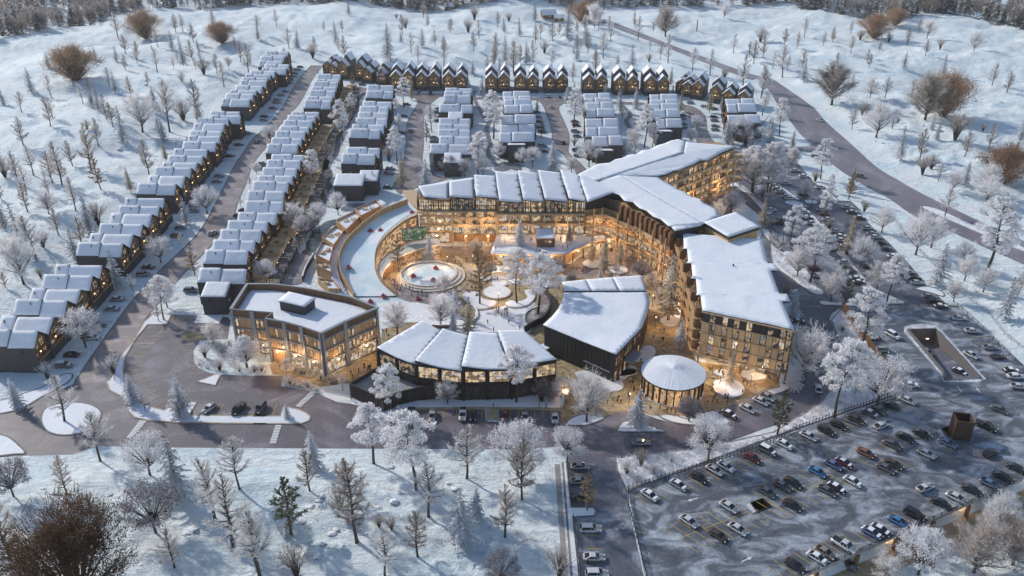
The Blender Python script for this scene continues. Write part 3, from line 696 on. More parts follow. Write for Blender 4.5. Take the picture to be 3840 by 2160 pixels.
# ---------------------------------------------------------------- snow roofs
def snow_slab(pts, th=.35, cell=2.0, amp=.1, seed=0, inset=0.0):
    """mesh of a snow cover over a (possibly folded) roof outline given as 3D points; softened rim, low lumps"""
    bm = bmesh.new(); vs = [bm.verts.new(p) for p in pts]
    tri = tessellate_polygon([[Vector((p[0], p[1], 0)) for p in pts]])
    for t in tri:
        try: bm.faces.new([vs[i] for i in t])
        except ValueError: pass
    for _ in range(5):
        es = [e for e in bm.edges if e.calc_length() > cell]
        if not es: break
        bmesh.ops.subdivide_edges(bm, edges=es, cuts=1, use_grid_fill=False)
        bmesh.ops.triangulate(bm, faces=bm.faces[:])
    bmesh.ops.recalc_face_normals(bm, faces=bm.faces[:])
    if sum(f.normal.z for f in bm.faces) < 0: bmesh.ops.reverse_faces(bm, faces=bm.faces[:])
    rim = [v for v in bm.verts if v.is_boundary]; rs = set(rim)
    base = {v: v.co.copy() for v in bm.verts}
    for v in bm.verts:
        n = noise.noise(Vector((v.co.x*.22+seed, v.co.y*.22, seed))) + .5*noise.noise(Vector((v.co.x*.7, v.co.y*.7+seed, 3)))
        if v in rs:
            v.co.z += th*.62 + .05*n
            w = noise.noise(Vector((v.co.x*1.1+seed, v.co.y*1.1, 9)))*.07; v.co.x += w; v.co.y += w
        else: v.co.z += th + amp*n
    be = [e for e in bm.edges if e.is_boundary]
    r = bmesh.ops.extrude_edge_only(bm, edges=be)
    for e in r['geom']:
        if isinstance(e, bmesh.types.BMVert):
            e.co.z -= th*.62
    me = bpy.data.meshes.new('snow'); 
    bmesh.ops.recalc_face_normals(bm, faces=bm.faces[:])
    bm.to_mesh(me); bm.free(); me.materials.append(M['snow'])
    me.polygons.foreach_set("use_smooth", [True]*len(me.polygons)); me.update()
    return me
def roof_part(name, pts, parent, th=.35, slab=.35, cell=2.2, amp=.1, seed=0, edge='clad2', loc=None):
    """dark roof slab with its snow cover as child. pts: 3D outline"""
    b = MB(); b.prism([(p[0], p[1]) for p in pts], [p[2]-slab for p in pts], [p[2] for p in pts])
    o = b.build(name, M[edge], parent)
    s = link('snow_cover', snow_slab([(p[0], p[1], p[2]+.003) for p in pts], th, cell, amp, seed), o)
    return o
# ---------------------------------------------------------------- windows
WC = {}
def window(parent, x, y, z, ang, w, h, nx=2, ny=1, fr='black', gl='glass', fw=.09, name='window'):
    """window whose lower middle sits at (x,y,z); ang is the direction of its width; outward is to the right of that"""
    key = (round(w, 1), round(h, 1), nx, ny, fr, gl, fw)
    if key not in WC:
        b = MB(); W2 = key[0]/2; hh = key[1]
        b.face([(-W2, -.02, 0), (W2, -.02, 0), (W2, -.02, hh), (-W2, -.02, hh)], 1)
        for a, c in ((-W2, -W2+fw), (W2-fw, W2)): b.box(a, -.09, 0, c, .02, hh, 0)
        b.box(-W2+fw, -.088, 0, W2-fw, .02, fw, 0); b.box(-W2+fw, -.088, hh-fw, W2-fw, .02, hh, 0)
        for i in range(1, nx): q = -W2 + key[0]*i/nx; b.box(q-fw*.4, -.075, fw, q+fw*.4, .01, hh-fw, 0)
        for i in range(1, ny): q = hh*i/ny; b.box(-W2+fw, -.07, q-fw*.35, W2-fw, .01, q+fw*.35, 0)
        WC[key] = b.mesh('window', [M[fr], M[gl]])
    o = link(name, WC[key], parent); o.location = (x, y, z); o.rotation_euler = (0, 0, ang); return o
# ---------------------------------------------------------------- town houses (gable faces local +X, 7.6 wide along Y, 15 deep)
def gable(y0, y1, ze, zr): return [(y0, ze), ((y0+y1)/2, zr), (y1, ze)]
def house_proto(front=7.0, dz=.8, sh=.5, ze=7.7, zr=11.0, lit='glass_house', deck=False, rear_len=8.0, both=False, seed=0, wins=0, clad='clad', rear_up=0):
    root = link('town_house', None); Wd = 7.6; r_ = .9
    w = MB()
    def body(x0, x1, y0, y1, ze, zr):
        k = w.vs([(x0,y0,0),(x1,y0,0),(x1,y1,0),(x0,y1,0),(x0,y0,ze),(x1,y0,ze),(x1,y1,ze),(x0,y1,ze),(x0,(y0+y1)/2,zr),(x1,(y0+y1)/2,zr)])
        for q in ((0,1,5,4),(2,3,7,6),(1,2,6,9,5),(3,0,4,8,7)): w.f.append(tuple(k+i for i in q)); w.m.append(0)
    body(-front-.2, -r_, .02, Wd-.02, ze, zr)
    body(-front-rear_len, -front, .02+sh, Wd-.02, ze+dz, zr+dz+rear_up)
    # side fins and eaves frame round the recessed gable
    w.box(-r_, .02, 0, 0, .34, ze); w.box(-r_, Wd-.34, 0, 0, Wd-.02, ze)
    w.box(-r_, .34, 0, -.25, Wd-.34, 2.7)
    w.build('wall', M[clad], root)
    t = MB(); x = -r_+.02
    t.face([(x,.34,2.7),(x,Wd-.34,2.7),(x,Wd-.34,ze+.25),(x,Wd/2,zr-.25),(x,.34,ze+.25)])
    t.box(x, .34, 5.55, -.2, Wd-.34, 5.75); t.box(-.3, .34, 2.7, -.2, Wd-.34, 3.45)   # upper floor edge and balcony front
    t.build('facade', M['timber_house'], root)
    A = R(90)
    if wins == 0:
        window(root, x-.0, 2.6, 6.1, A, 1.4, 2.2, 2, 2, 'black', lit); window(root, x, 5.1, 6.0, A, 2.2, 2.6, 2, 1, 'black', lit)
        window(root, x, 2.2, 3.5, A, 1.6, 1.7, 2, 1, 'black', lit); window(root, x, 5.3, 3.5, A, 2.6, 1.9, 3, 1, 'black', lit)
    else:
        window(root, x, Wd/2, 6.0, A, 2.8, 2.6, 3, 2, 'black', lit); window(root, x, 2.0, 3.6, A, 1.4, 1.5, 2, 2, 'white_paint', lit); window(root, x, 5.2, 3.55, A, 2.4, 1.8, 3, 1, 'black', lit)
    g = MB(); g.box(-.25, 1.2, .05, -.19, Wd-1.2, 2.3)
    for i in range(4): g.box(-.2, 1.2, .5+i*.5, -.17, Wd-1.2, .54+i*.5)
    g.build('garage_door', M['clad2'], root)
    lm = MB(); lm.box(-.10, -.12, 0, .1, .12, .4); o = lm.build('wall_lamp', M['lamp_dim'], root); o.location = (x+.1, 3.6 if wins == 0 else 3.5, 4.7)
    rb = MB(); ov = .3
    def slopes(x0, x1, y0, y1, ze, zr, nm, sd):
        ym = (y0+y1)/2; k = (zr-ze)/(ym-y0); e = ov
        b = MB()
        for s_, ya in ((1, y0-.0), (-1, y1+.0)):
            P = [(x0, ym, zr), (x1, ym, zr), (x1, ya, ze), (x0, ya, ze)]
            b.face([(p[0], p[1], p[2]-.02) for p in P]); b.face([(p[0], p[1], p[2]+.22) for p in reversed(P)])
            for i in range(4):
                a, c = P[i], P[(i+1) % 4]; b.face([(a[0],a[1],a[2]-.02),(c[0],c[1],c[2]-.02),(c[0],c[1],c[2]+.22),(a[0],a[1],a[2]+.22)])
        o = b.build(nm, M['clad2'], root)
        pts = [(x0+.06, y0+.05), (x1-.1, y0+.05), (x1-.1, y1-.05), (x0+.06, y1-.05)]
        bm = bmesh.new(); nxx, nyy = max(4, int((x1-x0)/.9)), 10; rows = []
        for i in range(nxx+1):
            row = []
            for j in range(nyy+1):
                X = pts[0][0]+(pts[1][0]-pts[0][0])*i/nxx; Y = pts[0][1]+(pts[2][1]-pts[0][1])*j/nyy
                z = zr - abs(Y-ym)*k + .22; edge = i in (0, nxx) or j in (0, nyy)
                n = noise.noise(Vector((X*.5+sd*7, Y*.5, sd)))
                z += (.08 if edge else .2 + .07*n) ; 
                if j in (0, nyy): Y += n*.06
                row.append(bm.verts.new((X, Y, z)))
            rows.append(row)
        for i in range(nxx):
            for j in range(nyy): bm.faces.new((rows[i][j], rows[i+1][j], rows[i+1][j+1], rows[i][j+1]))
        be = [q for q in bm.edges if q.is_boundary]; rr = bmesh.ops.extrude_edge_only(bm, edges=be)
        for q in rr['geom']:
            if isinstance(q, bmesh.types.BMVert): q.co.z -= .13
        me = bpy.data.meshes.new('snow'); bmesh.ops.recalc_face_normals(bm, faces=bm.faces[:]); bm.to_mesh(me); bm.free()
        me.materials.append(M['snow']); me.polygons.foreach_set("use_smooth", [True]*len(me.polygons)); link('snow_cover', me, o)
    slopes(-front, .12, 0, Wd, ze, zr, 'roof', seed)
    slopes(-front-rear_len, -front, sh, Wd, ze+dz, zr+dz+rear_up, 'rear_roof', seed+.5)
    vp = MB(); vp.tube((-front-3, 2.6, ze), (-front-3, 2.6, ze+3.6), .16, .16, 8, 0, True); vp.build('vent_pipe', M['black'], root)
    sw = window(root, -3.5, 0.0, 6.2, 0, .8, .8, 1, 1, 'black', 'carglass', name='side_window')
    if deck:
        d = MB(); d.box(0, .1, 2.8, 6.2, Wd-.1, 3.05); d.box(6.2, 0.1, 2.8, 6.4, Wd-.1, 4.0); d.box(0,.1,3.05,6.2,.25,4.1); 
        d.build('deck', M['timber_lt'], root)
        hb = MB(); hb.tube((2.6, 2.4, 3.05), (2.6, 2.4, 3.7), .9, .9, 12, 0, True); hb.build('hot_tub', M['timber_dk'], root)
        c = MB()
        for s_ in range(2): c.box(6.6, .2+s_*3.8, 2.5, 10.8, 3.4+s_*3.8, 2.7); 
        for s_ in range(3): c.beam((10.7, .3+s_*3.4, 0), (10.7, .3+s_*3.4, 2.5), .2, .2); c.beam((6.8, .3+s_*3.4, 0), (6.8, .3+s_*3.4, 2.5), .2, .2)
        c.build('carport', M['clad2'], root)
        cl = MB(); cl.box(6.5, 1, 2.30, 6.6, 6.6, 2.42); cl.build('carport_lamp', M['lampsoft'], root)
    return root
def box_house_proto(seed=0):
    root = link('annex_house', None); w = MB(); w.box(-8, .02, 0, 0, 5.98, 6.7); w.box(-8, 2, 6.7, 0, 5.98, 7.2); w.build('wall', M['clad2'], root)
    P = [(-8.15, -.15, 6.75), (.15, -.15, 6.75), (.15, 6.1, 8.6), (-8.15, 6.1, 8.6)]
    g = MB(); g.face([(0,2,7.2),(0,5.98,7.2),(0,5.98,8.3)]); g.face([(-8,2,7.2),(-8,5.98,8.3),(-8,5.98,7.2)]); g.box(-8,5.7,7.2,0,5.98,8.3); g.build('upper_wall', M['clad2'], root)
    roof_part('roof', P, root, .3, .2, 1.3, .06, seed)
    window(root, -5.5, 0, 5.2, 0, .8, .7, 1, 1, 'black', 'carglass', name='side_window')
    window(root, .0, 3, 3.4, R(90), 1.4, 1.6, 2, 1, 'black', 'glass_dim')
    return root
HP = dict(
 A=house_proto(7.6, .4, .25, wins=0, seed=1, rear_len=8), B=house_proto(10.8, .35, .5, wins=1, seed=2, rear_len=4.5),
 TA=house_proto(6.5, 2.6, 0.0, 8.0, 11.8, 'glass_house', rear_len=9.5, wins=1, seed=3, clad='clad'), TB=house_proto(6.5, 2.6, 1.6, 8.0, 11.8, 'glass_house', rear_len=9.5, wins=0, seed=4),
 RA=house_proto(8.0, .25, .2, deck=True, wins=0, lit='glass_house', seed=5, rear_len=7), RB=house_proto(5.5, .4, .4, deck=True, wins=1, lit='glass_house', seed=6, rear_len=9.5),
 SA=house_proto(8.0, .4, .3, wins=1, lit='glass_house', seed=7, rear_len=7), SB=house_proto(5.5, .4, .4, wins=0, lit='glass_house', seed=8, rear_len=9.5),
 X=box_house_proto(9))
used_h = set()
HD = dict(A='dark house with lit timber gable', B='dark house with long snowy roof',
 TA='town house with steep snowy gable', TB='town house with stepped snowy gable',
 RA='house with timber deck and carports', RB='house with split roof and deck',
 SA='dark house with snowy roof', SB='dark house with stepped snowy roof', X='small charcoal box house')
def house(kind, x, y, wd=7.6, dep=15, rz=0.0, zone='', grp='', z=0.0, sz=1.0):
    p = HP[kind]
    if kind in used_h: o = dup(p)
    else: o = p; used_h.add(kind)
    o.location = (x, y, z); o.rotation_euler = (0, 0, rz)
    sz *= random.Random(int(x*7+y*3)).uniform(.95, 1.04)
    if kind == 'X': o.scale = (dep/8, wd/6, sz)
    else: o.scale = (dep/15, wd/7.6, sz)
    tag(o, HD[kind], 'house', grp, zone)
    return o
# left street, facing east
LY = [(203,-134.4,7.6),(210.8,-134.4,7.4),(221,-134.4,7.6),(228.8,-134.5,7.4),(238.6,-134.6,7.6),(246.4,-134.8,7.4),(262.4,-134.4,7.6),(270,-134.4,7.6),(280,-134.5,7.6),(287.8,-134.5,7.6),(298.2,-135.2,7.6),(306,-136,7.6),
 (321.5,-137,7.8),(329.5,-136.5,8),(340.4,-137,7.8),(348.3,-137.5,8),(358.1,-138,8),(366.3,-138.5,8),(378,-138.2,8.2),(386.5,-139,8),(395,-141,8.5),(404.5,-142.5,8.6),(414.9,-143,8),(421,-138.8,7.6),(428,-141.5,9),
 (454,-143.5,8.6),(463,-144,8.6),(473.4,-145,8.5),(482.2,-144,8.6),(492.3,-144,8.8),(501,-145.5,8.6),(509.7,-146,8),(517.5,-145.5,8.2),(528,-141,8.5),(537,-141.5,8.5),(547,-148,8.6),(556,-149,8.6),(565,-150,8.8),(574,-150.5,8.8)]
for i, (y, x, w) in enumerate(LY):
    g_ = (LY[i+1][0]-y) if i+1 < len(LY) else w
    if g_ < 11.5: w = g_+.05
    house('AB'[i % 2], x, y, w, 15, 0, 'L', 'terraced houses along the west side of the street')
for i, y in enumerate([253.6, 262.3, 271, 279.6, 288.4, 298.5]): house(('RA','RB')[i % 2], -89.8 + (1.2 if i > 3 else 0), y+3.6, 8.4, 14.8, 0, 'R', 'deck houses east of the street')
for i in range(6): house(('RA','RB')[i % 2], -91.2 - i*.35, 314.3+i*8.95, 8.8, 14.8, 0, 'R', 'deck houses east of the street')
for i, y in enumerate([374.3, 383.2, 392.3, 401.2, 410.4, 419.3, 428.5]): house(('RA','RB')[i % 2], -99.2-.2*i, y, 8.9, 14.5, 0, 'R', 'deck houses east of the street')
for i, y in enumerate([448.4, 458, 470, 479.5, 489, 498.5, 508]): house(('RB','RA')[i % 2], -98-.9*i, y, 9.3, 14.5, 0, 'R', 'deck houses east of the street')
house('SA', -86.6, 243.5, 8.8, 15.5, 0, 'S0', 'houses south of the deck rows', 0, .93); house('X', -91.2, 237, 6.6, 7.6, 0, 'S0')
G3 = 'small house blocks between the streets'
for k, x, y, w, d, zn in [('X',-63,335.2,9,12,'M3'),('X',-57.8,342,8,8,'M3'),('SA',-61,358,8.8,15,'M3'),('SB',-60.3,367.5,9,15.5,'M3'),('SB',-64,395.6,8.8,15,'M3'),('SA',-63.3,404.6,9.4,16,'M3'),('SB',-63.2,415,9.8,16,'M3'),('SA',-64.3,426,10.4,15.6,'M3'),('SB',-65.5,438,9.4,15.5,'M3'),('SA',-65.2,448.8,9.4,15.8,'M3'),('SB',-67.2,471.5,8.6,15.4,'M3'),('SA',-68,481,8.6,15.4,'M3'),
 ('X',-23.2,365.2,8,7.6,'M4'),('SA',-20,373,9.5,18,'M4'),('SA',-19.8,386.5,8.8,15,'M4'),('SB',-20.2,396,8.8,16,'M4'),('SA',-20.8,405.4,8.8,16,'M4'),('SB',-21,414.8,9.2,16,'M4'),('X',-26,436,6,7.6,'M4'),('SB',-21,441.5,9.6,18,'M4'),('SA',-22.8,459,8.6,15,'M4'),('SB',-23,468,8.8,15,'M4'),('SA',-22.6,477,8.8,15.6,'M4')]:
    house(k, x, y, w, d, 0, zn, G3)
for k, x, y, w, d, zn in [('X',-1.8,384.6,8,8,'M5'),('SB',-6.2,391,9,17,'M5'),('SA',-6,405.4,9,17.5,'M5'),('X',-.8,414,6,8,'M5'),('SB',-5.2,420.5,9.6,17.5,'M5'),('SA',-4,441,9,15,'M5'),('SB',-4.4,450.5,9,15,'M5'),('SA',-4.8,460,9,15.4,'M5'),('SB',-5.2,469.4,9,15.4,'M5'),
 ('X',39.6,378,7.6,7.6,'M6'),('SA',38,385.4,9.4,14.5,'M6'),('SB',36,399.5,9.4,16.5,'M6'),('X',42,410,6.4,7.6,'M6'),('SA',37,415.5,9.6,17,'M6'),('SB',39,434.6,9.2,15,'M6'),('SA',39.4,444.4,9.2,15,'M6'),('SB',39.6,454,9.2,15,'M6'),('SA',39.8,463.8,9.2,15,'M6'),
 ('X',72,407,8.4,7.6,'M7'),('SB',72.8,414.2,9.4,13,'M7'),('SA',72.4,432.2,9.2,15.4,'M7'),('SB',73.6,442,9.4,15.6,'M7'),('SA',75,452,9.4,15.6,'M7'),('SB',76.4,462,9.4,15.6,'M7'),
 ('X',114,417.6,8,8,'M8'),('SA',110.6,422,9.6,16.5,'M8'),('SB',114.4,441,9.4,15.6,'M8'),('SA',116,451,9.4,15.6,'M8')]:
    # these gables face west
    house(k, x, y + w, w, d, math.pi, zn, G3)
# north rows, gables towards the camera
GT_ = 'gabled town houses in the north row'
for x, y in [(-75.3,520),(-59.4,519),(-42.7,518),(-16.4,514),(1.3,514),(19.1,514),(43,512),(61.6,509),(79.6,507)]:
    house('TA', x, y, 7.5, 16, -R(90), 'T', GT_); house('TB', x+7.6, y, 7.5, 16, -R(90), 'T', GT_)
for i, (x, y) in enumerate([(-124.5,560),(-120,553),(-112.6,548.5),(-101,544),(-95.5,538.5),(-86,534)]): house(('TB','TA')[i % 2], x, y, 7.3, 13, -R(90)-R(14), 'T', GT_, 0, (.8, .8, 1, 1, .85, .85)[i])
for i, (x, y) in enumerate([(99.5,513),(101.5,506),(106.5,500),(115.5,491.5),(121,484.5),(129,481)]): house(('TB','TA')[i % 2], x, y, 7.3, 13, -R(90)-R(24), 'T', GT_, 0, (.8, .8, 1, 1, .85, .8)[i])
# ---------------------------------------------------------------- large buildings
def wseg(p0, p1):
    dx, dy = p1[0]-p0[0], p1[1]-p0[1]; l = math.hypot(dx, dy); return dx/l, dy/l, l, math.atan2(dy, dx)
def wpt(p0, p1, s, out=0.0):
    dx, dy, l, a = wseg(p0, p1); return p0[0]+dx*s+dy*out, p0[1]+dy*s-dx*out
def wall_box(b, p0, p1, s0, s1, z0, z1, o0, o1, mi=0):
    """box on a wall: along s0..s1, up z0..z1, from o0 to o1 outward"""
    P = [wpt(p0,p1,s0,o0), wpt(p0,p1,s1,o0), wpt(p0,p1,s1,o1), wpt(p0,p1,s0,o1)]
    k = b.vs([(*q, z0) for q in P] + [(*q, z1) for q in P])
    for q in ((0,1,2,3),(7,6,5,4),(0,4,5,1),(1,5,6,2),(2,6,7,3),(3,7,4,0)):
        b.f.append(tuple(k+i for i in q)); b.m.append(mi)
def win_on(parent, p0, p1, s, z, w, h, nx=2, ny=1, fr='black', gl='glass', out=.0, fw=.09):
    x, y = wpt(p0, p1, s, out); return window(parent, x, y, z, wseg(p0, p1)[3], w, h, nx, ny, fr, gl, fw)
def lamp_pt(parent, x, y, z, e_, col=(1, .62, .30), r=.25, name='lamp_light'):
    l = bpy.data.lights.new(name, 'POINT'); l.energy = e_*1.35; l.color = col; l.shadow_soft_size = r
    o = link(name, l, parent); o.location = (x, y, z); return o
rnd = random.Random(11)
# ---- office building with curved timber front (left of centre)
def office():
    zp = 14.6
    P = PG("t 65 385 330 410 590 430 500 505 740 545 960 605 1205 690 1500 545 1915 370 1600 240 1000 120 600 70 270 70", zp)
    root = thing('office_building', 'three storey timber office building with curved parapet roof and grey frame', 'building', (*P[6], 0))
    X0, Y0 = P[6]; P = [(p[0]-X0, p[1]-Y0) for p in P]
    inner = offs(P, .0, True)
    C0 = (sum(p[0] for p in P)/len(P), sum(p[1] for p in P)/len(P))
    ins = lambda f: [(C0[0]+(p[0]-C0[0])*f, C0[1]+(p[1]-C0[1])*f) for p in P]
    Q = ins(.975)
    b = MB(); b.prism(Q, 4.6, 12.2); b.build('wall', M['timber_lt'], root)
    b = MB(); b.prism(ins(.955), 0, 4.6); b.build('ground_floor_wall', M['timber_dk'], root)
    # parapet: grey coping, rust inner face
    b = MB(); n = len(P); I = ins(.952)
    for i in range(n):
        j = (i+1) % n
        b.face([(*P[i], zp), (*P[j], zp), (*I[j], zp), (*I[i], zp)], 0)
        b.face([(*P[i], zp-.35), (*P[j], zp-.35), (*P[j], zp), (*P[i], zp)], 0)
        b.face([(*I[j], 12.3), (*I[i], 12.3), (*I[i], zp), (*I[j], zp)], 1)
        b.face([(*Q[i], 12.2), (*Q[j], 12.2), (*Q[j], zp-.35), (*Q[i], zp-.35)], 1)
        b.face([(*P[j], zp-.35), (*P[i], zp-.35), (*Q[i], zp-.35), (*Q[j], zp-.35)], 0)
    b.build('parapet', [M['steel'], M['timber_dk']], root)
    s = link('snow_cover', snow_slab([(*q, 12.3) for q in ins(.948)], .4, 2.2, .1, 3), root)
    # penthouse box
    A = PG("t 665 295 995 370 1135 265 800 185", 15.6); A = [(p[0]-X0, p[1]-Y0) for p in A]; c = (sum(p[0] for p in A)/4, sum(p[1] for p in A)/4)
    b = MB(); b.prism([(c[0]+(p[0]-c[0])*.92, c[1]+(p[1]-c[1])*.92) for p in A], 12.3, 15.5); b.build('plant_room', M['clad2'], root)
    roof_part('plant_room_roof', [(*p, 15.7) for p in A], root, .3, .2, 1.5, .05, 2)
    fr = MB(); posts = MB(); bt = MB()
    segs = [(0, 1), (1, 2), (3, 4), (4, 5), (5, 6), (6, 7), (7, 8)]
    for a, c_ in segs:
        p0, p1 = P[a], P[c_]; q0, q1 = Q[a], Q[c_]; l = wseg(q0, q1)[2]
        nb = 2 if l > 13 else 1
        bl = l/nb
        for z in (4.7, 8.35, 12.0): wall_box(fr, q0, q1, 0, l, z-.18, z+.18, .02, .42)
        for k in range(nb+1):
            wall_box(posts, q0, q1, min(max(k*bl-.3, 0), l-.6), min(max(k*bl-.3, 0), l-.6)+.6, 0, zp-.36, .0, .55)
        for k in range(nb):
            for q in range(int(bl/.55)):
                if rnd.random() < .7: wall_box(bt, q0, q1, k*bl+.2+q*.55, k*bl+.28+q*.55, 4.9, 8.15, .02, .16); wall_box(bt, q0, q1, k*bl+.2+q*.55, k*bl+.28+q*.55, 8.55, 11.8, .02, .16)
            for fl, z in enumerate((5.2, 8.85)):
                m_ = max(3, int((bl-1.2)/1.25)); lit = [q for q in range(m_) if rnd.random() < .55]
                for q in lit: win_on(root, q0, q1, k*bl+.6+(q+.5)*(bl-1.2)/m_, z, .95, 2.7, 1, 1, 'black', 'glass', .03, .1)
            gn = max(3, int(bl/1.7))
            if a == 3: continue
            win_on(root, ins(.955)[a], ins(.955)[c_], k*bl*.98+bl/2*.98, .3, bl-1.5, 4.0, gn, 2, 'black', 'glass', .03, .12)
    o = bt.build('timber_batten', M['timber'], root); o['kind'] = 'stuff'
    fr.build('floor_band', M['steel'], root); posts.build('column', M['steel'], root)
    e = MB(); a, c_ = P[3], P[4]; wall_box(e, a, c_, 1.2, wseg(a, c_)[2]-1, 0.02, 4.5, -.25, -.12); e.build('entrance', M['timber'], root)
    for (a, c_) in ((4, 5), (5, 6), (6, 7), (7, 8), (3, 4)):
        m = wpt(P[a], P[c_], wseg(P[a], P[c_])[2]/2, 2.0); lm = MB(); lm.box(-.25,-.25,0,.25,.25,.12); o = lm.build('soffit_lamp', M['lampsoft'], root); o.location = (*wpt(P[a], P[c_], wseg(P[a], P[c_])[2]/2, .7), 4.4)
        lamp_pt(root, *m, 4.2, 420)
office()
# ---- glazed hall with four fanned snow roofs (bottom centre) and its dark yard wall
def hall():
    fe = [("400 490", 10.6, "825 680", 9.7), ("825 635", 10.9, "1350 755", 9.8), ("1350 700", 10.9, "1895 735", 10.2), ("1895 688", 10.9, "2415 622", 10.4)]
    be = [("905 193", 13.2, "1125 305", 12.2), ("1140 280", 13.2, "1430 362", 12.2), ("1440 315", 13.2, "1755 338", 12.2), ("1755 300", 13.0, "2050 300", 11.6)]
    F0 = [(PG("u " + a, z)[0], z, PG("u " + c, z2)[0], z2) for a, z, c, z2 in fe]; B0 = [(PG("u " + a, z)[0], z, PG("u " + c, z2)[0], z2) for a, z, c, z2 in be]
    o0 = F0[1][0]; root = thing('glazed_hall', 'dark glazed hall with four fanned snowy roofs behind the front parking bays', 'building', (*o0, 0))
    rel = lambda p: (p[0]-o0[0], p[1]-o0[1])
    W_ = PG("u 1100 1060 1375 1080 1640 1080 1900 1060 2210 985 2400 860"); Wr = [rel(p) for p in W_]
    fr = [rel(f[0]) for f in F0] + [rel(F0[3][2])]; fr[1:4] = [rel(F0[1][0]), rel(F0[2][0]), rel(F0[3][0])]
    br = [rel(B0[0][0]), rel(B0[1][0]), rel(B0[2][0]), rel(B0[3][0]), rel(B0[3][2])]
    far_r = rel(PG("u 2400 615", 10.4)[0])
    foot = fr + [br[4], br[3], br[2], br[1], br[0]]
    fx = [(p[0]*.99, p[1]+.35) for p in fr]
    b = MB(); b.prism(fx + [(p[0], p[1]-.4) for p in (br[4], br[3], br[2], br[1], br[0])], 0, 9.6)
    b.build('wall', M['darkbrown'], root)
    for i in range(4):
        f, bb = F0[i], B0[i]
        a, c, d, e_ = (*rel(f[0]), f[1]), (*rel(f[2]), f[3]), (*rel(bb[2]), bb[3]), (*rel(bb[0]), bb[1])
        if i == 3: pts = [a, ((a[0]+c[0])/2, (a[1]+c[1])/2-.5, (a[2]+c[2])/2), c, d, e_]
        else: pts = [a, ((a[0]+c[0])/2, (a[1]+c[1])/2-.6, (a[2]+c[2])/2-.05), c, d, e_]
        roof_part('roof', pts, root, .26, .4, 1.8, .05, i*3+1, 'black')
    cl = MB(); band = MB()
    for i in range(4):
        p0, p1 = fr[i], fr[i+1]; l = wseg(p0, p1)[2]
        for s in (0, l/2): wall_box(cl, p0, p1, s, s+.7, 0, 10, -.3, .5)
        wall_box(band, p0, p1, 0, l, 4.6, 5.6, -.2, .25); wall_box(band, p0, p1, 0, l, 9.3, 9.9, -.2, .2)
        for h_ in range(2):
            win_on(root, p0, p1, l*(.25+.5*h_)+.35, 5.65, l/2-.9, 3.6, 3, 2, 'black', 'glass' if i != 0 else 'glass_dim', .0, .13)
        bd = MB(); rr = random.Random(i)
        for k in range(int(l/1.1)):
            s = .7+k*1.1
            if s+1.0 > l: break
            wall_box(bd, p0, p1, s, s+1.02, .1, 4.6, -.2, .02+rr.random()*.16)
        bd.build('board_panel', M['darkbrown'], root)
    p0, p1 = fr[4], br[4]; l = wseg(p0, p1)[2]
    for h_ in range(3): win_on(root, p0, p1, l*(.17+.33*h_), 5.4, l/3-.8, 3.6, 3, 2, 'black', 'glass', .3, .13)
    p0, p1 = br[0], fr[0]; l = wseg(p0, p1)[2]
    cl.build('column', M['black'], root); band.build('band', M['black'], root)
    # low dark yard wall with a lower grey deck
    Y = PG("u 410 700 95 895", 4.3) + PG("u 465 1225") ; Y2 = PG("u 660 1130 880 1080 1100 1060")
    O = [PG("u 430 700", 4.3)[0], PG("u 95 890", 4.3)[0], PG("u 460 1060", 4.3)[0]] + Y2; O = [rel(p) for p in O]
    yw = MB()
    for i in range(len(O)-1):
        strip(yw, [O[i], O[i+1]], .3, 0, 4.3); 
        l = wseg(O[i], O[i+1])[2]
        for k in range(int(l/.6)): wall_box(yw, O[i], O[i+1], k*.6, k*.6+.1, .1, 4.1, .15, .24)
    yw.build('yard_wall', M['darkbrown'], root)
    yd = MB(); yd.prism(O + [(0, 1)], .2, 3.2); yd.build('yard_roof', M['concrete'], root)
hall()
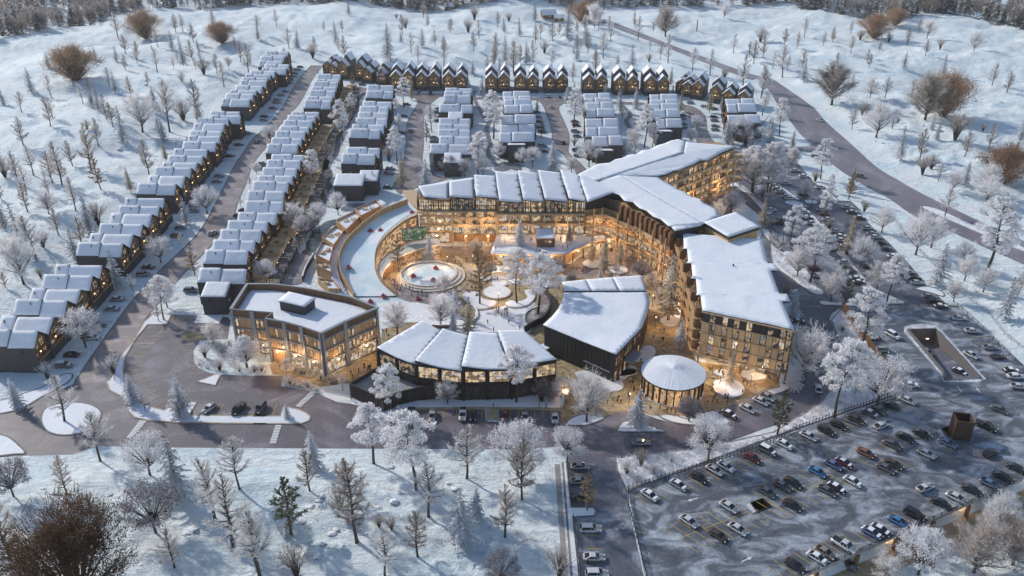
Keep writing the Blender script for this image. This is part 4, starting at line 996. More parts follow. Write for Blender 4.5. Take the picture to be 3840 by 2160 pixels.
# ---- fan shaped theatre (dark walls)
def theatre():
    zr = 9.5
    P = PG("g 825 1280 1020 1065 1060 960 1080 880 1060 800 1020 692 800 705 600 722 417 742 430 800 415 870 385 930 340 985 275 1045 550 1160", zr)
    o0 = P[0]; root = thing('theatre_building', 'fan shaped building with huge snowy roof and near black walls beside the plaza', 'building', (*o0, 0))
    P = [(p[0]-o0[0], p[1]-o0[1]) for p in P]; C0 = (sum(p[0] for p in P)/len(P), sum(p[1] for p in P)/len(P))
    Q = [(C0[0]+(p[0]-C0[0])*.97, C0[1]+(p[1]-C0[1])*.97) for p in P]
    b = MB(); b.prism(Q, 0, zr-.2); b.build('wall', M['blackboard'], root)
    cj = MB()
    for a_ in (11, 12, 13, 14):
        p0, p1 = Q[a_], Q[(a_+1) % 15]; l = wseg(p0, p1)[2]
        for k in range(int(l/1.4)): wall_box(cj, p0, p1, k*1.4, k*1.4+.12, 0, zr-.4, .01, .09)
    cj.build('cladding_rib', M['black'], root)
    n3 = [4, 5, 6, 7, 8, 9]
    main = [P[i] for i in (0, 1, 2, 3, 4, 9, 10, 11, 12, 13, 14)]
    roof_part('roof', [(*p, zr+(0.5 if k in (0,) else 0)) for k, p in enumerate(main)], root, .3, .45, 2.4, .13, 5, 'black')
    ma, mb_ = P[4], P[9]
    for k in range(3):
        a = (mb_[0]+(ma[0]-mb_[0])*k/3, mb_[1]+(ma[1]-mb_[1])*k/3); c = (mb_[0]+(ma[0]-mb_[0])*(k+1)/3, mb_[1]+(ma[1]-mb_[1])*(k+1)/3)
        t = [P[8], P[7], P[6], P[5]]; 
        roof_part('back_roof', [(a[0]+.15, a[1]+.2, zr+.5), (c[0]-.15, c[1]+.2, zr+.5), (*t[k+1], zr+.9), (*t[k], zr+.9)], root, .3, .6, 2.2, .05, 8+k, 'black')
    f = MB(); w_ = [(0, 1), (1, 2), (2, 3)]
    for a, c in w_:
        p0, p1 = Q[a], Q[c]; l = wseg(p0, p1)[2]; m_ = max(2, int(l/1.5))
        for k in range(m_):
            if (k+a) % 4 == 3: continue
            win_on(root, p0, p1, (k+.5)*l/m_, 5.2, l/m_-.35, 3.0, 2, 1, 'black', 'glass_dim', .04)
            if k % 2 == 0: win_on(root, p0, p1, (k+.5)*l/m_, .4, l/m_-.3, 3.4, 2, 1, 'black', 'glass', .04)
            wall_box(f, p0, p1, (k+1)*l/m_-.16, (k+1)*l/m_+.1, 0, zr-.3, .0, .3)
    f.build('fin', M['timber_dk'], root)
    c = MB(); p0, p1 = Q[0], Q[1]; wall_box(c, p0, p1, 6, 12.5, 4.1, 4.35, .05, 3.0); c.build('canopy', M['steel'], root)
    s = MB(); p0, p1 = Q[13], Q[14]
    wall_box(s, Q[14], Q[0], 1.5, wseg(Q[14], Q[0])[2]-1.5, 3.1, 3.2, .02, .16); s.build('ledge_snow', M['snow'], root)
theatre()
# ---- round pavilion
def pavilion():
    c = G('z', 612, 440, 5.8); R0 = 8.75; root = thing('round_pavilion', 'round pavilion with ribbed snowy cone roof and glowing glass wall', 'pavilion', (*c, 0))
    n = 48; b = MB(); b.tube((0,0,0), (0,0,5.2), R0-.75, R0-.75, n); b.build('glass_wall', M['glass_warm'], root)
    c0 = MB(); c0.tube((0,0,0.04), (0,0,.25), R0-.1, R0-.1, n, 0, True); c0.build('base', M['snow'], root)
    m = MB(); m2 = MB()
    for i in range(26):
        a = 2*math.pi*i/26; x, y = math.cos(a), math.sin(a); m.beam((x*(R0-.5), y*(R0-.5), .25), (x*(R0-.5), y*(R0-.5), 5.2), .32, .5, up=(x, y, 0))
    for i in range(104):
        a = 2*math.pi*(i+.5)/104; x, y = math.cos(a), math.sin(a)
        if rnd.random() < .7: m2.beam((x*(R0-.68), y*(R0-.68), .25), (x*(R0-.68), y*(R0-.68), 5.2), .1, .1, up=(x, y, 0))
    m.build('column', M['black'], root); m2.build('screen_bar', M['timber_lt'], root)
    r = MB(); r.tube((0,0,5.2), (0,0,5.65), R0, R0+.12, 64, 0, False); r.tube((0,0,5.2),(0,0,5.201),R0,R0-1.2,64); 
    o = r.build('eave_ring', M['black'], root)
    # ribbed cone
    v = [(0, 0, 7.6)]; f = []; N = 260
    for k in range(1, 9):
        rr = (R0+.05)*k/8
        for i in range(N):
            a = 2*math.pi*i/N; rib = .045*(1 if i % 5 == 0 else 0)*(1 if k > 1 else 0); nn = .05*noise.noise(Vector((math.cos(a)*6, math.sin(a)*6, rr*.2)))
            v.append((math.cos(a)*rr, math.sin(a)*rr, 7.45-1.75*(k/8)**.93+rib+nn+.15*max(0, 1-k)))
    for i in range(N): f.append((0, 1+i, 1+(i+1) % N))
    for k in range(7):
        for i in range(N):
            a = 1+k*N+i; c_ = 1+k*N+(i+1) % N; f.append((a, a+N, c_+N, c_))
    me = bpy.data.meshes.new('cone_roof'); me.from_pydata(v, [], f); me.materials.append(M['snow']); me.update(); link('roof', me, root)
    lamp_pt(root, 0, -R0-1.5, 4.6, 250); lamp_pt(root, R0+1.5, 0, 4.6, 250); lamp_pt(root, -R0-1.5, 0, 4.6, 250)
pavilion()
# ---- hotel block (right)
def hotel():
    SW, SE, NE, NW = (53.7, 208.0), (76.2, 197.2), (83.0, 256.5), (57.0, 261.5); NM = (67.9, 255.2)
    root = thing('hotel_block', 'five storey timber hotel block with big snowy roof and chequered window facade', 'building', (*SW, 0))
    rel = lambda p: (p[0]-SW[0], p[1]-SW[1]); sw, se, ne, nw = map(rel, (SW, SE, NE, NW))
    zt = 17.6
    core = [(sw[0]+.6, sw[1]+1.3), (se[0]-.4, se[1]+1.0), (ne[0]-.5, ne[1]), (nw[0]+.6, nw[1]-.5)]
    b = MB(); b.prism(core, 3.6, zt-.4); b.build('wall', M['timber_dk'], root)
    b = MB(); b.prism([(core[0][0]+2.5, core[0][1]+2.5), (core[1][0]-4, core[1][1]+3.5), (core[2][0]-1, core[2][1]), (core[3][0]+2.5, core[3][1])], 0, 3.6); b.build('ground_floor_wall', M['timber_dk'], root)
    # roof with notched west edge
    E = [(*sw,), ]; wpts = []
    for i in range(5):
        f0, f1 = i/5, (i+1)/5; a = (sw[0]+(nw[0]-sw[0])*f0, sw[1]+(nw[1]-sw[1])*f0); c = (sw[0]+(nw[0]-sw[0])*f1, sw[1]+(nw[1]-sw[1])*f1)
        wpts += [(a[0]-.2, a[1]), (c[0]+.5, c[1]-1.6), (c[0]-.9, c[1]-1.5)] if i < 4 else [(a[0]-.2, a[1]), (c[0]+.6, c[1])]
    E_ = rel((79.6, 225)), rel((81.0, 248))
    pts = [se, (se[0]+1.2, se[1]+16), (se[0]+3.6, se[1]+16.2), (se[0]+3.9, se[1]+20.5), (se[0]+1.7, se[1]+20.5), (se[0]+3.4, se[1]+36), (se[0]+5.6, se[1]+36), (se[0]+5.9, se[1]+41), (se[0]+3.8, se[1]+41), ne]
    outline = wpts[:]; outline = outline + [ne] + pts[:-1][::-1]
    outline = outline[::-1]
    roof_part('roof', [(*p, zt) for p in outline], root, .3, .5, 2.6, .13, 7, 'black')
    # south facade: chequerboard
    p0, p1 = (core[0][0]-.55, core[0][1]-1.25), (core[1][0]+.35, core[1][1]-.95)
    l = wseg(p0, p1)[2]; fh = 3.5; z0 = 3.6
    wd = MB(); bk = MB(); bd = MB()
    edges = [0, .09, .16, .235, .30, .36, .43, .50, .57, .665, .735, .80, .87, .935, 1.0]
    pats = ["WgWgWwWgWwgWgg", "WgWgWwWgWwgWgg", "WgWgWwWgWwgWwg", "WgWwgWWgWgWgWg"]
    for fl in range(4):
        z = z0 + fl*fh
        wall_box(bd, p0, p1, -.3, l+.3, z-.12, z+.14, -.05, .5)
        rr = random.Random(fl+5); sh = rr.uniform(-.01, .01)
        pat = ["WgwgWgWgWggwgg", "wgWgWgWgWwgwgw", "WgwgWgwgWgwggg", "KgKgKgKgKKgKgg"][fl]
        for k, ch in enumerate(pat):
            a = l*(edges[k]+sh*(0 < k < 13)); c = l*(edges[k+1]+sh*(0 < k+1 < 14))
            if ch in 'Ww': wall_box(wd, p0, p1, a+.04, c-.04, z+.14, z+fh-.12, -.1, .16 if ch == 'W' else .05)
            elif ch == 'K': wall_box(bk, p0, p1, a+.04, c-.04, z+.14, z+fh-.12, -.1, .2)
            else: win_on(root, p0, p1, (a+c)/2, z+.16, c-a-.1, fh-.3, 2, 2 if fl < 2 else 1, 'black', ['glass_dim', 'glass_dim', 'glass', 'glass_dim'][(fl+k) % 4], .02)
    wall_box(bd, p0, p1, -.3, l+.3, zt-.5, zt-.2, -.05, .5)
    bd.build('floor_band', M['timber_lt'], root); wd.build('timber_panel', M['timber_lt'], root); bk.build('black_panel', M['black'], root)
    po = MB()
    for s in (0.2, l*.5, l*.93, l-.1): x, y = wpt(p0, p1, s, .1); po.beam((x, y, 0), (x, y, 3.6 if s != l-.1 else zt-.5), .4, .4)
    # west side fins and galleries
    q0, q1 = (core[3][0]-.3, core[3][1]), (core[0][0]-.3, core[0][1]); lw = wseg(q0, q1)[2]
    fn = MB(); gl = MB()
    for k in range(16):
        s = 1 + k*lw/16.2; fn_h = zt-.6
        if k % 3 == 0: wall_box(bk2 if False else fn, q0, q1, s, s+1.7, 3.6, fn_h, 0, 1.9)
        elif k % 3 == 1: win_on(root, q0, q1, s+1.3, 14.0, 1.9, 2.9, 2, 1, 'black', 'glass_warm', .03); win_on(root, q0, q1, s+1.3, 7.2, 1.9, 2.9, 2, 1, 'black', 'glass_warm', .03)
        else: wall_box(gl, q0, q1, s+.6, s+1.0, 0, fn_h, .8, 1.2); win_on(root, q0, q1, s+1.3, 10.7, 1.9, 2.7, 2, 1, 'black', 'glass_warm', .03)
    for z in (3.6, 7.1, 10.6, 14.1): wall_box(gl, q0, q1, 0, lw, z-.15, z+.1, .0, 2.4); wall_box(gl, q0, q1, 0, lw, z+.9, z+1.05, 2.25, 2.4)
    fn.build('fin', M['timber_dk'], root); gl.build('gallery', M['timber'], root); po.build('column', M['timber_dk'], root)
    g0, g1 = (core[0][0]+2.5, core[0][1]+2.5), (core[1][0]-4, core[1][1]+3.5); lg = wseg(g0, g1)[2]
    for k in range(3): win_on(root, g0, g1, lg*(k+.5)/3, .2, lg/3-.3, 3.2, 4, 1, 'black', 'glass', .03)
    for s in (3, 10, 18): m = wpt(p0, p1, s, -.8); lm = MB(); lm.box(-.3,-.3,0,.3,.3,.1); o = lm.build('soffit_lamp', M['lampsoft'], root); o.location = (*m, 3.35); lamp_pt(root, m[0], m[1]-1.0, 3.1, 330)
    for s in (8, 22, 36): m = wpt(q0, q1, s, 3.4); lamp_pt(root, *m, 3.4, 420)
    v = MB(); v.tube((15, 28, zt), (15, 28, zt+.9), .25, .25, 8, 0, True); v.build('vent_pipe', M['black'], root)
hotel()
def link_block():
    P = [(65.3,265.2),(78.2,274.2),(83.2,261.4),(70.9,253.2)]; root = thing('lift_block', 'tilted snowy roofed block between the hotel and the east drive', 'building', (*P[3], 0))
    Q = [(p[0]-P[3][0], p[1]-P[3][1]) for p in P][::-1]; c = (sum(p[0] for p in Q)/4, sum(p[1] for p in Q)/4)
    b = MB(); b.prism([(c[0]+(p[0]-c[0])*.94, c[1]+(p[1]-c[1])*.94) for p in Q], 0, 19.2); b.build('wall', M['timber'], root)
    roof_part('roof', [(*p, 20) for p in Q], root, .45, 1.0, 2.2, .1, 3, 'black')
link_block()
# ---- main lodge: west wing (fanned roofs), curved centre wing, north-east wing
def lodge():
    root = thing('main_lodge', 'large timber lodge with sawtooth and folded snowy roofs round the courtyard', 'building', (0, 289, 0))
    ox, oy = 0.0, 289.0
    rel = lambda p: (p[0]-ox, p[1]-oy)
    # west wing body: terrace level up to 14, glazed pavilion floor above
    b = MB(); b.prism([rel(p) for p in [(-22,290.2),(27,290.2),(31,296),(27,310),(-24,302),(-34.6,301.5),(-34.6,292.4),(-22,292.4)]], 4.8, 13.6); b.build('wall', M['timber_lt'], root)
    b = MB(); b.prism([rel(p) for p in [(-34.6,292.4),(-22,292.4),(-22,294),(-6,294),(-6,290.2),(30,290.2),(27,309),(-34,301)]], 0, 4.8); b.build('ground_floor_wall', M['timber'], root)
    b = MB(); b.prism([rel(p) for p in [(-34.6,291.9),(-6,292.6),(-5.4,290.2),(26,289.6),(27.5,309),(-24,301.8),(-34.6,301)]], 13.6, 17.6); b.build('pavilion_wall', M['timber_dk'], root)
    # galleries and glass on the courtyard side
    wd = MB(); ps = MB(); dk = MB()
    p0, p1 = rel((-34.6,292.3)), rel((-22,292.3))
    for z in (5.0, 8.6, 11.6):
        for k in range(4): win_on(root, p0, p1, 1.6+k*3.1, z, 2.6, 2.4, 3, 1, 'timber_lt', 'glass', .06)
    win_on(root, p0, p1, 6.5, .4, 9, 4.0, 9, 1, 'timber_dk', 'glass', .06)
    p0, p1 = rel((-22,290.1)), rel((-5.6,290.1)); l = wseg(p0, p1)[2]
    for z in (8.7, 11.6):
        for k in range(4): win_on(root, p0, p1, 2.1+k*4.05, z, 2.9, 2.2, 3, 1, 'timber_dk', 'glass_warm', .06)
        wall_box(wd, p0, p1, -.4, l, z-.35, z+.25, .3, 2.0)
        wall_box(wd, p0, p1, -.4, l, z+.25, z+.85, 1.9, 2.0)
    for k in range(5): win_on(root, p0, p1, 1.6+k*3.27, 4.9, 3.15, 3.2, 4, 2, 'black', 'glass', .06)
    for s in (-.1, 5.3, 10.6, 16.2): x, y = wpt(p0, p1, s, 2.1); ps.beam((x, y, 0), (x, y, 14), .38, .38)
    for s in (4.5, 13): x, y = wpt(p0, p1, s, -1.2); ps.beam((x, y, 0), (x, y, 5), .8, .8)
    p0, p1 = rel((-5.4,290.1)), rel((27,290.1)); l = wseg(p0, p1)[2]
    for k in range(8):
        win_on(root, p0, p1, 2.1+k*4.05, 5.1, 3.5, 3.6, 4, 1, 'black', 'glass', .06)
        win_on(root, p0, p1, 2.1+k*4.05, 10.0, 3.1, 2.7, 3, 1, 'timber_dk', ('glass', 'glass_dim', 'glass_warm')[k % 3], .06)
    wall_box(wd, p0, p1, 0, l, 9.0, 9.9, .1, 2.0); wall_box(wd, p0, p1, -.3, l, 13.4, 13.75, .1, 2.6)
    for k in range(8): x, y = wpt(p0, p1, .1+k*4.3, 2.2); ps.beam((x, y, 5), (x, y, 13.6), .34, .34)
    p0, p1 = rel((-34.9,291.9)), rel((-5.6,292.4)); wall_box(wd, p0, p1, -.3, wseg(p0, p1)[2], 13.45, 13.8, -.2, 2.2)
    # snow ledge of the mid balcony
    # fanned roof panels and glazed fronts
    fr = [("95 265", 18.6, "475 425", 17.0), ("480 385", 19.0, "790 410", 17.2), ("805 380", 19.2, "1080 408", 17.6)]
    roofs = [(["165 390", 18.4], ["475 425", 17.2], ["475 200", 20.2], ["95 262", 19.8]),
             (["480 385", 19.0], ["793 412", 17.6], ["778 152", 20.6], ["478 195", 21.0]),
             (["805 380", 19.2], ["1083 410", 17.8], ["1047 135", 20.8], ["785 120", 21.6]),
             (["1095 435", 18.6], ["1388 464", 17.2], ["1322 105", 21.0], ["1045 75", 22.2]),
             (["1393 424", 18.8], ["1655 456", 17.4], ["1572 100", 21.0], ["1325 68", 22.2]),
             (["1660 420", 18.8], ["1950 451", 17.4], ["1847 95", 21.0], ["1573 62", 22.2])]
    gx = MB()
    for i, rf in enumerate(roofs):
        pts = [(*rel(PG('w ' + s_, z)[0]), z) for s_, z in rf]
        roof_part('roof_panel', pts, root, .26, .35, 2.2, .05, 20+i, 'black')
    pts = [(*rel(PG('w 1955 410', 18.8)[0]), 18.8), (*rel(PG('x 212 390', 18.0)[0]), 18.0), (*rel(PG('x 92 50', 21.6)[0]), 21.6), (*rel(PG('w 1848 58', 22.2)[0]), 22.2)]
    roof_part('roof_panel', pts, root, .26, .35, 2.2, .05, 27, 'black')
    fronts = [(-34.7, -23.2, 291.9, 18.0, 17.0), (-22.9, -13.7, 292.0, 18.6, 17.5), (-13.4, -5.2, 292.2, 18.8, 17.7), (-4.8, 3.9, 289.9, 18.3, 17.2), (4.1, 11.8, 289.8, 18.5, 17.4), (12.0, 20.4, 289.7, 18.5, 17.4), (20.7, 27, 289.6, 18.4, 17.6)]
    for i, (x0, x1, y, za, zb) in enumerate(fronts):
        p0, p1 = rel((x0, y)), rel((x1, y)); l = x1-x0; n_ = 8
        wb = MB(); wb.face([(p0[0], p0[1]-.05, 13.7), (p1[0], p1[1]-.05, 13.7), (p1[0], p1[1]-.05, zb-.1), (p0[0], p0[1]-.05, za-.1)]); wb.build('glazing', M['glass' if i % 2 == 0 else 'glass_dim'], root)
        rr = random.Random(i+3)
        for k in range(13):
            if k % 4 == 2 and i > 2: continue
            s = l*k/12.6; wall_box(dk, p0, p1, s, s+.22+.2*(rr.random() < .3), 13.7, za-.15-(za-zb)*k/12.6, .05, .35)
        wall_box(dk, p0, p1, 0, l, 15.3, 15.5, .05, .3); wall_box(dk, p0, p1, 0, l, 13.7, 13.95, .05, .4)
    dk.build('mullion', M['black'], root); wd.build('balcony', M['timber_lt'], root); ps.build('column', M['timber_lt'], root)
    wb = MB(); wall_box(wb, rel((-35.5,301)), rel((-34.9,291.9)), 0, 9, 13.6, 17.8, 0, .3); wb.build('side_screen', M['timber_dk'], root)
    for x, z in [(-17,4.4),(-9,4.4),(-1,8.8),(9,8.8),(19,8.8),(-17,8.4),(-9,11.3),(-28,4.6)]:
        lm = MB(); lm.box(-.3,-.3,0,.3,.3,.1); o = lm.build('soffit_lamp', M['lampsoft'], root); o.location = (*rel((x, 289.2 if x > -6 else 288.8)), z+.1); lamp_pt(root, *rel((x, 285.6 if z > 5 else 288)), z-.6, 430)
    # centre wing (B): walls, galleries, folded roof
    fw = [rel(p) for p in [(27.2,290.1),(34.6,292.4),(39.4,287.4),(45.9,278.6),(52.6,266.0),(55.0,260.8)]]
    bodyB = fw + [rel(p) for p in [(64.5,264.5),(69,269),(63,290),(57,309),(45,311),(30,304)]]
    b = MB(); b.prism(bodyB[::1], 0, 17.2); b.build('centre_wing_wall', M['timber'], root)
    zg = (4.9, 8.6, 12.3)
    gl = MB(); ra = MB(); cs = MB(); up = MB()
    for i in range(0, 5):
        p0, p1 = fw[i], fw[i+1]; l = wseg(p0, p1)[2]
        for z in zg:
            wall_box(gl, p0, p1, -.5, l+.5, z-.25, z+.05, 0, 3.0 if i < 3 else 2.2); wall_box(ra, p0, p1, -.6, l+.6, z+.05, z+1.05, (2.9 if i < 3 else 2.1), (3.0 if i < 3 else 2.2))
        m_ = max(2, int(l/2.6))
        for k in range(m_):
            s = (k+.5)*l/m_
            win_on(root, p0, p1, s, .3, l/m_-.3, 4.0, 3, 1, 'black', 'glass_warm', .05)
            win_on(root, p0, p1, s, 5.0, l/m_-.4, 3.1, 3, 1, 'black', 'glass', .05); win_on(root, p0, p1, s, 8.7, l/m_-.9, 2.7, 2, 1, 'timber_dk', 'glass_warm', .05)
            if i > 1: win_on(root, p0, p1, s, 12.4, l/m_-.8, 3.0, 2, 1, 'black', 'glass_dim', .05)
            if i > 1: wall_box(up, p0, p1, s-.9+.9, s+1.3, 12.4, 18.2, .0, 1.9)
        for k in range(2 if i > 1 else 1):
            x, y = wpt(p0, p1, l*(k+.5)/2, 3.4 if i < 3 else 2.6); cs.tube((x, y, 0), (x, y, 16), .3, .3, 8)
        for zz in (4.4, 8.2, 11.9):
            x, y = wpt(p0, p1, l/2, 1.3); lm = MB(); lm.box(-.25,-.25,0,.25,.25,.1); o = lm.build('soffit_lamp', M['lampsoft'], root); o.location = (x, y, zz+.2); x2, y2 = wpt(p0, p1, l/2, 1.6); lamp_pt(root, x2, y2, zz-.3, 300)
    gl.build('gallery_floor', M['timber_lt'], root); ra.build('gallery_rail', M['timber_lt'], root); cs.build('column', M['timber_lt'], root); up.build('upper_fin', M['timber_dk'], root)
    bb = MB(); p0, p1 = fw[4], fw[5]; bb.prism([wpt(fw[4], fw[5], 3, .3), wpt(fw[4], fw[5], 5.8, .3), rel((63, 262.3)), rel((62, 265))], 0.1, 15.6); 
    bb.build('end_wall', M['timber_dk'], root)
    bk = MB(); bk.prism([rel((54.6,259.5)), rel((63.3,262.9)), rel((62.6,265)), rel((54.2,263))], 15.6, 19.0); bk.build('end_gable', M['black'], root)
    bk2 = MB()
    for i in (0, 1): wall_box(bk2, fw[i], fw[i+1], -.2, wseg(fw[i], fw[i+1])[2]+.2, 14.6, 18.6, .05, .35)
    bk2.build('black_fascia', M['black'], root)
    b = MB(); b.prism([fw[0], rel((33.5, 293.5)), rel((40, 293)), rel((38,300)), rel((28,300))], 13.8, 19.3); b.build('fascia_wall', M['black'], root)
    zB = 19.6
    B = PG("x 212 390 520 275 600 300 665 375 770 392 850 465 935 495 1020 570 1110 600 1210 690 1240 690 1285 745 1600 682 1640 650 1830 560 1790 470 1640 400 1590 345 1500 330 1420 270 1330 240 1260 190 1170 145 1120 110 1050 62", zB)
    J = PG("x 92 50", 21.0) + PG("x 335 128", 20.4)
    ridge = PG("x 620 62", 20.9) + PG("x 960 270", 20.6) + PG("x 1640 655", 20.2)
    S1 = [(*rel(p), zB) for p in B[:13]] + [(*rel(ridge[2]), 20.3), (*rel(ridge[1]), 20.7), (*rel(ridge[0]), 21.0), (*rel(J[1]), 20.5), (*rel(J[0]), 21.2)]
    roof_part('folded_roof', S1, root, .3, .5, 2.4, .06, 31, 'black')
    S2 = [(*rel(ridge[2]), 20.0)] + [(*rel(p), zB-.3) for p in B[14:]] + [(*rel(PG("s 1060 1385", zB-.3)[0]), zB-.3), (*rel(PG("s 700 1120", 20.8)[0]), 20.8), (*rel(ridge[0]), 20.75), (*rel(ridge[1]), 20.4)]
    # north-east wing
    zC = 20.5
    C1 = PG("s 90 1365 240 1292 330 1240 480 1225 550 1182 640 1165 720 1125 800 1122 880 1072 980 1060 1070 1010 1160 985 1240 950 1330 932 1420 960", zC)
    C1p = [(*rel(p), zC) for p in C1] + [(*rel(PG("s 1385 1093", 22)[0]), 22.0), (*rel(PG("s 330 1442", 21)[0]), 21.0)]
    roof_part('folded_roof', C1p[::-1], root, .3, .5, 2.6, .1, 35, 'black')
    C2 = PG("s 1600 1192 1690 1192 1850 1100 2030 1022 1800 1000 1560 980 1425 962", zC)
    C2p = [(*rel(p), zC) for p in C2] + [(*rel(PG("s 1388 1096", 21.6)[0]), 21.6), (*rel(PG("s 640 1345", 20.9)[0]), 20.9), (*rel(PG("s 700 1120", 20.6)[0]), 20.6)]
    C2q = [(*rel(p), 20.2) for p in PG("s 1060 1385 1180 1365 1268 1322 1340 1312 1430 1272 1510 1242", 20.2)]
    S3 = C2q + C2p[:8] + [(*rel(PG("s 345 1444", 20.7)[0]), 20.7), (*rel(ridge[0]), 20.9)]
    roof_part('folded_roof', S3, root, .3, .5, 2.6, .1, 37, 'black')
    S2b = [(*rel(ridge[2]), 20.0)] + [(*rel(p), zB-.1) for p in B[14:]] + [(*rel(PG("s 1060 1387", zB)[0]), zB), (*rel(ridge[0]), 20.75), (*rel(ridge[1]), 20.4)]
    roof_part('folded_roof', S2b, root, .3, .5, 2.6, .1, 41, 'black')
    # NE wing walls: south-east front
    a, c = rel((59.0,311.0)), rel((94.5,345.5))
    b = MB(); b.prism([a, c, rel((90,355)), rel((72,353)), rel((46,330)), rel((27,311)), rel((45,309))], 0, 19.6); b.build('north_east_wall', M['timber'], root)
    l = wseg(a, c)[2]; g2 = MB(); c2 = MB()
    for fl, z in enumerate((2.2, 5.7, 9.2, 12.7, 16.2)):
        wall_box(g2, a, c, 0, l+3.5, z-.25, z+.05, 0, 2.0); wall_box(g2, a, c, 0, l+3.5, z+.05, z+.95, 1.9, 2.0) if fl else None
        for k in range(15):
            if (k*7+fl*3) % 5 == 0: continue
            win_on(root, a, c, (k+.5)*l/15, z+.1, l/15-.5, 2.7, 2, 1, 'timber_dk', ('glass_warm', 'glass', 'glass_warm', 'glass_dim')[(k+fl) % 4], .05)
    for k in range(9): x, y = wpt(a, c, k*l/8.3+.5, 2.2); c2.beam((x, y, 0), (x, y, 16), .4, .4)
    p3 = wpt(a, c, l, 0)
    for z in (5.7, 9.2, 12.7, 16.2): g2.prism([wpt(a, c, l-3, 2), wpt(a, c, l+7, 4.0), wpt(a, c, l+8, 0), wpt(a, c, l-1, -4)], z-.3, z)
    g2.build('balcony', M['timber_lt'], root); c2.build('column', M['timber_lt'], root)
    for k in (2, 5): lamp_pt(root, *wpt(a, c, l*k/7, 4.5), 8, 900)
    # platform at the top of the slide, left of the west wing
    b = MB(); b.prism([rel(p) for p in PG("v 1350 -20 1460 -30 1530 -20 1610 215 1540 215 1480 160 1400 70", 9.6)], 8.9, 9.6); b.build('bridge_deck', M['timber_lt'], root)
lodge()
def terrace():
    P = [(-7.6,272.6),(0.8,271.6),(19.2,272.0),(25.2,277.8),(30,282.5),(33.2,284.8),(38.0,285.4),(41.0,284.6),(37,289.6),(34.6,291.6),(27,289.5),(-5.6,289.5)]
    root = thing('terrace', 'raised snow covered terrace in front of the lodge with railing and timber front', 'terrace', (*P[0], 0)); x0, y0 = P[0]
    Q = [(p[0]-x0, p[1]-y0) for p in P]
    b = MB(); b.prism(Q, 4.3, 4.95, 0); b.build('slab', M['timber_lt'], root)
    link('snow_cover', snow_slab([(*q, 4.95) for q in Q], .15, 2.4, .03, 12), root)
    f = MB(); f.prism([(q[0]+(.6 if i == 0 else 0), q[1]+.9) for i, q in enumerate(Q[:3])] + [(Q[3][0]-1.4, Q[3][1]+3.5), (Q[3][0]-2, Q[-1][1]), (Q[-1][0]+.3, Q[-1][1])], 0, 4.3); f.build('front_wall', M['timber'], root)
    r = MB()
    for i in range(8):
        a, c = Q[i], Q[i+1]; l = wseg(a, c)[2]; r.beam((*a, 6.0), (*c, 6.0), .06, .06)
        for k in range(int(l/.55)): x, y = wpt(a, c, k*.55, -.1); r.beam((x, y, 4.95), (x, y, 6.0), .04, .04)
    r.build('railing', M['black'], root)
    a, c = (Q[0][0]+.6, Q[0][1]+.9), (Q[1][0], Q[1][1]+.9); win_on(root, a, c, 3, .2, 4.5, 3.6, 4, 2, 'black', 'glass_warm', .05)
    a, c = (Q[1][0], Q[1][1]+.9), (Q[2][0], Q[2][1]+.9)
    for s in (12.2, 16): win_on(root, a, c, s, .2, 3.4, 3.4, 4, 2, 'black', 'glass_warm', .05)
    ps = MB()
    for x, y in [(26,279.5),(30.5,283.8),(35,285.8),(22,275.5)]: ps.tube((x-x0, y-y0, 0), (x-x0, y-y0, 4.4), .22, .22, 8)
    ps.build('column', M['black'], root)
    for x, y in [(-4,270),(5,269.5),(14,269.5),(24,274.5),(30,280),(36,283)]: 
        lm = MB(); lm.box(-.2,-.2,0,.2,.2,.1); o = lm.build('wall_lamp', M['lampsoft'], root); o.location = (x-x0, y-y0+2.4, 3.9); lamp_pt(root, x-x0, y-y0, 3.6, 420)
    # kiosk standing on the terrace
    k = thing('kiosk', 'small timber kiosk with flat snowy roof standing on the snowy terrace', 'kiosk', (12.2, 282.2, 5.1))
    b = MB(); b.box(-3.2,-4.6,0,3.2,4.6,3.2); b.build('wall', M['timber_dk'], k)
    r = MB(); r.box(-3.4,-4.8,3.2,3.4,4.8,3.5); ro = r.build('roof', M['timber'], k); link('snow_cover', snow_slab([(-3.35,-4.75,3.5),(3.35,-4.75,3.5),(3.35,4.75,3.5),(-3.35,4.75,3.5)], .15, 1.5, .03, 2), ro)
    window(k, .8, -4.6, 1.6, 0, 2.6, 1.2, 3, 1, 'black', 'glass_warm'); window(k, -3.2, 0, .6, R(-90), 3, 2, 3, 1, 'black', 'glass_dim')
terrace()
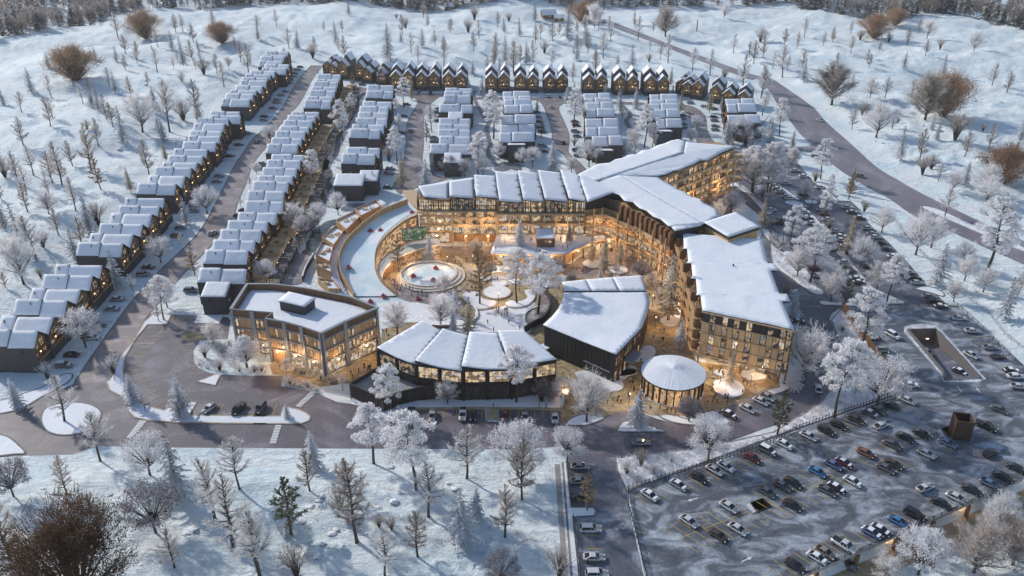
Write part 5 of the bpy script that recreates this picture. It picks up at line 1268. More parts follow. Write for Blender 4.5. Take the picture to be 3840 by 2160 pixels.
# ---- ice tubing slide with timber walls, viewing boxes and big screen
SL_IN = [("1540 290", 9.2), ("1400 350", 8.8), ("1250 460", 8.0), ("1120 580", 7.0), ("1040 720", 5.8), ("1015 850", 4.8), ("1030 980", 3.6), ("1090 1100", 2.4), ("1200 1210", 1.2), ("1280 1280", .5)]
SL_OUT = [("1410 148", 9.4), ("1120 262", 8.8), ("900 405", 8.0), ("730 560", 7.0), ("640 665", 6.0), ("590 765", 5.0), ("562 880", 4.0), ("582 1000", 2.6), ("650 1135", 1.4), ("745 1285", .5)]
def slide():
    I = [(*PG('v ' + s, z)[0], z) for s, z in SL_IN]; O = [(*PG('v ' + s, z)[0], z) for s, z in SL_OUT]
    def sm(P): 
        xy = smooth_line([p[:2] for p in P], 5); zz = smooth_line([(p[2], 0) for p in P], 5); return [(a[0], a[1], max(.12, b[0])) for a, b in zip(xy, zz)]
    I, O = sm(I), sm(O); root = thing('tubing_slide', 'long crescent ice slide with timber walls sweeping down round the courtyard', 'slide', (I[0][0], I[0][1], 0)); x0, y0 = I[0][:2]
    I = [(p[0]-x0, p[1]-y0, p[2]) for p in I]; O = [(p[0]-x0, p[1]-y0, p[2]) for p in O]
    n = len(I); bm = MB(); K = 12
    v = []
    for i in range(n):
        for k in range(K+1):
            f = k/K; a, c = O[i], I[i]; dip = -.5*math.sin(math.pi*f)
            v.append((a[0]+(c[0]-a[0])*f, a[1]+(c[1]-a[1])*f, max(a[2]+(c[2]-a[2])*f+dip*min(1, a[2]/2), .12)))
    fc = [(i*(K+1)+k, i*(K+1)+k+1, (i+1)*(K+1)+k+1, (i+1)*(K+1)+k) for i in range(n-1) for k in range(K)]
    me = bpy.data.meshes.new('ice'); me.from_pydata(v, [], [tuple(reversed(f)) for f in fc]); me.materials.append(M['ice']); me.polygons.foreach_set("use_smooth", [True]*len(fc)); me.update(); link('ice_track', me, root)
    cap = MB()
    for P, up, side in ((O, 2.1, 1), (I, 1.0, 0)):
        w = MB(); xy = [p[:2] for p in P]; A = offs(xy, .35 if side else -.0); B_ = offs(xy, -.0 if side else -.35)
        for i in range(n-1):
            z0a, z0b = P[i][2], P[i+1][2]; ua = up*min(1, .35+P[i][2]/6); ub = up*min(1, .35+P[i+1][2]/6)
            if side == 0: ua = ub = .35
            w.face([(*B_[i], 0), (*B_[i+1], 0), (*B_[i+1], z0b+ub), (*B_[i], z0a+ua)]) ; w.face([(*A[i+1], 0), (*A[i], 0), (*A[i], z0a+ua), (*A[i+1], z0b+ub)])
            cap.face([(*A[i], z0a+ua+.03), (*B_[i], z0a+ua+.03), (*B_[i+1], z0b+ub+.03), (*A[i+1], z0b+ub+.03)])
        w.build('side_wall', M['timber'], root)
    cap.build('wall_cap', M['timber_lt'], root)
    # posts, rail and glazing on the inner wall (towards the plaza)
    po = MB(); k_ = 0
    xy = [p[:2] for p in I]; T = offs(xy, -.15); TI = offs(xy, .0)
    for i in range(0, n-1):
        for f in (0, .5):
            a = T[i]; c = T[i+1]; x, y = a[0]+(c[0]-a[0])*f, a[1]+(c[1]-a[1])*f; z = I[i][2]+(I[i+1][2]-I[i][2])*f
            po.beam((x, y, z-.1), (x, y, z+1.5), .16, .16)
            if z > 1.5: po.beam((x, y, 0), (x, y, z), .22, .5)
    for i in range(n-1): po.beam((*T[i], I[i][2]+1.5), (*T[i+1], I[i+1][2]+1.5), .15, .15)
    po.build('post', M['timber_lt'], root)
    gz = MB(); G1 = offs(xy, .12)
    for i in range(1, n-14):
        gz.face([(*G1[i], .4), (*G1[i+1], .4), (*G1[i+1], I[i+1][2]-.5), (*G1[i], I[i][2]-.5)])
    gz.build('glazing', M['glass_warm'], root)
    # curved lower roof walk along the inside
    W_ = PG("v 1810 570 1600 590 1420 640 1250 730 1150 800 1080 870 1062 960 1090 1060", 4.2); W2 = PG("v 1810 640 1600 690 1440 740 1300 800 1190 880 1130 950 1105 1000 1100 1062", 4.2)
    W_ = [(p[0]-x0, p[1]-y0) for p in smooth_line(W_, 4)]; W2 = [(p[0]-x0, p[1]-y0) for p in smooth_line(W2, 4)]
    hz_ = [4.2]*len(W_)
    b = MB(); b.prism(W_ + W2[::-1], 3.7, 4.2); b.build('lower_walk', M['stone'], root)
    b = MB(); 
    W3 = [(p[0]*.93+q[0]*.07, p[1]*.93+q[1]*.07) for p, q in zip(W2, W_)]
    for i in range(len(W3)-8): b.face([(*W3[i], 0), (*W3[i+1], 0), (*W3[i+1], 3.7), (*W3[i], 3.7)])
    b.build('lower_glazing', M['glass_warm'], root)
    mm = MB()
    for i in range(len(W2)-8):
        for f in (0, .33, .66): x, y = W3[i][0]+(W3[i+1][0]-W3[i][0])*f, W3[i][1]+(W3[i+1][1]-W3[i][1])*f; mm.beam((x, y-.1, 0), (x, y-.1, 3.7), .16, .16)
    mm.build('lower_mullion', M['timber_dk'], root)
    for i in (2, 9, 16, 22): lamp_pt(root, W2[i][0]+1.0, W2[i][1]-2.0, 3.2, 500)
    # viewing boxes with tables, above the stepped walk
    steps = MB(); Bo = smooth_line(PG("v 1080 190 900 290 700 480 500 690 455 870 470 1010 560 1180 640 1270", 4), 6); Bi = smooth_line(PG("v 1150 230 930 330 730 490 590 680 545 800 545 920 600 1060 720 1260", 4), 6)
    nb = len(Bo)
    for i in range(nb-1):
        f = i/(nb-1); z = 7.0*(1-f)+.4
        a, b2, c, d = Bo[i], Bo[i+1], Bi[i+1], Bi[i]; R_ = lambda p: (p[0]-x0, p[1]-y0)
        for q in range(3):
            g0, g1 = q/3, (q+1)/3; L_ = lambda u, v_, g: (u[0]+(v_[0]-u[0])*g, u[1]+(v_[1]-u[1])*g)
            steps.prism([R_(L_(a, b2, g0)), R_(L_(a, b2, g1)), R_(L_(d, c, g1)), R_(L_(d, c, g0))], 0, z-.18*q)
    steps.build('steps', M['snow'], root)
slide()
BOXES = [("772 200", "830 290", "1083 165", "1020 95", 8.4, 3.0), ("525 345", "655 455", "828 290", "760 230", 7.4, 3.2), ("352 550", "500 645", "625 470", "525 410", 6.2, 3.0), ("275 765", "445 852", "495 655", "360 610", 5.2, 3.0), ("285 905", "470 985", "445 865", "275 850", 4.2, 3.0), ("300 1060", "440 1190", "585 1190", "485 1080", 2.6, 2.2)]
def boxes():
    for k, (a, b_, c, d, z, h) in enumerate(BOXES):
        P = [PG('v ' + s, z)[0] for s in (a, b_, c, d)]; x0, y0 = P[0]
        root = thing('viewing_box', 'timber viewing box with picnic tables beside the ice slide', 'terrace', (x0, y0, 0), 0, 'viewing boxes stepping up beside the ice slide', 'V')
        Q = [(p[0]-x0, p[1]-y0) for p in P]; b = MB(); b.prism(Q, 0, z-.9); b.build('base', M['timber'], root)
        s = MB(); s.prism([(q[0]*.96, q[1]*.96) for q in Q], z-.9, z-.8); s.build('snow_floor', M['snow'], root)
        r = MB()
        for i in range(4): strip(r, [Q[i], Q[(i+1) % 4]], .14, z-1.2, z)
        r.build('parapet', M['timber'], root)
        cx, cy = sum(q[0] for q in Q)/4, sum(q[1] for q in Q)/4
        for j in range(2 if k < 5 else 1):
            tx, ty = x0+cx+(j-.5)*(.3*(Q[2][0]-Q[0][0])), y0+cy+(j-.5)*(.3*(Q[2][1]-Q[0][1]))
            t = thing('picnic_table', 'light picnic table in a viewing box', 'table', (tx, ty, z-.8), k*.5, 'picnic tables in the viewing boxes', 'V2')
            m = MB(); m.box(-1,-.4,.68,1,.4,.76); m.build('table_top', M['timber_lt'], t)
            for sg in (-1, 1): m = MB(); m.box(-1,sg*.75-.15,.4,1,sg*.75+.15,.47); m.build('bench', M['timber_lt'], t)
            m = MB(); m.box(-.8,-.7,0,-.7,.7,.68); m.box(.7,-.7,0,.8,.7,.68); m.build('leg', M['timber_lt'], t)
    t = thing('video_screen', 'large outdoor screen showing green shirted players hung on the timber wall', 'screen', (*G('v', 1500, 592, 5.6), 5.6), 0)
    A, B_ = G('v', 1345, 610, 5.4), G('v', 1662, 575, 5.4); dx, dy = B_[0]-A[0], B_[1]-A[1]; l = math.hypot(dx, dy); t.rotation_euler = (0, 0, math.atan2(dy, dx)); t.location = ((A[0]+B_[0])/2, (A[1]+B_[1])/2, 5.4)
    f = MB(); f.box(-l/2,-.05,-.1,l/2,.5,4.9); f.build('frame', M['black'], t)
    m = mat('screen_picture', (.02,.05,.03), .3); nt = m.node_tree; bs = nt.nodes['Principled BSDF']; tc = nt.nodes['Texture Coordinate']
    nz = nt.nodes.new('ShaderNodeTexNoise'); nz.inputs['Scale'].default_value = .8; nz.inputs['Detail'].default_value = 5; nz.inputs['Distortion'].default_value = 1.6
    cr = nt.nodes.new('ShaderNodeValToRGB'); e = cr.color_ramp.elements; e[0].position = .42; e[0].color = (.006,.02,.018,1); e[1].position = .49; e[1].color = (.006,.07,.035,1)
    for ps_, c_ in ((.56,(.16,.2,.13,1)),(.61,(.38,.24,.15,1)),(.68,(.6,.58,.5,1))): q = e.new(ps_); q.color = c_
    nt.links.new(tc.outputs['Object'], nz.inputs['Vector']); nt.links.new(nz.outputs[0], cr.inputs[0]); nt.links.new(cr.outputs[0], bs.inputs['Emission Color']); bs.inputs['Emission Strength'].default_value = .9
    s = MB(); s.face([(-l/2+.15,-.08,.1),(l/2-.15,-.08,.1),(l/2-.15,-.08,4.7),(-l/2+.15,-.08,4.7)]); s.build('display', m, t)
boxes()
# ---- round rink with steps, round planters, sunken gardens
def disc(b, r0, r1, z0, z1, n=48, mi=0): b.tube((0,0,z0), (0,0,z1), r0, r1, n, mi)
def rink():
    c = (-33.0+1.2, 266.3); c = G('v', 1700, 1020, .8); root = thing('round_rink', 'round raised ice rink with white curved steps in the courtyard', 'rink', (*c, 0))
    R1 = 11.9; s = MB()
    for k, (r, z) in enumerate(((R1, .42), (R1-.9, .84), (R1-1.8, 1.26))):
        off = -1.2*(k/2.0); n = 64
        P = [(math.cos(2*math.pi*i/n)*r+off*.8, math.sin(2*math.pi*i/n)*r - off*.5) for i in range(n)]
        Hh = [(math.cos(2*math.pi*i/n)*(R1-2.6)-1.0, math.sin(2*math.pi*i/n)*(R1-2.6)+.6) for i in range(n)]
        s.prism(P, 0, z, 0, 0, holes=(Hh,))
    s.build('steps', M['stone'], root)
    i_ = MB(); n = 64; i_.prism([(math.cos(2*math.pi*i/n)*(R1-2.55)-1.0, math.sin(2*math.pi*i/n)*(R1-2.55)+.6) for i in range(n)], .3, .62); i_.build('ice', M['ice'], root)
rink()
def planter(t, x, y, r, label, z=.0, h=.5, m='stone', grp=None, top='snow', sy=.9):
    c = G(t, x, y, z); root = thing('planter', label, 'planter', (*c, z), 0, grp, 'P'); b = MB(); disc(b, r, r*1.04, 0, h); b.tube((0,0,h), (0,0,h+.001), r*1.04, r*.9, 48)
    b.build('rim', M[m], root); s = MB(); n = 40
    P = [(math.cos(2*math.pi*i/n)*r*.93, math.sin(2*math.pi*i/n)*r*.93) for i in range(n)]; s.prism(P, .05, h+.06); s.build('snow_bed', M[top], root); return root
planter('A', 1222, 640, 4.6, 'wide round stone basin filled with frosted grass in the courtyard', top='snow_lump')
planter('A', 1262, 505, 2.7, 'small round stone basin behind the wide round basin')
planter('A', 1880, 530, 3.0, 'round snowy planter on the plaza left of the dark theatre')
planter('A', 440, 730, 3.2, 'round snowy planter with bare trees right of the rink steps')
planter('x', 258, 1165, 3.3, 'round snow filled planter under a glowing fir by the lodge')
planter('x', 585, 1235, 3.4, 'oval snow planter near the dark pond of the courtyard')
planter('x', 556, 1310, 1.4, 'small black rimmed round tree tub', m='black', h=.35)
planter('w', 1958, 955, 1.3, 'white round tree tub on the snowy terrace', z=5.1)
planter('z', 1285, 660, 4.2, 'large white oval planter with frosted shrubs by the round pavilion', h=.7, m='snow')
planter('u', 2285, 490, 1.7, 'round tree tub on the dark ledge between hall and theatre', z=2, h=.4, m='black')
def blob(t, P, label, z=.45, m='stone', top='snow', name='planter'):
    P = smooth_line(PG(P), 3, True); x0, y0 = P[0]; root = thing(name, label, 'planter', (x0, y0, 0), 0, None, 'P'); Q = [(p[0]-x0, p[1]-y0) for p in P]
    b = MB(); b.prism(Q, 0, z, 0, 0); b.build('rim', M[m], root); b = MB(); c = (sum(q[0] for q in Q)/len(Q), sum(q[1] for q in Q)/len(Q)); b.prism([(c[0]+(q[0]-c[0])*.94, c[1]+(q[1]-c[1])*.93) for q in Q], .1, z+.07); b.build('snow_bed', M[top], root)
blob('A', "A 705 680 760 625 860 620 940 650 990 720 1080 760 1190 770 1210 820 1120 880 930 905 860 860 780 800 710 740", 'curved white snow bank planter with a tall larch, left of the basins')
blob('A', "A 1340 810 1420 770 1520 790 1640 760 1690 700 1640 620 1720 600 1795 660 1790 740 1700 830 1560 870 1400 865", 'curved white snow bank planter right of the wide round basin')
blob('A', "A 980 400 1150 385 1350 395 1500 420 1580 470 1560 510 1470 520 1380 470 1260 440 1100 450 1000 470", 'curved white snow bank planter behind the two round basins')
for s_, lb in (("z -60 330 0 260 90 300 100 325 220 320 300 310 380 230 385 180 340 130 250 135 190 200 90 310", 'snow mound bed between theatre and round pavilion'), ("z -120 560 -30 560 60 500 160 470 165 420 120 380 50 370 -60 440", 'snow mound bed at the foot of the theatre corner'),
   ("B 290 1085 360 1050 440 1040 490 960 500 900 520 960 510 1100 460 1150 370 1160 300 1120", 'winding snow bed with a tall glowing fir in the plaza lane'), ("z 1430 450 1600 430 1700 430 1760 480 1740 530 1620 550 1500 530", 'white oval snow bed under the hotel corner'),
   ("z 1100 440 1250 420 1300 470 1230 510 1130 480", 'white snow bed under the hotel front'), ("k 490 0 560 40 670 45 690 110 740 135 820 120 835 80 800 30 860 20 930 5 925 -30 800 -25 650 -20", 'long snow bed in front of the dark theatre'),
   ("k 510 160 520 130 590 115 650 130 665 170 640 205 570 215 520 195", 'round snow bed with a white bare tree near the drop off loop')):
    blob('A', s_, lb, .3, 'snow')
# dark curved wall of the sunken garden
def garden_wall():
    P = smooth_line(PG("A 1640 1235 1780 1150 1920 1080 2000 980 2030 850 2010 740 1960 660 1890 605"), 4); root = thing('garden_wall', 'curved black wall round a sunken garden in front of the theatre', 'wall', (*P[0], 0)); x0, y0 = P[0]; b = MB()
    strip(b, [(p[0]-x0, p[1]-y0) for p in P], .45, 0, 2.2); b.build('wall', M['black'], root)
    sheet('sunken_garden', smooth_line(PG("A 1640 1000 1700 920 1800 860 1880 800 1900 620 1980 700 2010 860 1980 980 1880 1080 1760 1150 1660 1080"), 3, True), M['plaza_grey'], z=.082)
garden_wall()
def curved_wall(s, label, m='black', h=1.3, w=.35):
    P = smooth_line(PG(s), 4); root = thing('low_wall', label, 'wall', (*P[0], 0), 0, None, 'W'); x0, y0 = P[0]; b = MB(); strip(b, [(p[0]-x0, p[1]-y0) for p in P], w, 0, h); b.build('wall', M[m], root)
    t = MB(); strip(t, [(p[0]-x0, p[1]-y0) for p in P], w*1.2, h, h+.08); t.build('snow_cap', M['snow'], root)
curved_wall("v 120 1110 150 1010 190 930 255 820", 'dark curved retaining wall left of the lowest viewing boxes', h=2.2)
curved_wall("p 1330 1430 1380 1330 1360 1250 1380 1180 1480 1100", 'dark sinuous low wall beside the footpath by the stream', h=1.0)
curved_wall("A 820 800 880 860 920 940 910 1020 830 1080", 'pale curved stone seat wall by the brown larch', 'stone', .6, .5)
curved_wall("A 1740 1200 1640 1080 1650 960 1720 900 1840 850", 'low stone edge around the sunken garden', 'stone', .4, .4)
curved_wall("A 245 1165 370 1172 530 1172", 'rust brown low wall at the rear of the glazed hall', 'timber_dk', 1.2, .3)
# ---------------------------------------------------------------- trees
def treemat(name, col, col2, rough=.85, snow=None, var=.12, sc=.8):
    """foliage/bark material; upward-facing faces carry rime or snow"""
    m = mat(name, col, rough, noise_=(sc, col2, .35, .65, 3), var=var)
    tr = 1
    if snow:
        nt = m.node_tree; b = nt.nodes['Principled BSDF']; ge = nt.nodes.new('ShaderNodeNewGeometry'); sx = nt.nodes.new('ShaderNodeSeparateXYZ')
        ab = nt.nodes.new('ShaderNodeMath'); ab.operation = 'ABSOLUTE'; mr = nt.nodes.new('ShaderNodeMapRange'); mr.inputs[1].default_value = snow[1]; mr.inputs[2].default_value = snow[2]; mr.clamp = True
        nt.links.new(ge.outputs['True Normal'], sx.inputs[0]); nt.links.new(sx.outputs[2], ab.inputs[0]); nt.links.new(ab.outputs[0], mr.inputs[0])
        mx = nt.nodes.new('ShaderNodeMixRGB'); mx.inputs[2].default_value = (*snow[0], 1); s = b.inputs['Base Color']
        nt.links.new(mr.outputs[0], mx.inputs[0]); nt.links.new(s.links[0].from_socket, mx.inputs[1]); nt.links.new(mx.outputs[0], s)
    if name != 'bark' and name != 'snowy_rock':
        nt = m.node_tree; b = nt.nodes['Principled BSDF']; t = nt.nodes.new('ShaderNodeBsdfTranslucent'); x = nt.nodes.new('ShaderNodeMixShader'); x.inputs[0].default_value = .5
        nt.links.new(b.inputs['Base Color'].links[0].from_socket, t.inputs[0]); o = nt.nodes['Material Output']; nt.links.new(b.outputs[0], x.inputs[1]); nt.links.new(t.outputs[0], x.inputs[2]); nt.links.new(x.outputs[0], o.inputs[0])
    return m
SN = (.80,.82,.86)
TM = dict(bark=treemat('bark', (.085,.060,.048), (.045,.034,.03), snow=((.55,.55,.58), .75, .95)),
 frost=treemat('frosted_twigs', (.68,.65,.64), (.90,.89,.90), var=.12), frostw=treemat('white_frosted_twigs', (.74,.71,.71), (.92,.91,.92), var=.08), frostd=treemat('half_frosted_twigs', (.38,.32,.29), (.64,.60,.58), var=.2),
 rime=treemat('rime_clumps', (.92,.92,.94), (.80,.79,.82), var=.03), leafw=treemat('rimed_leaves', (.93,.93,.95), (.66,.65,.69), var=.08, sc=1.6),
 needle=treemat('snowy_needles', (.075,.085,.075), (.16,.155,.15), snow=(SN, .5, .92), var=.2), needlew=treemat('heavy_snow_needles', (.34,.35,.38), (.6,.61,.64), snow=(SN, .2, .6)),
 green=treemat('green_needles', (.085,.105,.045), (.14,.15,.07), snow=((.6,.62,.6), .75, .98)), gold=treemat('golden_needles', (.26,.16,.065), (.40,.28,.14), snow=((.75,.70,.6), .6, .95)),
 brown=treemat('brown_leaves', (.34,.20,.12), (.46,.33,.24), var=.15), brownd=treemat('rust_leaves', (.055,.036,.024), (.15,.085,.05), snow=((.4,.38,.38), .93, 1.0), var=.1, sc=.35), dkleaf=treemat('dark_rimed_leaves', (.16,.14,.15), (.42,.42,.47), var=.1, sc=1.5))
def ribbon3(b, a, c, w, rr, mi=0):
    d = (c-a); l = d.length
    if l < 1e-4: return
    n = d.cross(Vector((rr.gauss(0,1), rr.gauss(0,1), rr.gauss(0,1))));
    if n.length < 1e-4: return
    n = n.normalized()*w*.5; k = len(b.v); b.v += [tuple(a-n), tuple(a+n), tuple(c)]; b.f.append((k, k+1, k+2)); b.m.append(mi)
def leaf(b, p, s, rr, mi=0):
    u = Vector((rr.gauss(0,1), rr.gauss(0,1), rr.gauss(0,1))).normalized(); w = u.orthogonal().normalized()
    w = Matrix.Rotation(rr.random()*6.28, 3, u) @ w; x = u.cross(w); s1 = s*rr.uniform(.6,1.2)
    k = len(b.v); b.v += [tuple(p+w*s1), tuple(p-w*s1*.5+x*s1*.8), tuple(p-w*s1*.5-x*s1*.8)]; b.f.append((k, k+1, k+2)); b.m.append(mi)
def finish(nm, tb, cb, tm, cm):
    root = link(nm, None); tb.build('trunk', TM['bark'], root); cb.build('crown', cm if isinstance(cm, list) else TM[cm], root); return root
def bare(seed, kind='b', cm='frost', H_=10.0, spread=.24, first=.28, nl=30, up=.75, tw=.055, dens=1.0, trunk_r=.22, oval=False, name='bare_tree'):
    rr = random.Random(seed); t = MB(); c = MB(); lean = Vector((rr.uniform(-.03,.03), rr.uniform(-.03,.03), 0))
    P = lambda f: Vector((lean.x*f*H_+.12*math.sin(f*7+seed), lean.y*f*H_+.1*math.cos(f*6+seed), f*H_))
    top = .93 if not oval else .55
    for k in range(8): t.tube(P(top*k/8), P(top*(k+1)/8), trunk_r*(1-k/8*.85), trunk_r*(1-(k+1)/8*.85), 6)
    t.tube(P(0)-Vector((0,0,.3)), P(.02), trunk_r*1.6, trunk_r, 6)
    for i in range(nl):
        f = first + (top-first)*((i+rr.random())/nl); a = i*2.4+rr.random(); g = (f-first)/(top-first)
        if oval: L_ = H_*spread*(1.15-.3*g)*rr.uniform(.75,1.15); el = .45+.75*g+rr.uniform(-.12,.2)
        else: L_ = H_*spread*(math.sin(math.pi*min(1,(.3+.7*g)))**.7*.95+.10)*(1.1-.5*g)*rr.uniform(.6,1.2); el = up*rr.uniform(.1,.75)+.55*g*g
        d = Vector((math.cos(a)*math.cos(el), math.sin(a)*math.cos(el), math.sin(el))); p = P(f); prev = p; r0 = trunk_r*.42*(1-g*.6)+.02
        nseg = 4
        for s in range(nseg):
            d2 = (d + Vector((rr.gauss(0,.13), rr.gauss(0,.13), rr.gauss(0,.1)+(.10 if not oval else .05)))).normalized(); q = prev + d2*L_/nseg
            t.tube(prev, q, r0*(1-s/nseg)+.012, r0*(1-(s+1)/nseg)+.01, 4); 
            for _ in range(int((3+s*2.6)*dens)):
                sd = (d2 + Vector((rr.gauss(0,.75), rr.gauss(0,.75), rr.gauss(.15,.5)))).normalized(); st = prev+(q-prev)*rr.random(); l1 = L_*rr.uniform(.12,.3)*(1.1 if not oval else 1.3); e = st+sd*l1
                ribbon3(c, st, e, tw*1.1, rr)
                for _ in range(5): 
                    s0 = st+(e-st)*rr.uniform(.2,1); ribbon3(c, s0, s0+(sd+Vector((rr.gauss(0,.7), rr.gauss(0,.7), rr.gauss(0,.6)))).normalized()*l1*rr.uniform(.3,.75), tw, rr)
            prev = q; d = d2
    return finish(name, t, c, 'bark', cm)
def conifer(seed, cm='needle', H_=10.0, R_=1.9, first=.08, n=26, sag=.25, dens=1.0, irregular=.15, name='fir_tree', leafs=.16):
    rr = random.Random(seed); t = MB(); c = MB()
    t.tube((0,0,-.3), (0,0,H_*.5), .16, .10, 6); t.tube((0,0,H_*.5), (0,0,H_), .10, .01, 5)
    for i in range(n):
        f = first+(1-first)*(i/n); z = f*H_; R1 = R_*((1-(f-first)/(1-first))**.85)+.12
        if f < first+.12: R1 *= .75+(f-first)*2
        nb = 7 if f < .8 else 5
        for k in range(nb):
            a = k*6.283/nb+i*1.3+rr.uniform(-.25,.25); L_ = R1*rr.uniform(1-irregular*2,1+irregular); d = Vector((math.cos(a), math.sin(a), 0)); sd = Vector((-d.y, d.x, 0))
            ribbon3(t, Vector((0,0,z)), Vector((0,0,z))+d*L_*.8+Vector((0,0,-sag*L_*.5)), .05, rr)
            m = max(3, int(L_*9*dens))
            for j in range(m):
                g = (j+.6)/m; p = Vector((0,0,z+rr.uniform(-.08,.08)))+d*L_*g+Vector((0,0,-sag*L_*g*g+.05*L_)); wd = L_*.34*(1-g*.75)*rr.uniform(.6,1.1)+.05
                for sg in (-1, 1):
                    q = p+sd*wd*sg*rr.uniform(.4,1)+Vector((0,0,-.12*rr.random())); k0 = len(c.v); w2 = leafs*rr.uniform(.7,1.3)
                    c.v += [tuple(p+d*w2), tuple(p-d*w2), tuple(q+d*w2*.3)]; c.f.append((k0,k0+1,k0+2)); c.m.append(0)
                if rr.random() < .4: leaf(c, p, leafs*.9, rr)
    return finish(name, t, c, 'bark', cm)
def puffy(seed, H_=10.0, R_=2.5, first=.38, nc=30, cm='rime', lsz=.16, trunk=True, name='rimed_pine', per=120, crad=.75, wide=1.0):
    rr = random.Random(seed); t = MB(); c = MB()
    P = lambda f: Vector((.25*math.sin(f*5+seed), .2*math.cos(f*4+seed), f*H_))
    for k in range(8): t.tube(P(k/9)-Vector((0,0,.3 if k == 0 else 0)), P((k+1)/9), .2*(1-k/9), .2*(1-(k+1)/9), 6)
    for i in range(nc):
        g = (i+rr.random())/nc; f = first+(1-first)*g*.97; a = i*2.4+rr.random()*.8; rad = R_*(math.sin(math.pi*(.22+.72*g)))*rr.uniform(.45,1.1)*wide
        s = P(min(.85, f-.05)); e = P(f)+Vector((math.cos(a)*rad, math.sin(a)*rad, rr.uniform(-.1,.5)))
        t.tube(s, e, .05, .02, 4); cr_ = crad*rr.uniform(.65,1.25)*(1.1-.35*g)
        for _ in range(per):
            v = Vector((rr.gauss(0,1), rr.gauss(0,1), rr.gauss(0,.7))); v = v.normalized()*(rr.random()**.4)*cr_; v.z *= .7
            leaf(c, e+v, lsz, rr)
        for _ in range(8): ribbon3(t, s+(e-s)*rr.uniform(.4,1), e+Vector((rr.gauss(0,.5), rr.gauss(0,.5), rr.gauss(0,.3))), .05, rr)
    return finish(name, t, c, 'bark', cm)
def roundy(seed, H_=10.0, R_=4.6, cm='leafw', n=5200, name='rimed_tree', base=.16, lsz=.17, hollow=.45, flat=.86):
    rr = random.Random(seed); t = MB(); c = MB(); cz = H_*(base+(1-base)*.52); rz = H_*(1-base)*.5
    t.tube((0,0,-.3), (0,0,H_*base+.8), .24, .18, 7)
    tips = []
    for i in range(46):
        a = i*2.4; el = math.asin(rr.uniform(-.35,1)); d = Vector((math.cos(a)*math.cos(el)*R_, math.sin(a)*math.cos(el)*R_, math.sin(el)*rz))*rr.uniform(.78,1.05)
        e = Vector((0,0,cz))+d; mid = Vector((0,0,H_*base+.6)).lerp(e, .5)+Vector((0,0,.3)); t.tube((0,0,H_*base+.6), mid, .09, .05, 4); t.tube(mid, e, .05, .015, 4); tips.append((mid, e))
    for k in range(n):
        mid, e = tips[k % len(tips)]; p = mid.lerp(e, rr.random()**.45); r = .95
        p = p+Vector((rr.gauss(0,.42), rr.gauss(0,.42), rr.gauss(0,.38)))
        if rr.random() < .3: ribbon3(c, p, p+Vector((rr.gauss(0,.4), rr.gauss(0,.4), rr.gauss(.2,.3))), .07, rr)
        else: leaf(c, p, lsz, rr)
    return finish(name, t, c, 'bark', cm)
def shrub(seed, H_=4.0, R_=1.8, cm='frostd', n=46, name='bare_shrub', tw=.05, sub=9):
    rr = random.Random(seed); t = MB(); c = MB()
    for i in range(n):
        a = i*2.4; sp = rr.random()**.6; e = Vector((math.cos(a)*R_*sp, math.sin(a)*R_*sp, H_*(1-.35*sp*sp)*rr.uniform(.8,1.05))); m = e*.5+Vector((-e.x*.18, -e.y*.18, 0))
        t.tube((math.cos(a)*.1, math.sin(a)*.1, -.2), m, .05, .03, 4); t.tube(m, e, .03, .008, 3)
        for _ in range(sub):
            f = rr.random(); st = m.lerp(e, f); d = ((e-m).normalized()+Vector((rr.gauss(0,.45), rr.gauss(0,.45), rr.gauss(0,.3)))).normalized(); L1 = H_*.16*rr.uniform(.5,1.3); ribbon3(c, st, st+d*L1, tw, rr)
            for _ in range(2): s0 = st+d*L1*rr.random(); ribbon3(c, s0, s0+(d+Vector((rr.gauss(0,.5), rr.gauss(0,.5), rr.gauss(0,.3)))).normalized()*L1*.6, tw*.8, rr)
    return finish(name, t, c, 'bark', cm)
def bushy(seed, H_=10.0, R_=6.5, cm='brown', n=9000, name='brown_tree', lsz=.17):
    rr = random.Random(seed); t = MB(); c = MB(); ends = []
    for i in range(40):
        a = i*2.4; sp = rr.random()**.55; e = Vector((math.cos(a)*R_*sp, math.sin(a)*R_*sp, H_*(math.sqrt(max(0,1-.75*sp*sp)))*rr.uniform(.82,1.02))); m = e*.45; m.z = e.z*.5
        t.tube((math.cos(a)*.25, math.sin(a)*.25, -.3), m, .16, .09, 5); t.tube(m, e, .09, .015, 4); ends.append((m, e))
    for k in range(n):
        m, e = ends[int(rr.random()**1.35*40)]; f = rr.random()**.6; p = m.lerp(e, .05+f)+Vector((rr.gauss(0,.55), rr.gauss(0,.55), rr.gauss(0,.5)))*(1+.3*f)
        if lsz < .1 and noise.noise(p*.55) < -.12: continue
        if lsz > .1 and k % 4 == 0: p = (m*rr.uniform(.25, 1))*1.0+Vector((rr.gauss(0,.6), rr.gauss(0,.6), rr.gauss(0,.3))); p.z = max(.3, p.z); p.x *= 1.25; p.y *= 1.25
        if k % 3: leaf(c, p, lsz*(1.25 if lsz < .1 else 1), rr)
        else: ribbon3(c, p, p+((e-m).normalized()+Vector((rr.gauss(0,.5), rr.gauss(0,.5), rr.gauss(0,.4))))*.8, .06, rr)
    return finish(name, t, c, 'bark', cm)
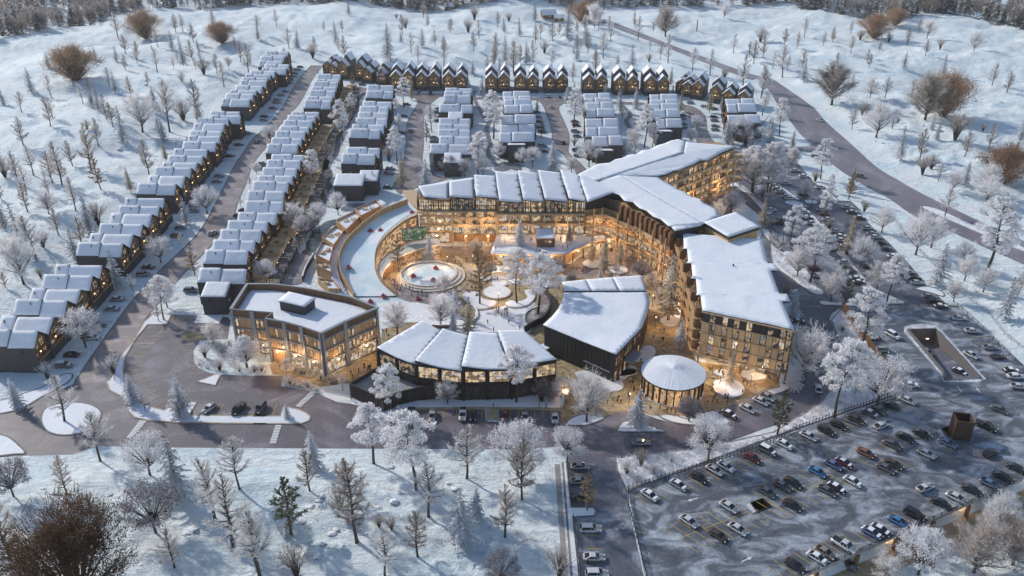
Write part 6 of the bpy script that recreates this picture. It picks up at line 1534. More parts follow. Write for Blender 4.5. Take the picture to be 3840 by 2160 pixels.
TP = dict(
 b=[bare(s, 'b', 'frost', spread=.24+.03*(s % 3), first=.2+.05*(s % 3), nl=36, dens=1.3, tw=.06) for s in (1,2,3,4)],
 d=[bare(s, 'b', 'frostd', spread=.26, first=.17, nl=36, dens=1.3, tw=.065) for s in (11,12,13)],
 w=[bare(s, 'w', 'frostw', spread=.46, first=.16, nl=34, oval=True, trunk_r=.24, tw=.075, dens=1.25, name='spreading_tree') for s in (5,6,7)],
 W=[bare(s, 'w', 'frostd', spread=.5, first=.12, nl=40, oval=True, trunk_r=.3, tw=.075, dens=1.5, name='spreading_tree') for s in (8,9)],
 c=[conifer(s, 'needle', R_=2.2+.3*(s % 2), irregular=.33, dens=1.15, n=19, leafs=.19) for s in (21,22,23)],
 f=[conifer(s, 'needlew', R_=2.6, first=.06, irregular=.3, sag=.35, dens=1.35, n=19, leafs=.21) for s in (24,25)],
 n=[conifer(s, 'gold', R_=1.9, first=.12, irregular=.3, sag=.1, dens=1.25, n=20, leafs=.17, name='larch_tree') for s in (26,27)],
 N=[bare(s, 'b', 'gold', spread=.17, first=.16, nl=40, up=.2, tw=.085, dens=1.5, trunk_r=.16, name='larch_tree') for s in (28,29)],
 g=[bare(31, 'b', 'green', spread=.21, first=.18, nl=34, up=.35, tw=.11, dens=1.4, name='pine_tree')],
 p=[puffy(s, R_=2.3, nc=34) for s in (41,42,43)], P=[puffy(s, R_=2.9, first=.45, nc=36, crad=.8) for s in (44,45)],
 r=[roundy(s) for s in (51,52)], R=[roundy(s, cm='dkleaf', n=5200) for s in (53,54)],
 s=[shrub(s) for s in (61,62)], S=[shrub(s, cm='frost', R_=2.3) for s in (63,)], B=[bushy(s, n=17000, lsz=.14, R_=5.6) for s in (71,72)], H=[bushy(73, R_=6.0, n=30000, lsz=.085, cm='brownd')])
TPH = dict(s=4.0, S=4.0)
TD = dict(b=('slender pale frosted bare tree', 'tree'), d=('slender bare brown tree', 'tree'), w=('spreading white frosted tree', 'tree'), W=('broad bare brown tree', 'tree'),
 c=('dark snow dusted fir', 'fir tree'), f=('white fir heavy with snow', 'fir tree'), n=('golden brown cone shaped larch', 'larch tree'), N=('tall thin golden larch', 'larch tree'), g=('open green pine', 'pine tree'),
 p=('tall puffy white rimed tree', 'tree'), P=('bare stemmed puffy white tree', 'tree'), r=('round crowned white tree', 'tree'), R=('round crowned dark rimed tree', 'tree'),
 s=('brown fan shaped bare shrub', 'shrub'), S=('pale frosted bare shrub', 'shrub'), B=('bushy tree with brown leaves', 'tree'), H=('huge bushy tree with rust brown leaves', 'tree'))
used_t = set(); trnd = random.Random(99); TREES = []
def plant(kind, t, x, y, yt, z=None, wid=1.0):
    lst = TP[kind]; k = trnd.randrange(len(lst)); p = lst[k]
    if z is None: X, Y, Z = GT(t, x, y)
    else: X, Y = G(t, x, y, z); Z = z
    _, ty = pix(t, x, yt); lo, hi = 1.0, 60.0
    for _ in range(24):
        mid = (lo+hi)/2
        if proj(X, Y, Z+mid)[1] > ty: lo = mid
        else: hi = mid
    h = lo
    key = (kind, k)
    if key in used_t: o = dup(p)
    else: o = p; used_t.add(key)
    sc = h/TPH.get(kind, 10.0); sw = sc*wid*trnd.uniform(.92,1.08)
    if kind in 'bd': sw *= .84
    if kind in 'bdcnN' and h > 16: sw *= .9
    o.location = (X, Y, Z-.05); o.scale = (sw, sw, sc); o.rotation_euler = (R(trnd.uniform(-2,2)), R(trnd.uniform(-2,2)), trnd.uniform(0, 6.28))
    tag(o, TD[kind][0], TD[kind][1], 'frosted trees and shrubs of the site' if kind not in 'sS' else 'bare shrubs in the snow', 'TREE'); TREES.append(o)
    return o
TREE_DATA = """
a b 895 290 75,B 1100 285 85,b 1383 245 90,c 1612 222 25,B 1680 325 170,c 1950 300 180,B 575 610 350,c 365 510 385,c 240 700 500,b 165 850 680,d 175 1100 870,b 255 1325 1080,d 470 1400 1045,d 690 1280 910,N 760 1430 1140,c 700 805 640,c 880 465 340,d 950 535 400,d 990 740 560,b 1190 545 330,c 1385 500 260,c 1300 375 225,s 1540 565 430,b 1690 655 450,w 1730 520 415,w 1375 630 520,d 1820 470 290,d 1878 545 310,d 1495 880 570,s 1385 910 750,c 1495 900 750,w 1080 1000 690,b 1285 995 570,c 930 1080 830,c 1240 1075 890,n 1255 1215 1060,d 1125 1325 1030,n 990 1449 1255,d 135 1380 1120,s 40 1340 1200,s 660 980 900,s 330 780 730
b b 175 195 60,d 535 235 150,b 270 370 200,s 450 440 320,c 625 340 150,d 690 445 250,c 1015 450 165,b 1045 520 380,c 1315 195 80,c 1275 355 205,b 1440 505 280,s 1622 250 140,d 1665 385 225,s 1668 150 40,c 1900 470 265,b 1968 570 290,f 1655 560 450,c 720 110 0,s 1150 215 130,s 1080 140 100,s 1930 165 90,f 490 590 500,N 760 700 500,p 895 590 490,p 980 640 500,p 1140 810 585,n 1195 755 575,p 670 1060 760,p 740 860 700,p 1080 870 740,p 1100 1000 870,p 1080 1230 960,n 1120 1420 1140,d 550 1180 1040,b 590 1250 1150,s 1025 1220 1100,b 1345 995 780,N 1310 1070 890,c 1355 1300 1140,f 1305 1449 1190,c 1725 720 560,c 1740 800 725,p 1810 1050 690,p 1700 1310 1000,f 1625 690 585,r 135 1080 940,c 750 1449 1290,c 905 1449 1280,R 1475 1320 1170,w 1595 1330 1190,w 1735 1320 1170,r 1850 1210 1080,R 565 1449 1375
c c 212 160 0,c 455 290 20,w 665 215 10,B 580 180 10,c 98 270 125,b 255 290 160,c 530 235 130,c 600 340 160,W 1195 275 50,b 990 305 105,b 775 250 110,b 725 445 225,w 1640 140 20,b 1215 475 240,b 1400 545 350,b 1535 570 350,c 945 520 325,d 670 560 375,c 505 405 345,b 340 520 370,b 55 560 290,b 200 500 285,s 285 405 300,s 1075 470 400,b 1080 380 290,b 1710 400 240,w 1920 320 200,d 1865 480 290,b 1780 670 390,s 1640 600 510,n 1235 650 500,c 1250 720 630,b 500 620 460,c 510 680 610,f 455 785 645,p 515 980 670,c 230 840 740,N 265 1040 870,f 745 730 620,c 858 850 650,f 975 820 655,b 870 900 800,n 1310 845 670,n 1530 850 660,c 1620 830 720,p 1045 1115 790,p 1100 1120 930,r 1420 1000 870,w 950 1110 960,w 1390 1080 960,s 510 1100 1030,r 125 1260 1120,r 195 1260 1110,f 350 1290 1050,w 490 1300 1180,r 620 1260 1060,r 885 1200 1085,b 965 1180 1000,f 1660 1080 880,r 1755 1075 880,s 1800 1100 990,c 1845 1120 970,r 1910 1070 960,n 1700 1110 1020,c 1975 1010 880,b 1925 740 500,b 1930 870 680,P 1840 1449 1100,p 1960 1449 1080
d b 30 740 470,p 165 1030 750,b 185 585 320,b 355 280 110,s 20 315 205,N 565 320 190,s 775 305 220,B 880 290 110,s 990 320 245,B 1040 190 65,w 1280 290 130,s 1378 375 290,w 1630 390 230,W 560 790 480,c 1400 570 400,w 850 740 580,b 962 745 570,d 710 975 800,w 900 1040 760,s 790 870 760,W 1265 910 560,B 1400 870 560,s 1490 1060 850,d 1885 700 520,c 1075 1215 940,s 1245 1320 1170,s 1310 1280 1165,p 475 1350 1045,s 435 1370 1280,n 700 1449 1265,w 255 1240 1110,c 260 1115 970,c 90 1110 880,p 100 1449 1080,p 550 1449 1320,w 1470 1449 1290,c 1560 1400 1210,w 1730 1449 1230,B 1850 1380 1110,b 1495 1060 850,s 1700 990 930,s 1060 930 880,s 820 860 780
e d 50 345 170,c 175 485 120,b 280 565 190,w 185 735 340,d 45 765 630,w 370 210 20,s 330 465 330,c 575 560 310,d 620 440 210,c 675 345 60,s 745 290 110,s 310 690 610,c 885 765 475,b 1005 795 650,r 1215 575 380,c 1405 280 60,r 1565 205 0,b 1365 435 340,N 1470 670 435,P 1245 1005 680,w 1265 910 700,b 1200 1015 870,r 650 1215 930,S 860 1410 1285,w 1610 1180 1010,r 1870 1370 1145,S 360 1449 1330,S 1550 1290 1190,S 1660 1390 1290,S 1740 1230 1160,S 1810 1400 1350
i f 130 240 20,b 465 345 -10,f 955 215 -10,f 1295 310 0,s 1300 312 150,b 720 625 255,r 1075 730 450,d 480 865 570,R 100 885 610,R 1115 1140 800,s 640 935 860,b 1545 1045 570,b 1665 1268 690,b 1708 825 465,H 560 1640 1010,b 1850 1449 980,d 75 1340 860,R 30 1700 1330
j f 440 685 405,p 868 650 215,P 1150 835 285,b 1525 755 365,g 275 1150 700,f 240 1170 1080,d 745 1200 560,d 660 880 600,s 625 980 840,c 675 1080 950,b 1258 1020 590,d 1175 1305 950,c 1595 1035 815,d 1805 1170 780,r 1890 730 370,b 945 1449 1110,b 45 1449 1000,s 310 1449 1235,s 990 1120 1020,R 1770 1500 1290,f 245 320 210,f 1040 338 220,s 900 1100 1010
u P 565 1260 710,P 1980 1110 480,w 1195 1120 830,s 2250 1095 840,c 2380 1100 860,r 2470 1060 840,R 2340 1100 930
k r 430 640 400,R 1300 345 180,c 925 375 110,w 575 345 -10,N 575 985 680,r 1440 620 320,s 960 660 540,s 375 1449 1240,w 1050 720 640,S 860 720 620,S 1180 640 590
l g 145 440 90,w 1650 1230 890,W 1545 1420 1100,W 1820 1370 1060,r 1150 1440 1130,w 900 1500 1290,r 1760 1000 860,w 1700 1020 880,s 1250 1400 1290,r 1300 1330 1200
h P 590 1740 1170,w 300 680 450,P 390 735 300,p 250 440 140,w 555 870 610,g 655 910 680,r 775 610 385,s 670 520 430,n 680 510 210,p 510 250 0,p 985 870 510,w 900 770 560,p 765 1270 770,w 940 345 145,s 805 190 100,w 1190 515 170,b 1415 235 0,w 1725 130 -80,w 1545 595 400,p 1720 660 80,c 1345 740 420,w 1480 870 700,c 1850 1000 665,f 265 990 770,s 205 855 720,w 350 1470 1050,f 270 1520 1290,r 900 1660 1290,s 540 330 240,S 640 1100 1020,S 720 1250 1160,S 700 1420 1330
C n 370 1120 740,w 720 375 160,w 260 700 160,w 370 550 200,N 1385 780 410,s 490 1100 1000,s 370 760 640,w 860 770 540,r 10 940 690
A N 972 820 -180,P 1520 800 20,P 1855 985 60,n 785 1280 670,w 370 1160 640,f 590 960 570,f 570 1270 900,w 430 660 350,R 1120 380 180,R 2150 370 110,R 2350 500 350
v N 1300 1010 480,f 1680 850 520
w f 1340 985 640,n 1958 945 700,w 800 1080 900
x n 258 1140 750,n 410 1270 800,n 605 1160 850,f 365 1360 1200,P 560 1300 1150,R 870 1360 1100,c 1230 1449 1000,s 500 1000 880,r 1000 1400 1260,s 1715 440 260,c 1720 445 270,w 1975 530 270,S 830 1040 960,S 720 1040 980
B n 375 1095 320,c 510 1400 1040,S 290 860 730,S 480 900 780
z n 1290 600 160,R 800 1050 770,c 150 1110 640
t P 290 1120 740,b 785 1240 950,b 1470 1400 1200,S 380 1170 1080,S 470 1165 1080,S 820 1330 1210,S 1040 1370 1270,S 1150 1410 1350,S 1300 1290 1210,S 1200 1260 1180,S 960 1210 1110,S 890 1170 1080,S 1000 1200 1130
p c 1640 640 420,r 1690 935 660,r 1940 810 540,w 1410 1000 650,r 1500 1080 830,p 1640 440 20,p 940 1560 1360,b 735 710 550,w 930 305 150,b 850 470 340,R 1820 540 400,b 1415 1230 1080
f r 100 720 560,w 1085 1110 860
"""
for ln in TREE_DATA.strip().split('\n'):
    tg, rest = ln[0], ln[2:]
    for it in rest.split(','):
        q = it.split(); zz = None
        if tg == 'w' and q[1] in ('1340', '1958'): zz = 5.0
        wd_ = dict(B=1.45, b=1.1, s=1.0).get(q[0], 1.0)
        if tg == 'd' and q[1] == '560': wd_ = 1.0
        plant(q[0], tg, float(q[1]), float(q[2]), float(q[3]), zz, wd_)
# further slender trees standing about the open snowfields
def fill(n, rects, seed, kinds):
    rr = random.Random(seed); k = 0; tries = 0
    while k < n and tries < n*30:
        tries += 1; x0, y0, x1, y1 = rects[rr.randrange(len(rects))]; x, y = rr.uniform(x0, x1), rr.uniform(y0, y1)
        X, Y, Z = GT('N', x, y); P_ = (np.array([X]), np.array([Y]))
        if inside(FLAT, *P_)[0] or segd(FLAT, *P_)[0] < 5: continue
        if any((o.location.x-X)**2+(o.location.y-Y)**2 < 64 for o in TREES): continue
        sc_ = (F/math.hypot(X, Y, H)); h = rr.uniform(11, 21); plant(rr.choice(kinds), 'N', x, y, y-h*sc_*.86); k += 1
fill(52, [(0,330,560,900),(0,620,330,1120),(300,180,900,520),(560,120,1200,300)], 3, 'bbdddc')
fill(36, [(1250,60,2300,300),(1800,80,2500,260)], 4, 'bddc')
fill(32, [(2900,220,3840,560),(3250,520,3840,900),(2750,120,3500,260)], 5, 'bddcd')
fill(5, [(450,1810,2050,2130)], 6, 'bbddc')
fill(10, [(3420,880,3840,1250)], 7, 'bcw')
# low frosted shrubs and groundcover in the planted beds (uncountable)
def scrub(name, s, n, label_seed, hmin=.5, hmax=1.3, cm='frost', dark=.25):
    P = PG(s); xs = [p[0] for p in P]; ys = [p[1] for p in P]; rr = random.Random(label_seed); b = MB(); k = 0
    while k < n:
        x, y = rr.uniform(min(xs), max(xs)), rr.uniform(min(ys), max(ys))
        if not inside(P, np.array([x]), np.array([y]))[0]: continue
        k += 1; h = rr.uniform(hmin, hmax); mi = 1 if rr.random() < dark else 0
        for _ in range(26):
            p = Vector((x+rr.gauss(0,h*.4), y+rr.gauss(0,h*.4), .15+rr.random()*h)); leaf(b, p, .11, rr, mi)
        for _ in range(10): ribbon3(b, Vector((x, y, .1)), Vector((x+rr.gauss(0,h*.4), y+rr.gauss(0,h*.4), h*rr.uniform(.6,1.2))), .06, rr, mi)
    o = b.build(name, [TM['rime'] if cm == 'rime' else TM['leafw'], TM['frostd']]); o['kind'] = 'stuff'; return o
scrub('frosted_undergrowth', "k 870 840 800 700 790 620 1000 590 1280 560 1600 505 1907 440 l 250 350 330 310 470 215 530 130 560 20 h 620 1190 580 1030 650 930 l 850 -50 1010 135 k 1907 450", 1500, 5, .5, 1.4)
scrub('frosted_undergrowth', "h 100 330 300 480 380 640 440 720 490 800 400 790 250 680 110 540", 260, 6)
scrub('frosted_undergrowth', "h 500 310 640 480 700 560 800 680 870 780 1080 870 1000 880 820 800 700 640 520 400", 300, 7, .3, .9)
scrub('frosted_undergrowth', "C 30 540 180 650 290 770 400 860 470 920 420 930 250 760 90 640", 160, 8, .3, .9)
scrub('frosted_undergrowth', "C 350 1140 500 1210 620 1380 560 1370 440 1240", 110, 9, .3, .9)
scrub('frosted_undergrowth', "e 1510 1170 1700 1190 1760 1290 1860 1400 1640 1400 1500 1360 1470 1290 t 100 1190 540 1190 540 1110 150 1150", 260, 10, .4, 1.2)
scrub('frosted_undergrowth', "t 850 1090 1000 1080 1150 1180 1240 1250 1500 1190 1540 1300 1300 1310 1180 1270 960 1230 860 1180", 190, 11, .4, 1.0, 'rime')
scrub('frosted_undergrowth', "t 720 1340 740 1230 820 1200 930 1290 1140 1350 1200 1420 1000 1380", 130, 12, .4, 1.0, 'rime')
scrub('frosted_undergrowth', "A 1680 1000 1780 920 1860 880 1930 820 1990 860 1940 980 1860 1060 1770 1120 1700 1080", 120, 13, .4, 1.1, 'rime')
scrub('frosted_undergrowth', "v 1370 900 1500 850 1700 830 1850 860 1780 900 1500 900 1400 960 1290 1080 1280 1000", 120, 14, .4, 1.0, 'rime')
scrub('frosted_undergrowth', "x 640 1050 900 1010 980 960 970 1010 900 1060 700 1090", 90, 15, .4, 1.0, 'rime')
scrub('frosted_undergrowth', "x 880 1380 960 1290 1060 1300 1130 1449 B 300 850 250 760 160 640", 150, 16, .4, 1.2, 'rime')
scrub('frosted_undergrowth', "z 1190 600 1290 540 1390 600 1390 680 1290 710 1190 680", 70, 17, .6, 1.3, 'rime')
def dry_grass():
    rr = random.Random(55); b = MB(); n = 0; zones = [(0,330,620,1300),(300,170,1000,560),(900,70,2500,260),(2600,100,3840,560),(3150,560,3840,1000),(350,1700,2080,2150)]
    while n < 1300:
        z_ = zones[rr.randrange(6)]; x, y = rr.uniform(z_[0], z_[2]), rr.uniform(z_[1], z_[3]); X, Y = G('N', x, y); A_, B_ = np.array([X]), np.array([Y])
        n += .2
        if vnoise(A_/24, B_/18, 61)[0] < .62 or inside(FLAT, A_, B_)[0]: continue
        n += .8; Z = hz(X, Y)
        for _ in range(9):
            p = Vector((X+rr.gauss(0,.5), Y+rr.gauss(0,.5), Z-.05)); ribbon3(b, p, p+Vector((rr.gauss(0,.25), rr.gauss(0,.25), rr.uniform(.4,1.1))), .09, rr)
    o = b.build('dry_grass', treemat('dry_grass', (.30,.22,.14), (.42,.36,.30))); o['kind'] = 'stuff'
dry_grass()
# ---------------------------------------------------------------- far forest
def forest():
    rr = random.Random(77); lim = PG("a -200 340 0 295 130 265 470 195 750 165 920 135 1180 100 1600 85 2000 50 b 500 45 900 50 1300 62 1750 60 2013 50 c 300 45 800 50 1300 55 1700 60 2000 55 d 300 90 600 140 750 155 1000 185 1250 150 1500 150 1700 200 2013 255 2300 300")
    lx = [p[0]/p[1] for p in lim]; ly = [p[1] for p in lim]
    variants = []
    for v in range(7):
        r2 = random.Random(v+5); b = MB(); H_ = 1.0; con = v < 4
        b.tube((0,0,0), (0,0,.9), .012, .004, 3, 1)
        if con:
            for i in range(60):
                f = .1+.88*i/60; R1 = .17*(1-f)**.8+.01; a = i*2.4+r2.random(); p = Vector((0,0,f)); q = Vector((math.cos(a)*R1*r2.uniform(.7,1.2), math.sin(a)*R1*r2.uniform(.7,1.2), f-.06)); k = len(b.v)
                sd = Vector((-math.sin(a), math.cos(a), 0))*R1*.5; b.v += [tuple(p), tuple(q+sd), tuple(q-sd)]; b.f.append((k,k+1,k+2)); b.m.append(0 if r2.random() < .55 else 2)
        else:
            for i in range(100):
                a = r2.random()*6.28; el = r2.uniform(-.6,1.5); d = Vector((math.cos(a)*math.cos(el)*.24, math.sin(a)*math.cos(el)*.24, math.sin(el)*.34+.6)); ribbon3(b, Vector((0,0,r2.uniform(.25,.7))), d, .012, r2, 3); 
                leaf(b, d*1.0+Vector((r2.gauss(0,.03), r2.gauss(0,.03), r2.gauss(0,.03))), .03, r2, 3)
        variants.append((np.array(b.v), b.f, b.m))
    V = []; Fc = []; Mi = []; n0 = 0
    cnt = 0
    while cnt < 4200:
        u = rr.uniform(-.82,.82); y0 = np.interp(u, lx, ly); dd = rr.random()**1.7*460; y = y0+4+dd; x = u*y
        dens_hole = vnoise(np.array([x/40]), np.array([y/30]), 9)[0]
        if dens_hole < .22 and dd > 10: continue
        cnt += 1; v, f, m = variants[rr.choice((0,1,2,3,0,4,5,6,4,5))]; h = rr.uniform(13,26) if m.count(3) == 0 else rr.uniform(11,20); a = rr.random()*6.28; s = np.array([h, h, h]); s[:2] *= rr.uniform(.9,1.3)
        R2 = np.array([[math.cos(a), -math.sin(a), 0], [math.sin(a), math.cos(a), 0], [0,0,1]]); w_ = (v*s)@R2.T+np.array([x, y, hz(x, y)]); V.append(w_)
        Fc += [tuple(i+n0 for i in q) for q in f]; Mi += m; n0 += len(v)
    me = bpy.data.meshes.new('forest'); me.from_pydata(np.concatenate(V).tolist(), [], Fc)
    for mm in (treemat('far_needles', (.10,.095,.09), (.16,.15,.14)), TM['bark'], treemat('far_snowy_needles', (.42,.42,.44), (.6,.6,.62)), treemat('far_bare_twigs', (.27,.22,.19), (.42,.37,.35))): me.materials.append(mm)
    me.polygons.foreach_set('material_index', Mi); me.update(); o = link('forest', me); o['kind'] = 'stuff'
forest()
M['navy'] = mat('navy_cloth', (.02,.035,.12), .8)
# ---------------------------------------------------------------- cars (front towards local +X)
def loft(secs, name, mats, mi=None):
    """secs: list of (x, [(y,z)...]) closed half profiles mirrored in y"""
    b = MB(); n = len(secs[0][1]); rings = []
    for x, pr in secs:
        ring = [(x, y, z) for y, z in pr] + [(x, -y, z) for y, z in reversed(pr)]
        rings.append(b.vs(ring))
    m = 2*n
    for i in range(len(secs)-1):
        for j in range(m):
            k = (j+1) % m; b.f.append((rings[i]+j, rings[i+1]+j, rings[i+1]+k, rings[i]+k)); b.m.append(0)
    b.f.append(tuple(rings[0]+j for j in range(m))); b.m.append(0); b.f.append(tuple(rings[-1]+j for j in reversed(range(m)))); b.m.append(0)
    return b
def car_proto(kind, snowy=False):
    root = link({'sedan':'parked_car','suv':'parked_suv','pickup':'pickup_truck'}[kind], None)
    Ln, Wd, Hh = dict(sedan=(4.7,1.84,1.45), suv=(4.85,1.95,1.75), pickup=(5.5,2.0,1.85))[kind]; w = Wd/2; L2 = Ln/2
    bh = dict(sedan=.92, suv=1.08, pickup=1.15)[kind]
    def sec(x, ww, zt, zb=.28): return (x, [(0, zb), (ww*.9, zb), (ww, zb+.22), (ww, zt-.22), (ww*.93, zt-.04), (0, zt)])
    S = [sec(-L2, w*.80, bh*.80, .42), sec(-L2+.18, w*.95, bh*.98, .32), sec(-L2+.9, w, bh*1.0), sec(0, w, bh), sec(L2-1.2, w, bh*.97), sec(L2-.45, w*.95, bh*.86), sec(L2-.1, w*.86, bh*.72, .3), sec(L2, w*.7, bh*.6, .4)]
    b = loft(S, 'body', None); b.build('body', M['paint'], root, True)
    x0, x1, x2, x3 = dict(sedan=(-L2+.35, -L2+1.45, .25, 1.15), suv=(-L2+.12, -L2+.55, .35, 1.15), pickup=(-.55, -.35, .75, 1.5))[kind]
    g = MB(); zb = bh-.05; zt = Hh-.04; wi, wt = w*.93, w*.74
    def ring(pts): return g.vs(pts)
    k = ring([(x0,-wi,zb),(x3,-wi,zb),(x3,wi,zb),(x0,wi,zb),(x1,-wt,zt),(x2,-wt,zt),(x2,wt,zt),(x1,wt,zt)])
    for q in ((0,1,5,4),(1,2,6,5),(2,3,7,6),(3,0,4,7),(4,5,6,7)): g.f.append(tuple(k+i for i in q)); g.m.append(0)
    g.build('window', M['carglass'], root)
    r = MB(); k = r.vs([(x1-.08,-wt-.02,zt-.01),(x2+.08,-wt-.02,zt-.01),(x2+.08,wt+.02,zt-.01),(x1-.08,wt+.02,zt-.01),(x1+.05,-wt+.08,Hh),(x2-.08,-wt+.08,Hh),(x2-.08,wt-.08,Hh),(x1+.05,wt-.08,Hh)])
    for q in ((0,1,5,4),(1,2,6,5),(2,3,7,6),(3,0,4,7),(4,5,6,7)): r.f.append(tuple(k+i for i in q)); r.m.append(0)
    for s in (-1, 1):
        for (a, c) in (((x0,wi,zb),(x1,wt,zt)),((x3,wi,zb),(x2,wt,zt)),((.0 if kind != 'pickup' else .3,wi,zb),(-.1 if kind != 'pickup' else .3,wt,zt))):
            r.beam((a[0],a[1]*s,a[2]),(c[0],c[1]*s,c[2]),.09,.06)
        r.box(.72 if kind != 'pickup' else 1.1, s*w-.02 if s > 0 else -w-.2, bh-.02, .86 if kind != 'pickup' else 1.25, s*w+.2 if s > 0 else -w+.02, bh+.14)
    if kind == 'pickup': 
        g2 = MB(); g2.box(-L2+.15,-w*.82,bh+.005,-.7,w*.82,bh+.02); g2.build('cargo_bed', M['black'], root)
    r.build('roof', M['paint'], root)
    if snowy:
        sc_ = MB(); sc_.box(x1-.02,-wt+.04,Hh-.01,x2-.02,wt-.04,Hh+.07); sc_.box(x3+.1,-w*.72,bh*.93,L2-.5,w*.72,bh*1.02); sc_.box(-L2+.2,-w*.7,bh*.96,x0+.35,w*.7,bh*1.05); sc_.build('snow_cap', M['snow'], root)
    wr = .34 if kind == 'sedan' else .39
    wb = MB(); wb.tube((0,-.12,0),(0,.12,0), wr, wr, 14, 0, True); me = wb.mesh('wheel', [M['tyre']])
    rb = MB(); rb.tube((0,-.13,0),(0,.13,0), wr*.6, wr*.6, 10, 0, True); mr = rb.mesh('rim', [M['rim']])
    for sx in (-L2+.85, L2-.9):
        for s in (-1, 1):
            o = link('wheel', me, root); o.location = (sx, s*(w-.1), wr); q = link('rim', mr, o)
    hb = MB(); hb.box(L2-.2, .45, bh*.62, L2-.03, w*.86, bh*.76); hl = hb.mesh('headlight', [M['white_paint']])
    for s in (1, -1): o = link('headlight', hl, root); o.scale = (1, s, 1)
    tb = MB(); tb.box(-L2-.01, .45, bh*.66, -L2+.15, w*.84, bh*.8); tl = tb.mesh('taillight', [M['rubber']])
    for s in (1, -1): o = link('taillight', tl, root); o.scale = (1, s, 1)
    return root
CP = {k: car_proto(k) for k in ('sedan', 'suv', 'pickup')}; CP['sedan_'] = car_proto('sedan', True); CP['suv_'] = car_proto('suv', True)
used_c = set(); prs = random.Random(8)
CC = dict(w=((.62,.63,.66),'white'), s=((.33,.34,.37),'silver'), g=((.13,.135,.15),'grey'), k=((.018,.018,.022),'black'), r=((.13,.018,.022),'dark red'), b=((.05,.22,.50),'bright blue'), u=((.12,.18,.33),'blue grey'), n=((.075,.05,.04),'brown'), o=((.28,.11,.05),'copper orange'), t=((.30,.24,.19),'tan'), v=((.02,.03,.20),'deep blue'))
def car(t, x, y, c='w', rot=0.0, kind='sedan', zone='', z=.06, flip=False, state='parked'):
    sn = kind != 'pickup' and zone not in 'EHZK' and prs.random() < .3; base_ = kind; kind = kind+'_' if sn else kind
    p = CP[kind]
    if kind in used_c: o = dup(p)
    else: o = p; used_c.add(kind)
    X, Y = G(t, x, y, z+.7); jit = (int(x*7+y*3) % 7 - 3)*.006
    o.location = (X, Y, z); o.rotation_euler = (0, 0, rot+jit+(math.pi if flip else 0)); 
    col, nm = CC[c]
    for ch in [q for q in (CARKIDS.get(o.name) or [])]: pass
    kind = base_; CARCOL.append((o, col)); kn = dict(sedan='car', suv='estate car', pickup='pickup truck')[kind]
    tag(o, f'{"snow capped " if sn else ""}{nm} {kn}', 'car' if kind != 'pickup' else 'pickup truck', dict(D='cars on the parking deck').get(zone, 'parked and driving cars'), 'CAR'+zone)
    return o
CARKIDS = {}; CARCOL = []
D = R(-48.4)
def cars(t, s, rot=0.0, zone='', z=.1, flip=False):
    for it in s.split(','):
        q = it.split(); c = q[2]; k = 'sedan'
        if len(c) > 1: k = {'S':'suv','P':'pickup'}[c[1]]; c = c[0]
        rr = rot; zz = z
        if len(q) > 3: rr = R(float(q[3]))
        if len(q) > 4: zz = float(q[4])
        car(t, float(q[0]), float(q[1]), c, rr, k, zone, zz, flip)
cars('e', "480 1345 gS,540 1265 k,700 1135 w,740 1045 g,845 918 s,885 845 s,1080 660 sS,1115 603 k,1330 365 t,1360 308 s", 0, 'A')
cars('n', "1600 490 s,1615 415 n,1885 125 s,1915 60 s", 0, 'A')
cars('o', "725 1325 k,840 1185 n,950 1050 s,1145 885 s,1155 840 k,1260 738 g,1310 668 s,1315 632 s,1365 575 s,1420 532 s,1460 425 s,1470 388 r,1520 345 s,1535 310 g,1565 262 s,1600 230 g", 0, 'A')
cars('e', "1440 780 gS", 0, 'B'); cars('p', "775 750 k,715 820 gS,975 220 gS,1000 170 s", 0, 'B')
cars('e', "1605 345 w 62", 0, 'E'); cars('o', "1070 1145 w 75", 0, 'E'); cars('q', "1120 943 w 88", 0, 'E'); cars('r', "1535 530 w -50,1690 965 r 88", 0, 'E')
cars('q', "1455 680 s,1450 725 g,1450 770 s,1450 825 g,1400 1035 s,1405 1085 s,1400 1155 s,870 1415 w,1070 625 r,1040 770 g,1010 975 r", 0, 'C'); cars('b', "1035 1270 s,1025 1305 s,1015 1408 k", 0, 'C')
cars('r', "1360 590 g,1370 650 s,1375 705 k,1400 780 g,1425 830 gS,1430 1005 sS,1455 1070 r,1830 705 g,1845 750 k,1835 825 sS,1855 885 g,1855 1062 gS,1870 1125 g", 0, 'C')
cars('s', "1385 630 k,1380 672 s,1390 735 g,1395 780 g,1770 645 k,1775 690 s,1785 760 s,1785 805 s,1480 475 s 0,1650 515 s 10,1775 548 g 10", 0, 'F')
cars('r', "1505 395 g 90,1645 398 s 90", 0, 'G'); cars('q', "520 380 g 10,1220 470 g 90,1365 480 n 90", 0, 'G')
cars('d', "475 905 w -55,780 1325 g -48", 0, 'H', .12)
cars('C', "760 435 w,865 502 w,655 585 w,1060 632 w,410 560 w,525 614 w,550 650 g,590 682 w,655 738 w,700 762 w,855 715 k,480 900 w,840 863 r,875 930 w,905 990 r,960 1052 w,580 1020 g,565 1050 k,1075 895 w,1105 950 r,1150 1010 w,1380 868 w,1435 925 g,1525 990 g,1620 1115 w,1680 1180 s,1710 1220 w,1740 1290 k,1250 1150 w,1300 1210 s,1310 1255 w,1365 1320 r,800 1320 k,775 1275 g,1205 1360 k,1180 1305 g,180 410 w -40,660 255 g,1000 262 g", R(-4), 'U')
cars('h', "930 420 k,975 465 g,1030 522 w,660 565 w,670 605 g,705 638 k,750 690 g,770 718 k,430 610 r,465 668 w,490 720 k,845 600 k,1140 640 w,1190 688 k,1205 720 w,1295 822 s,1340 858 k,1385 900 k", R(-4), 'U')
cars('h', "310 1015 k,335 1090 gS", R(-4), 'V')
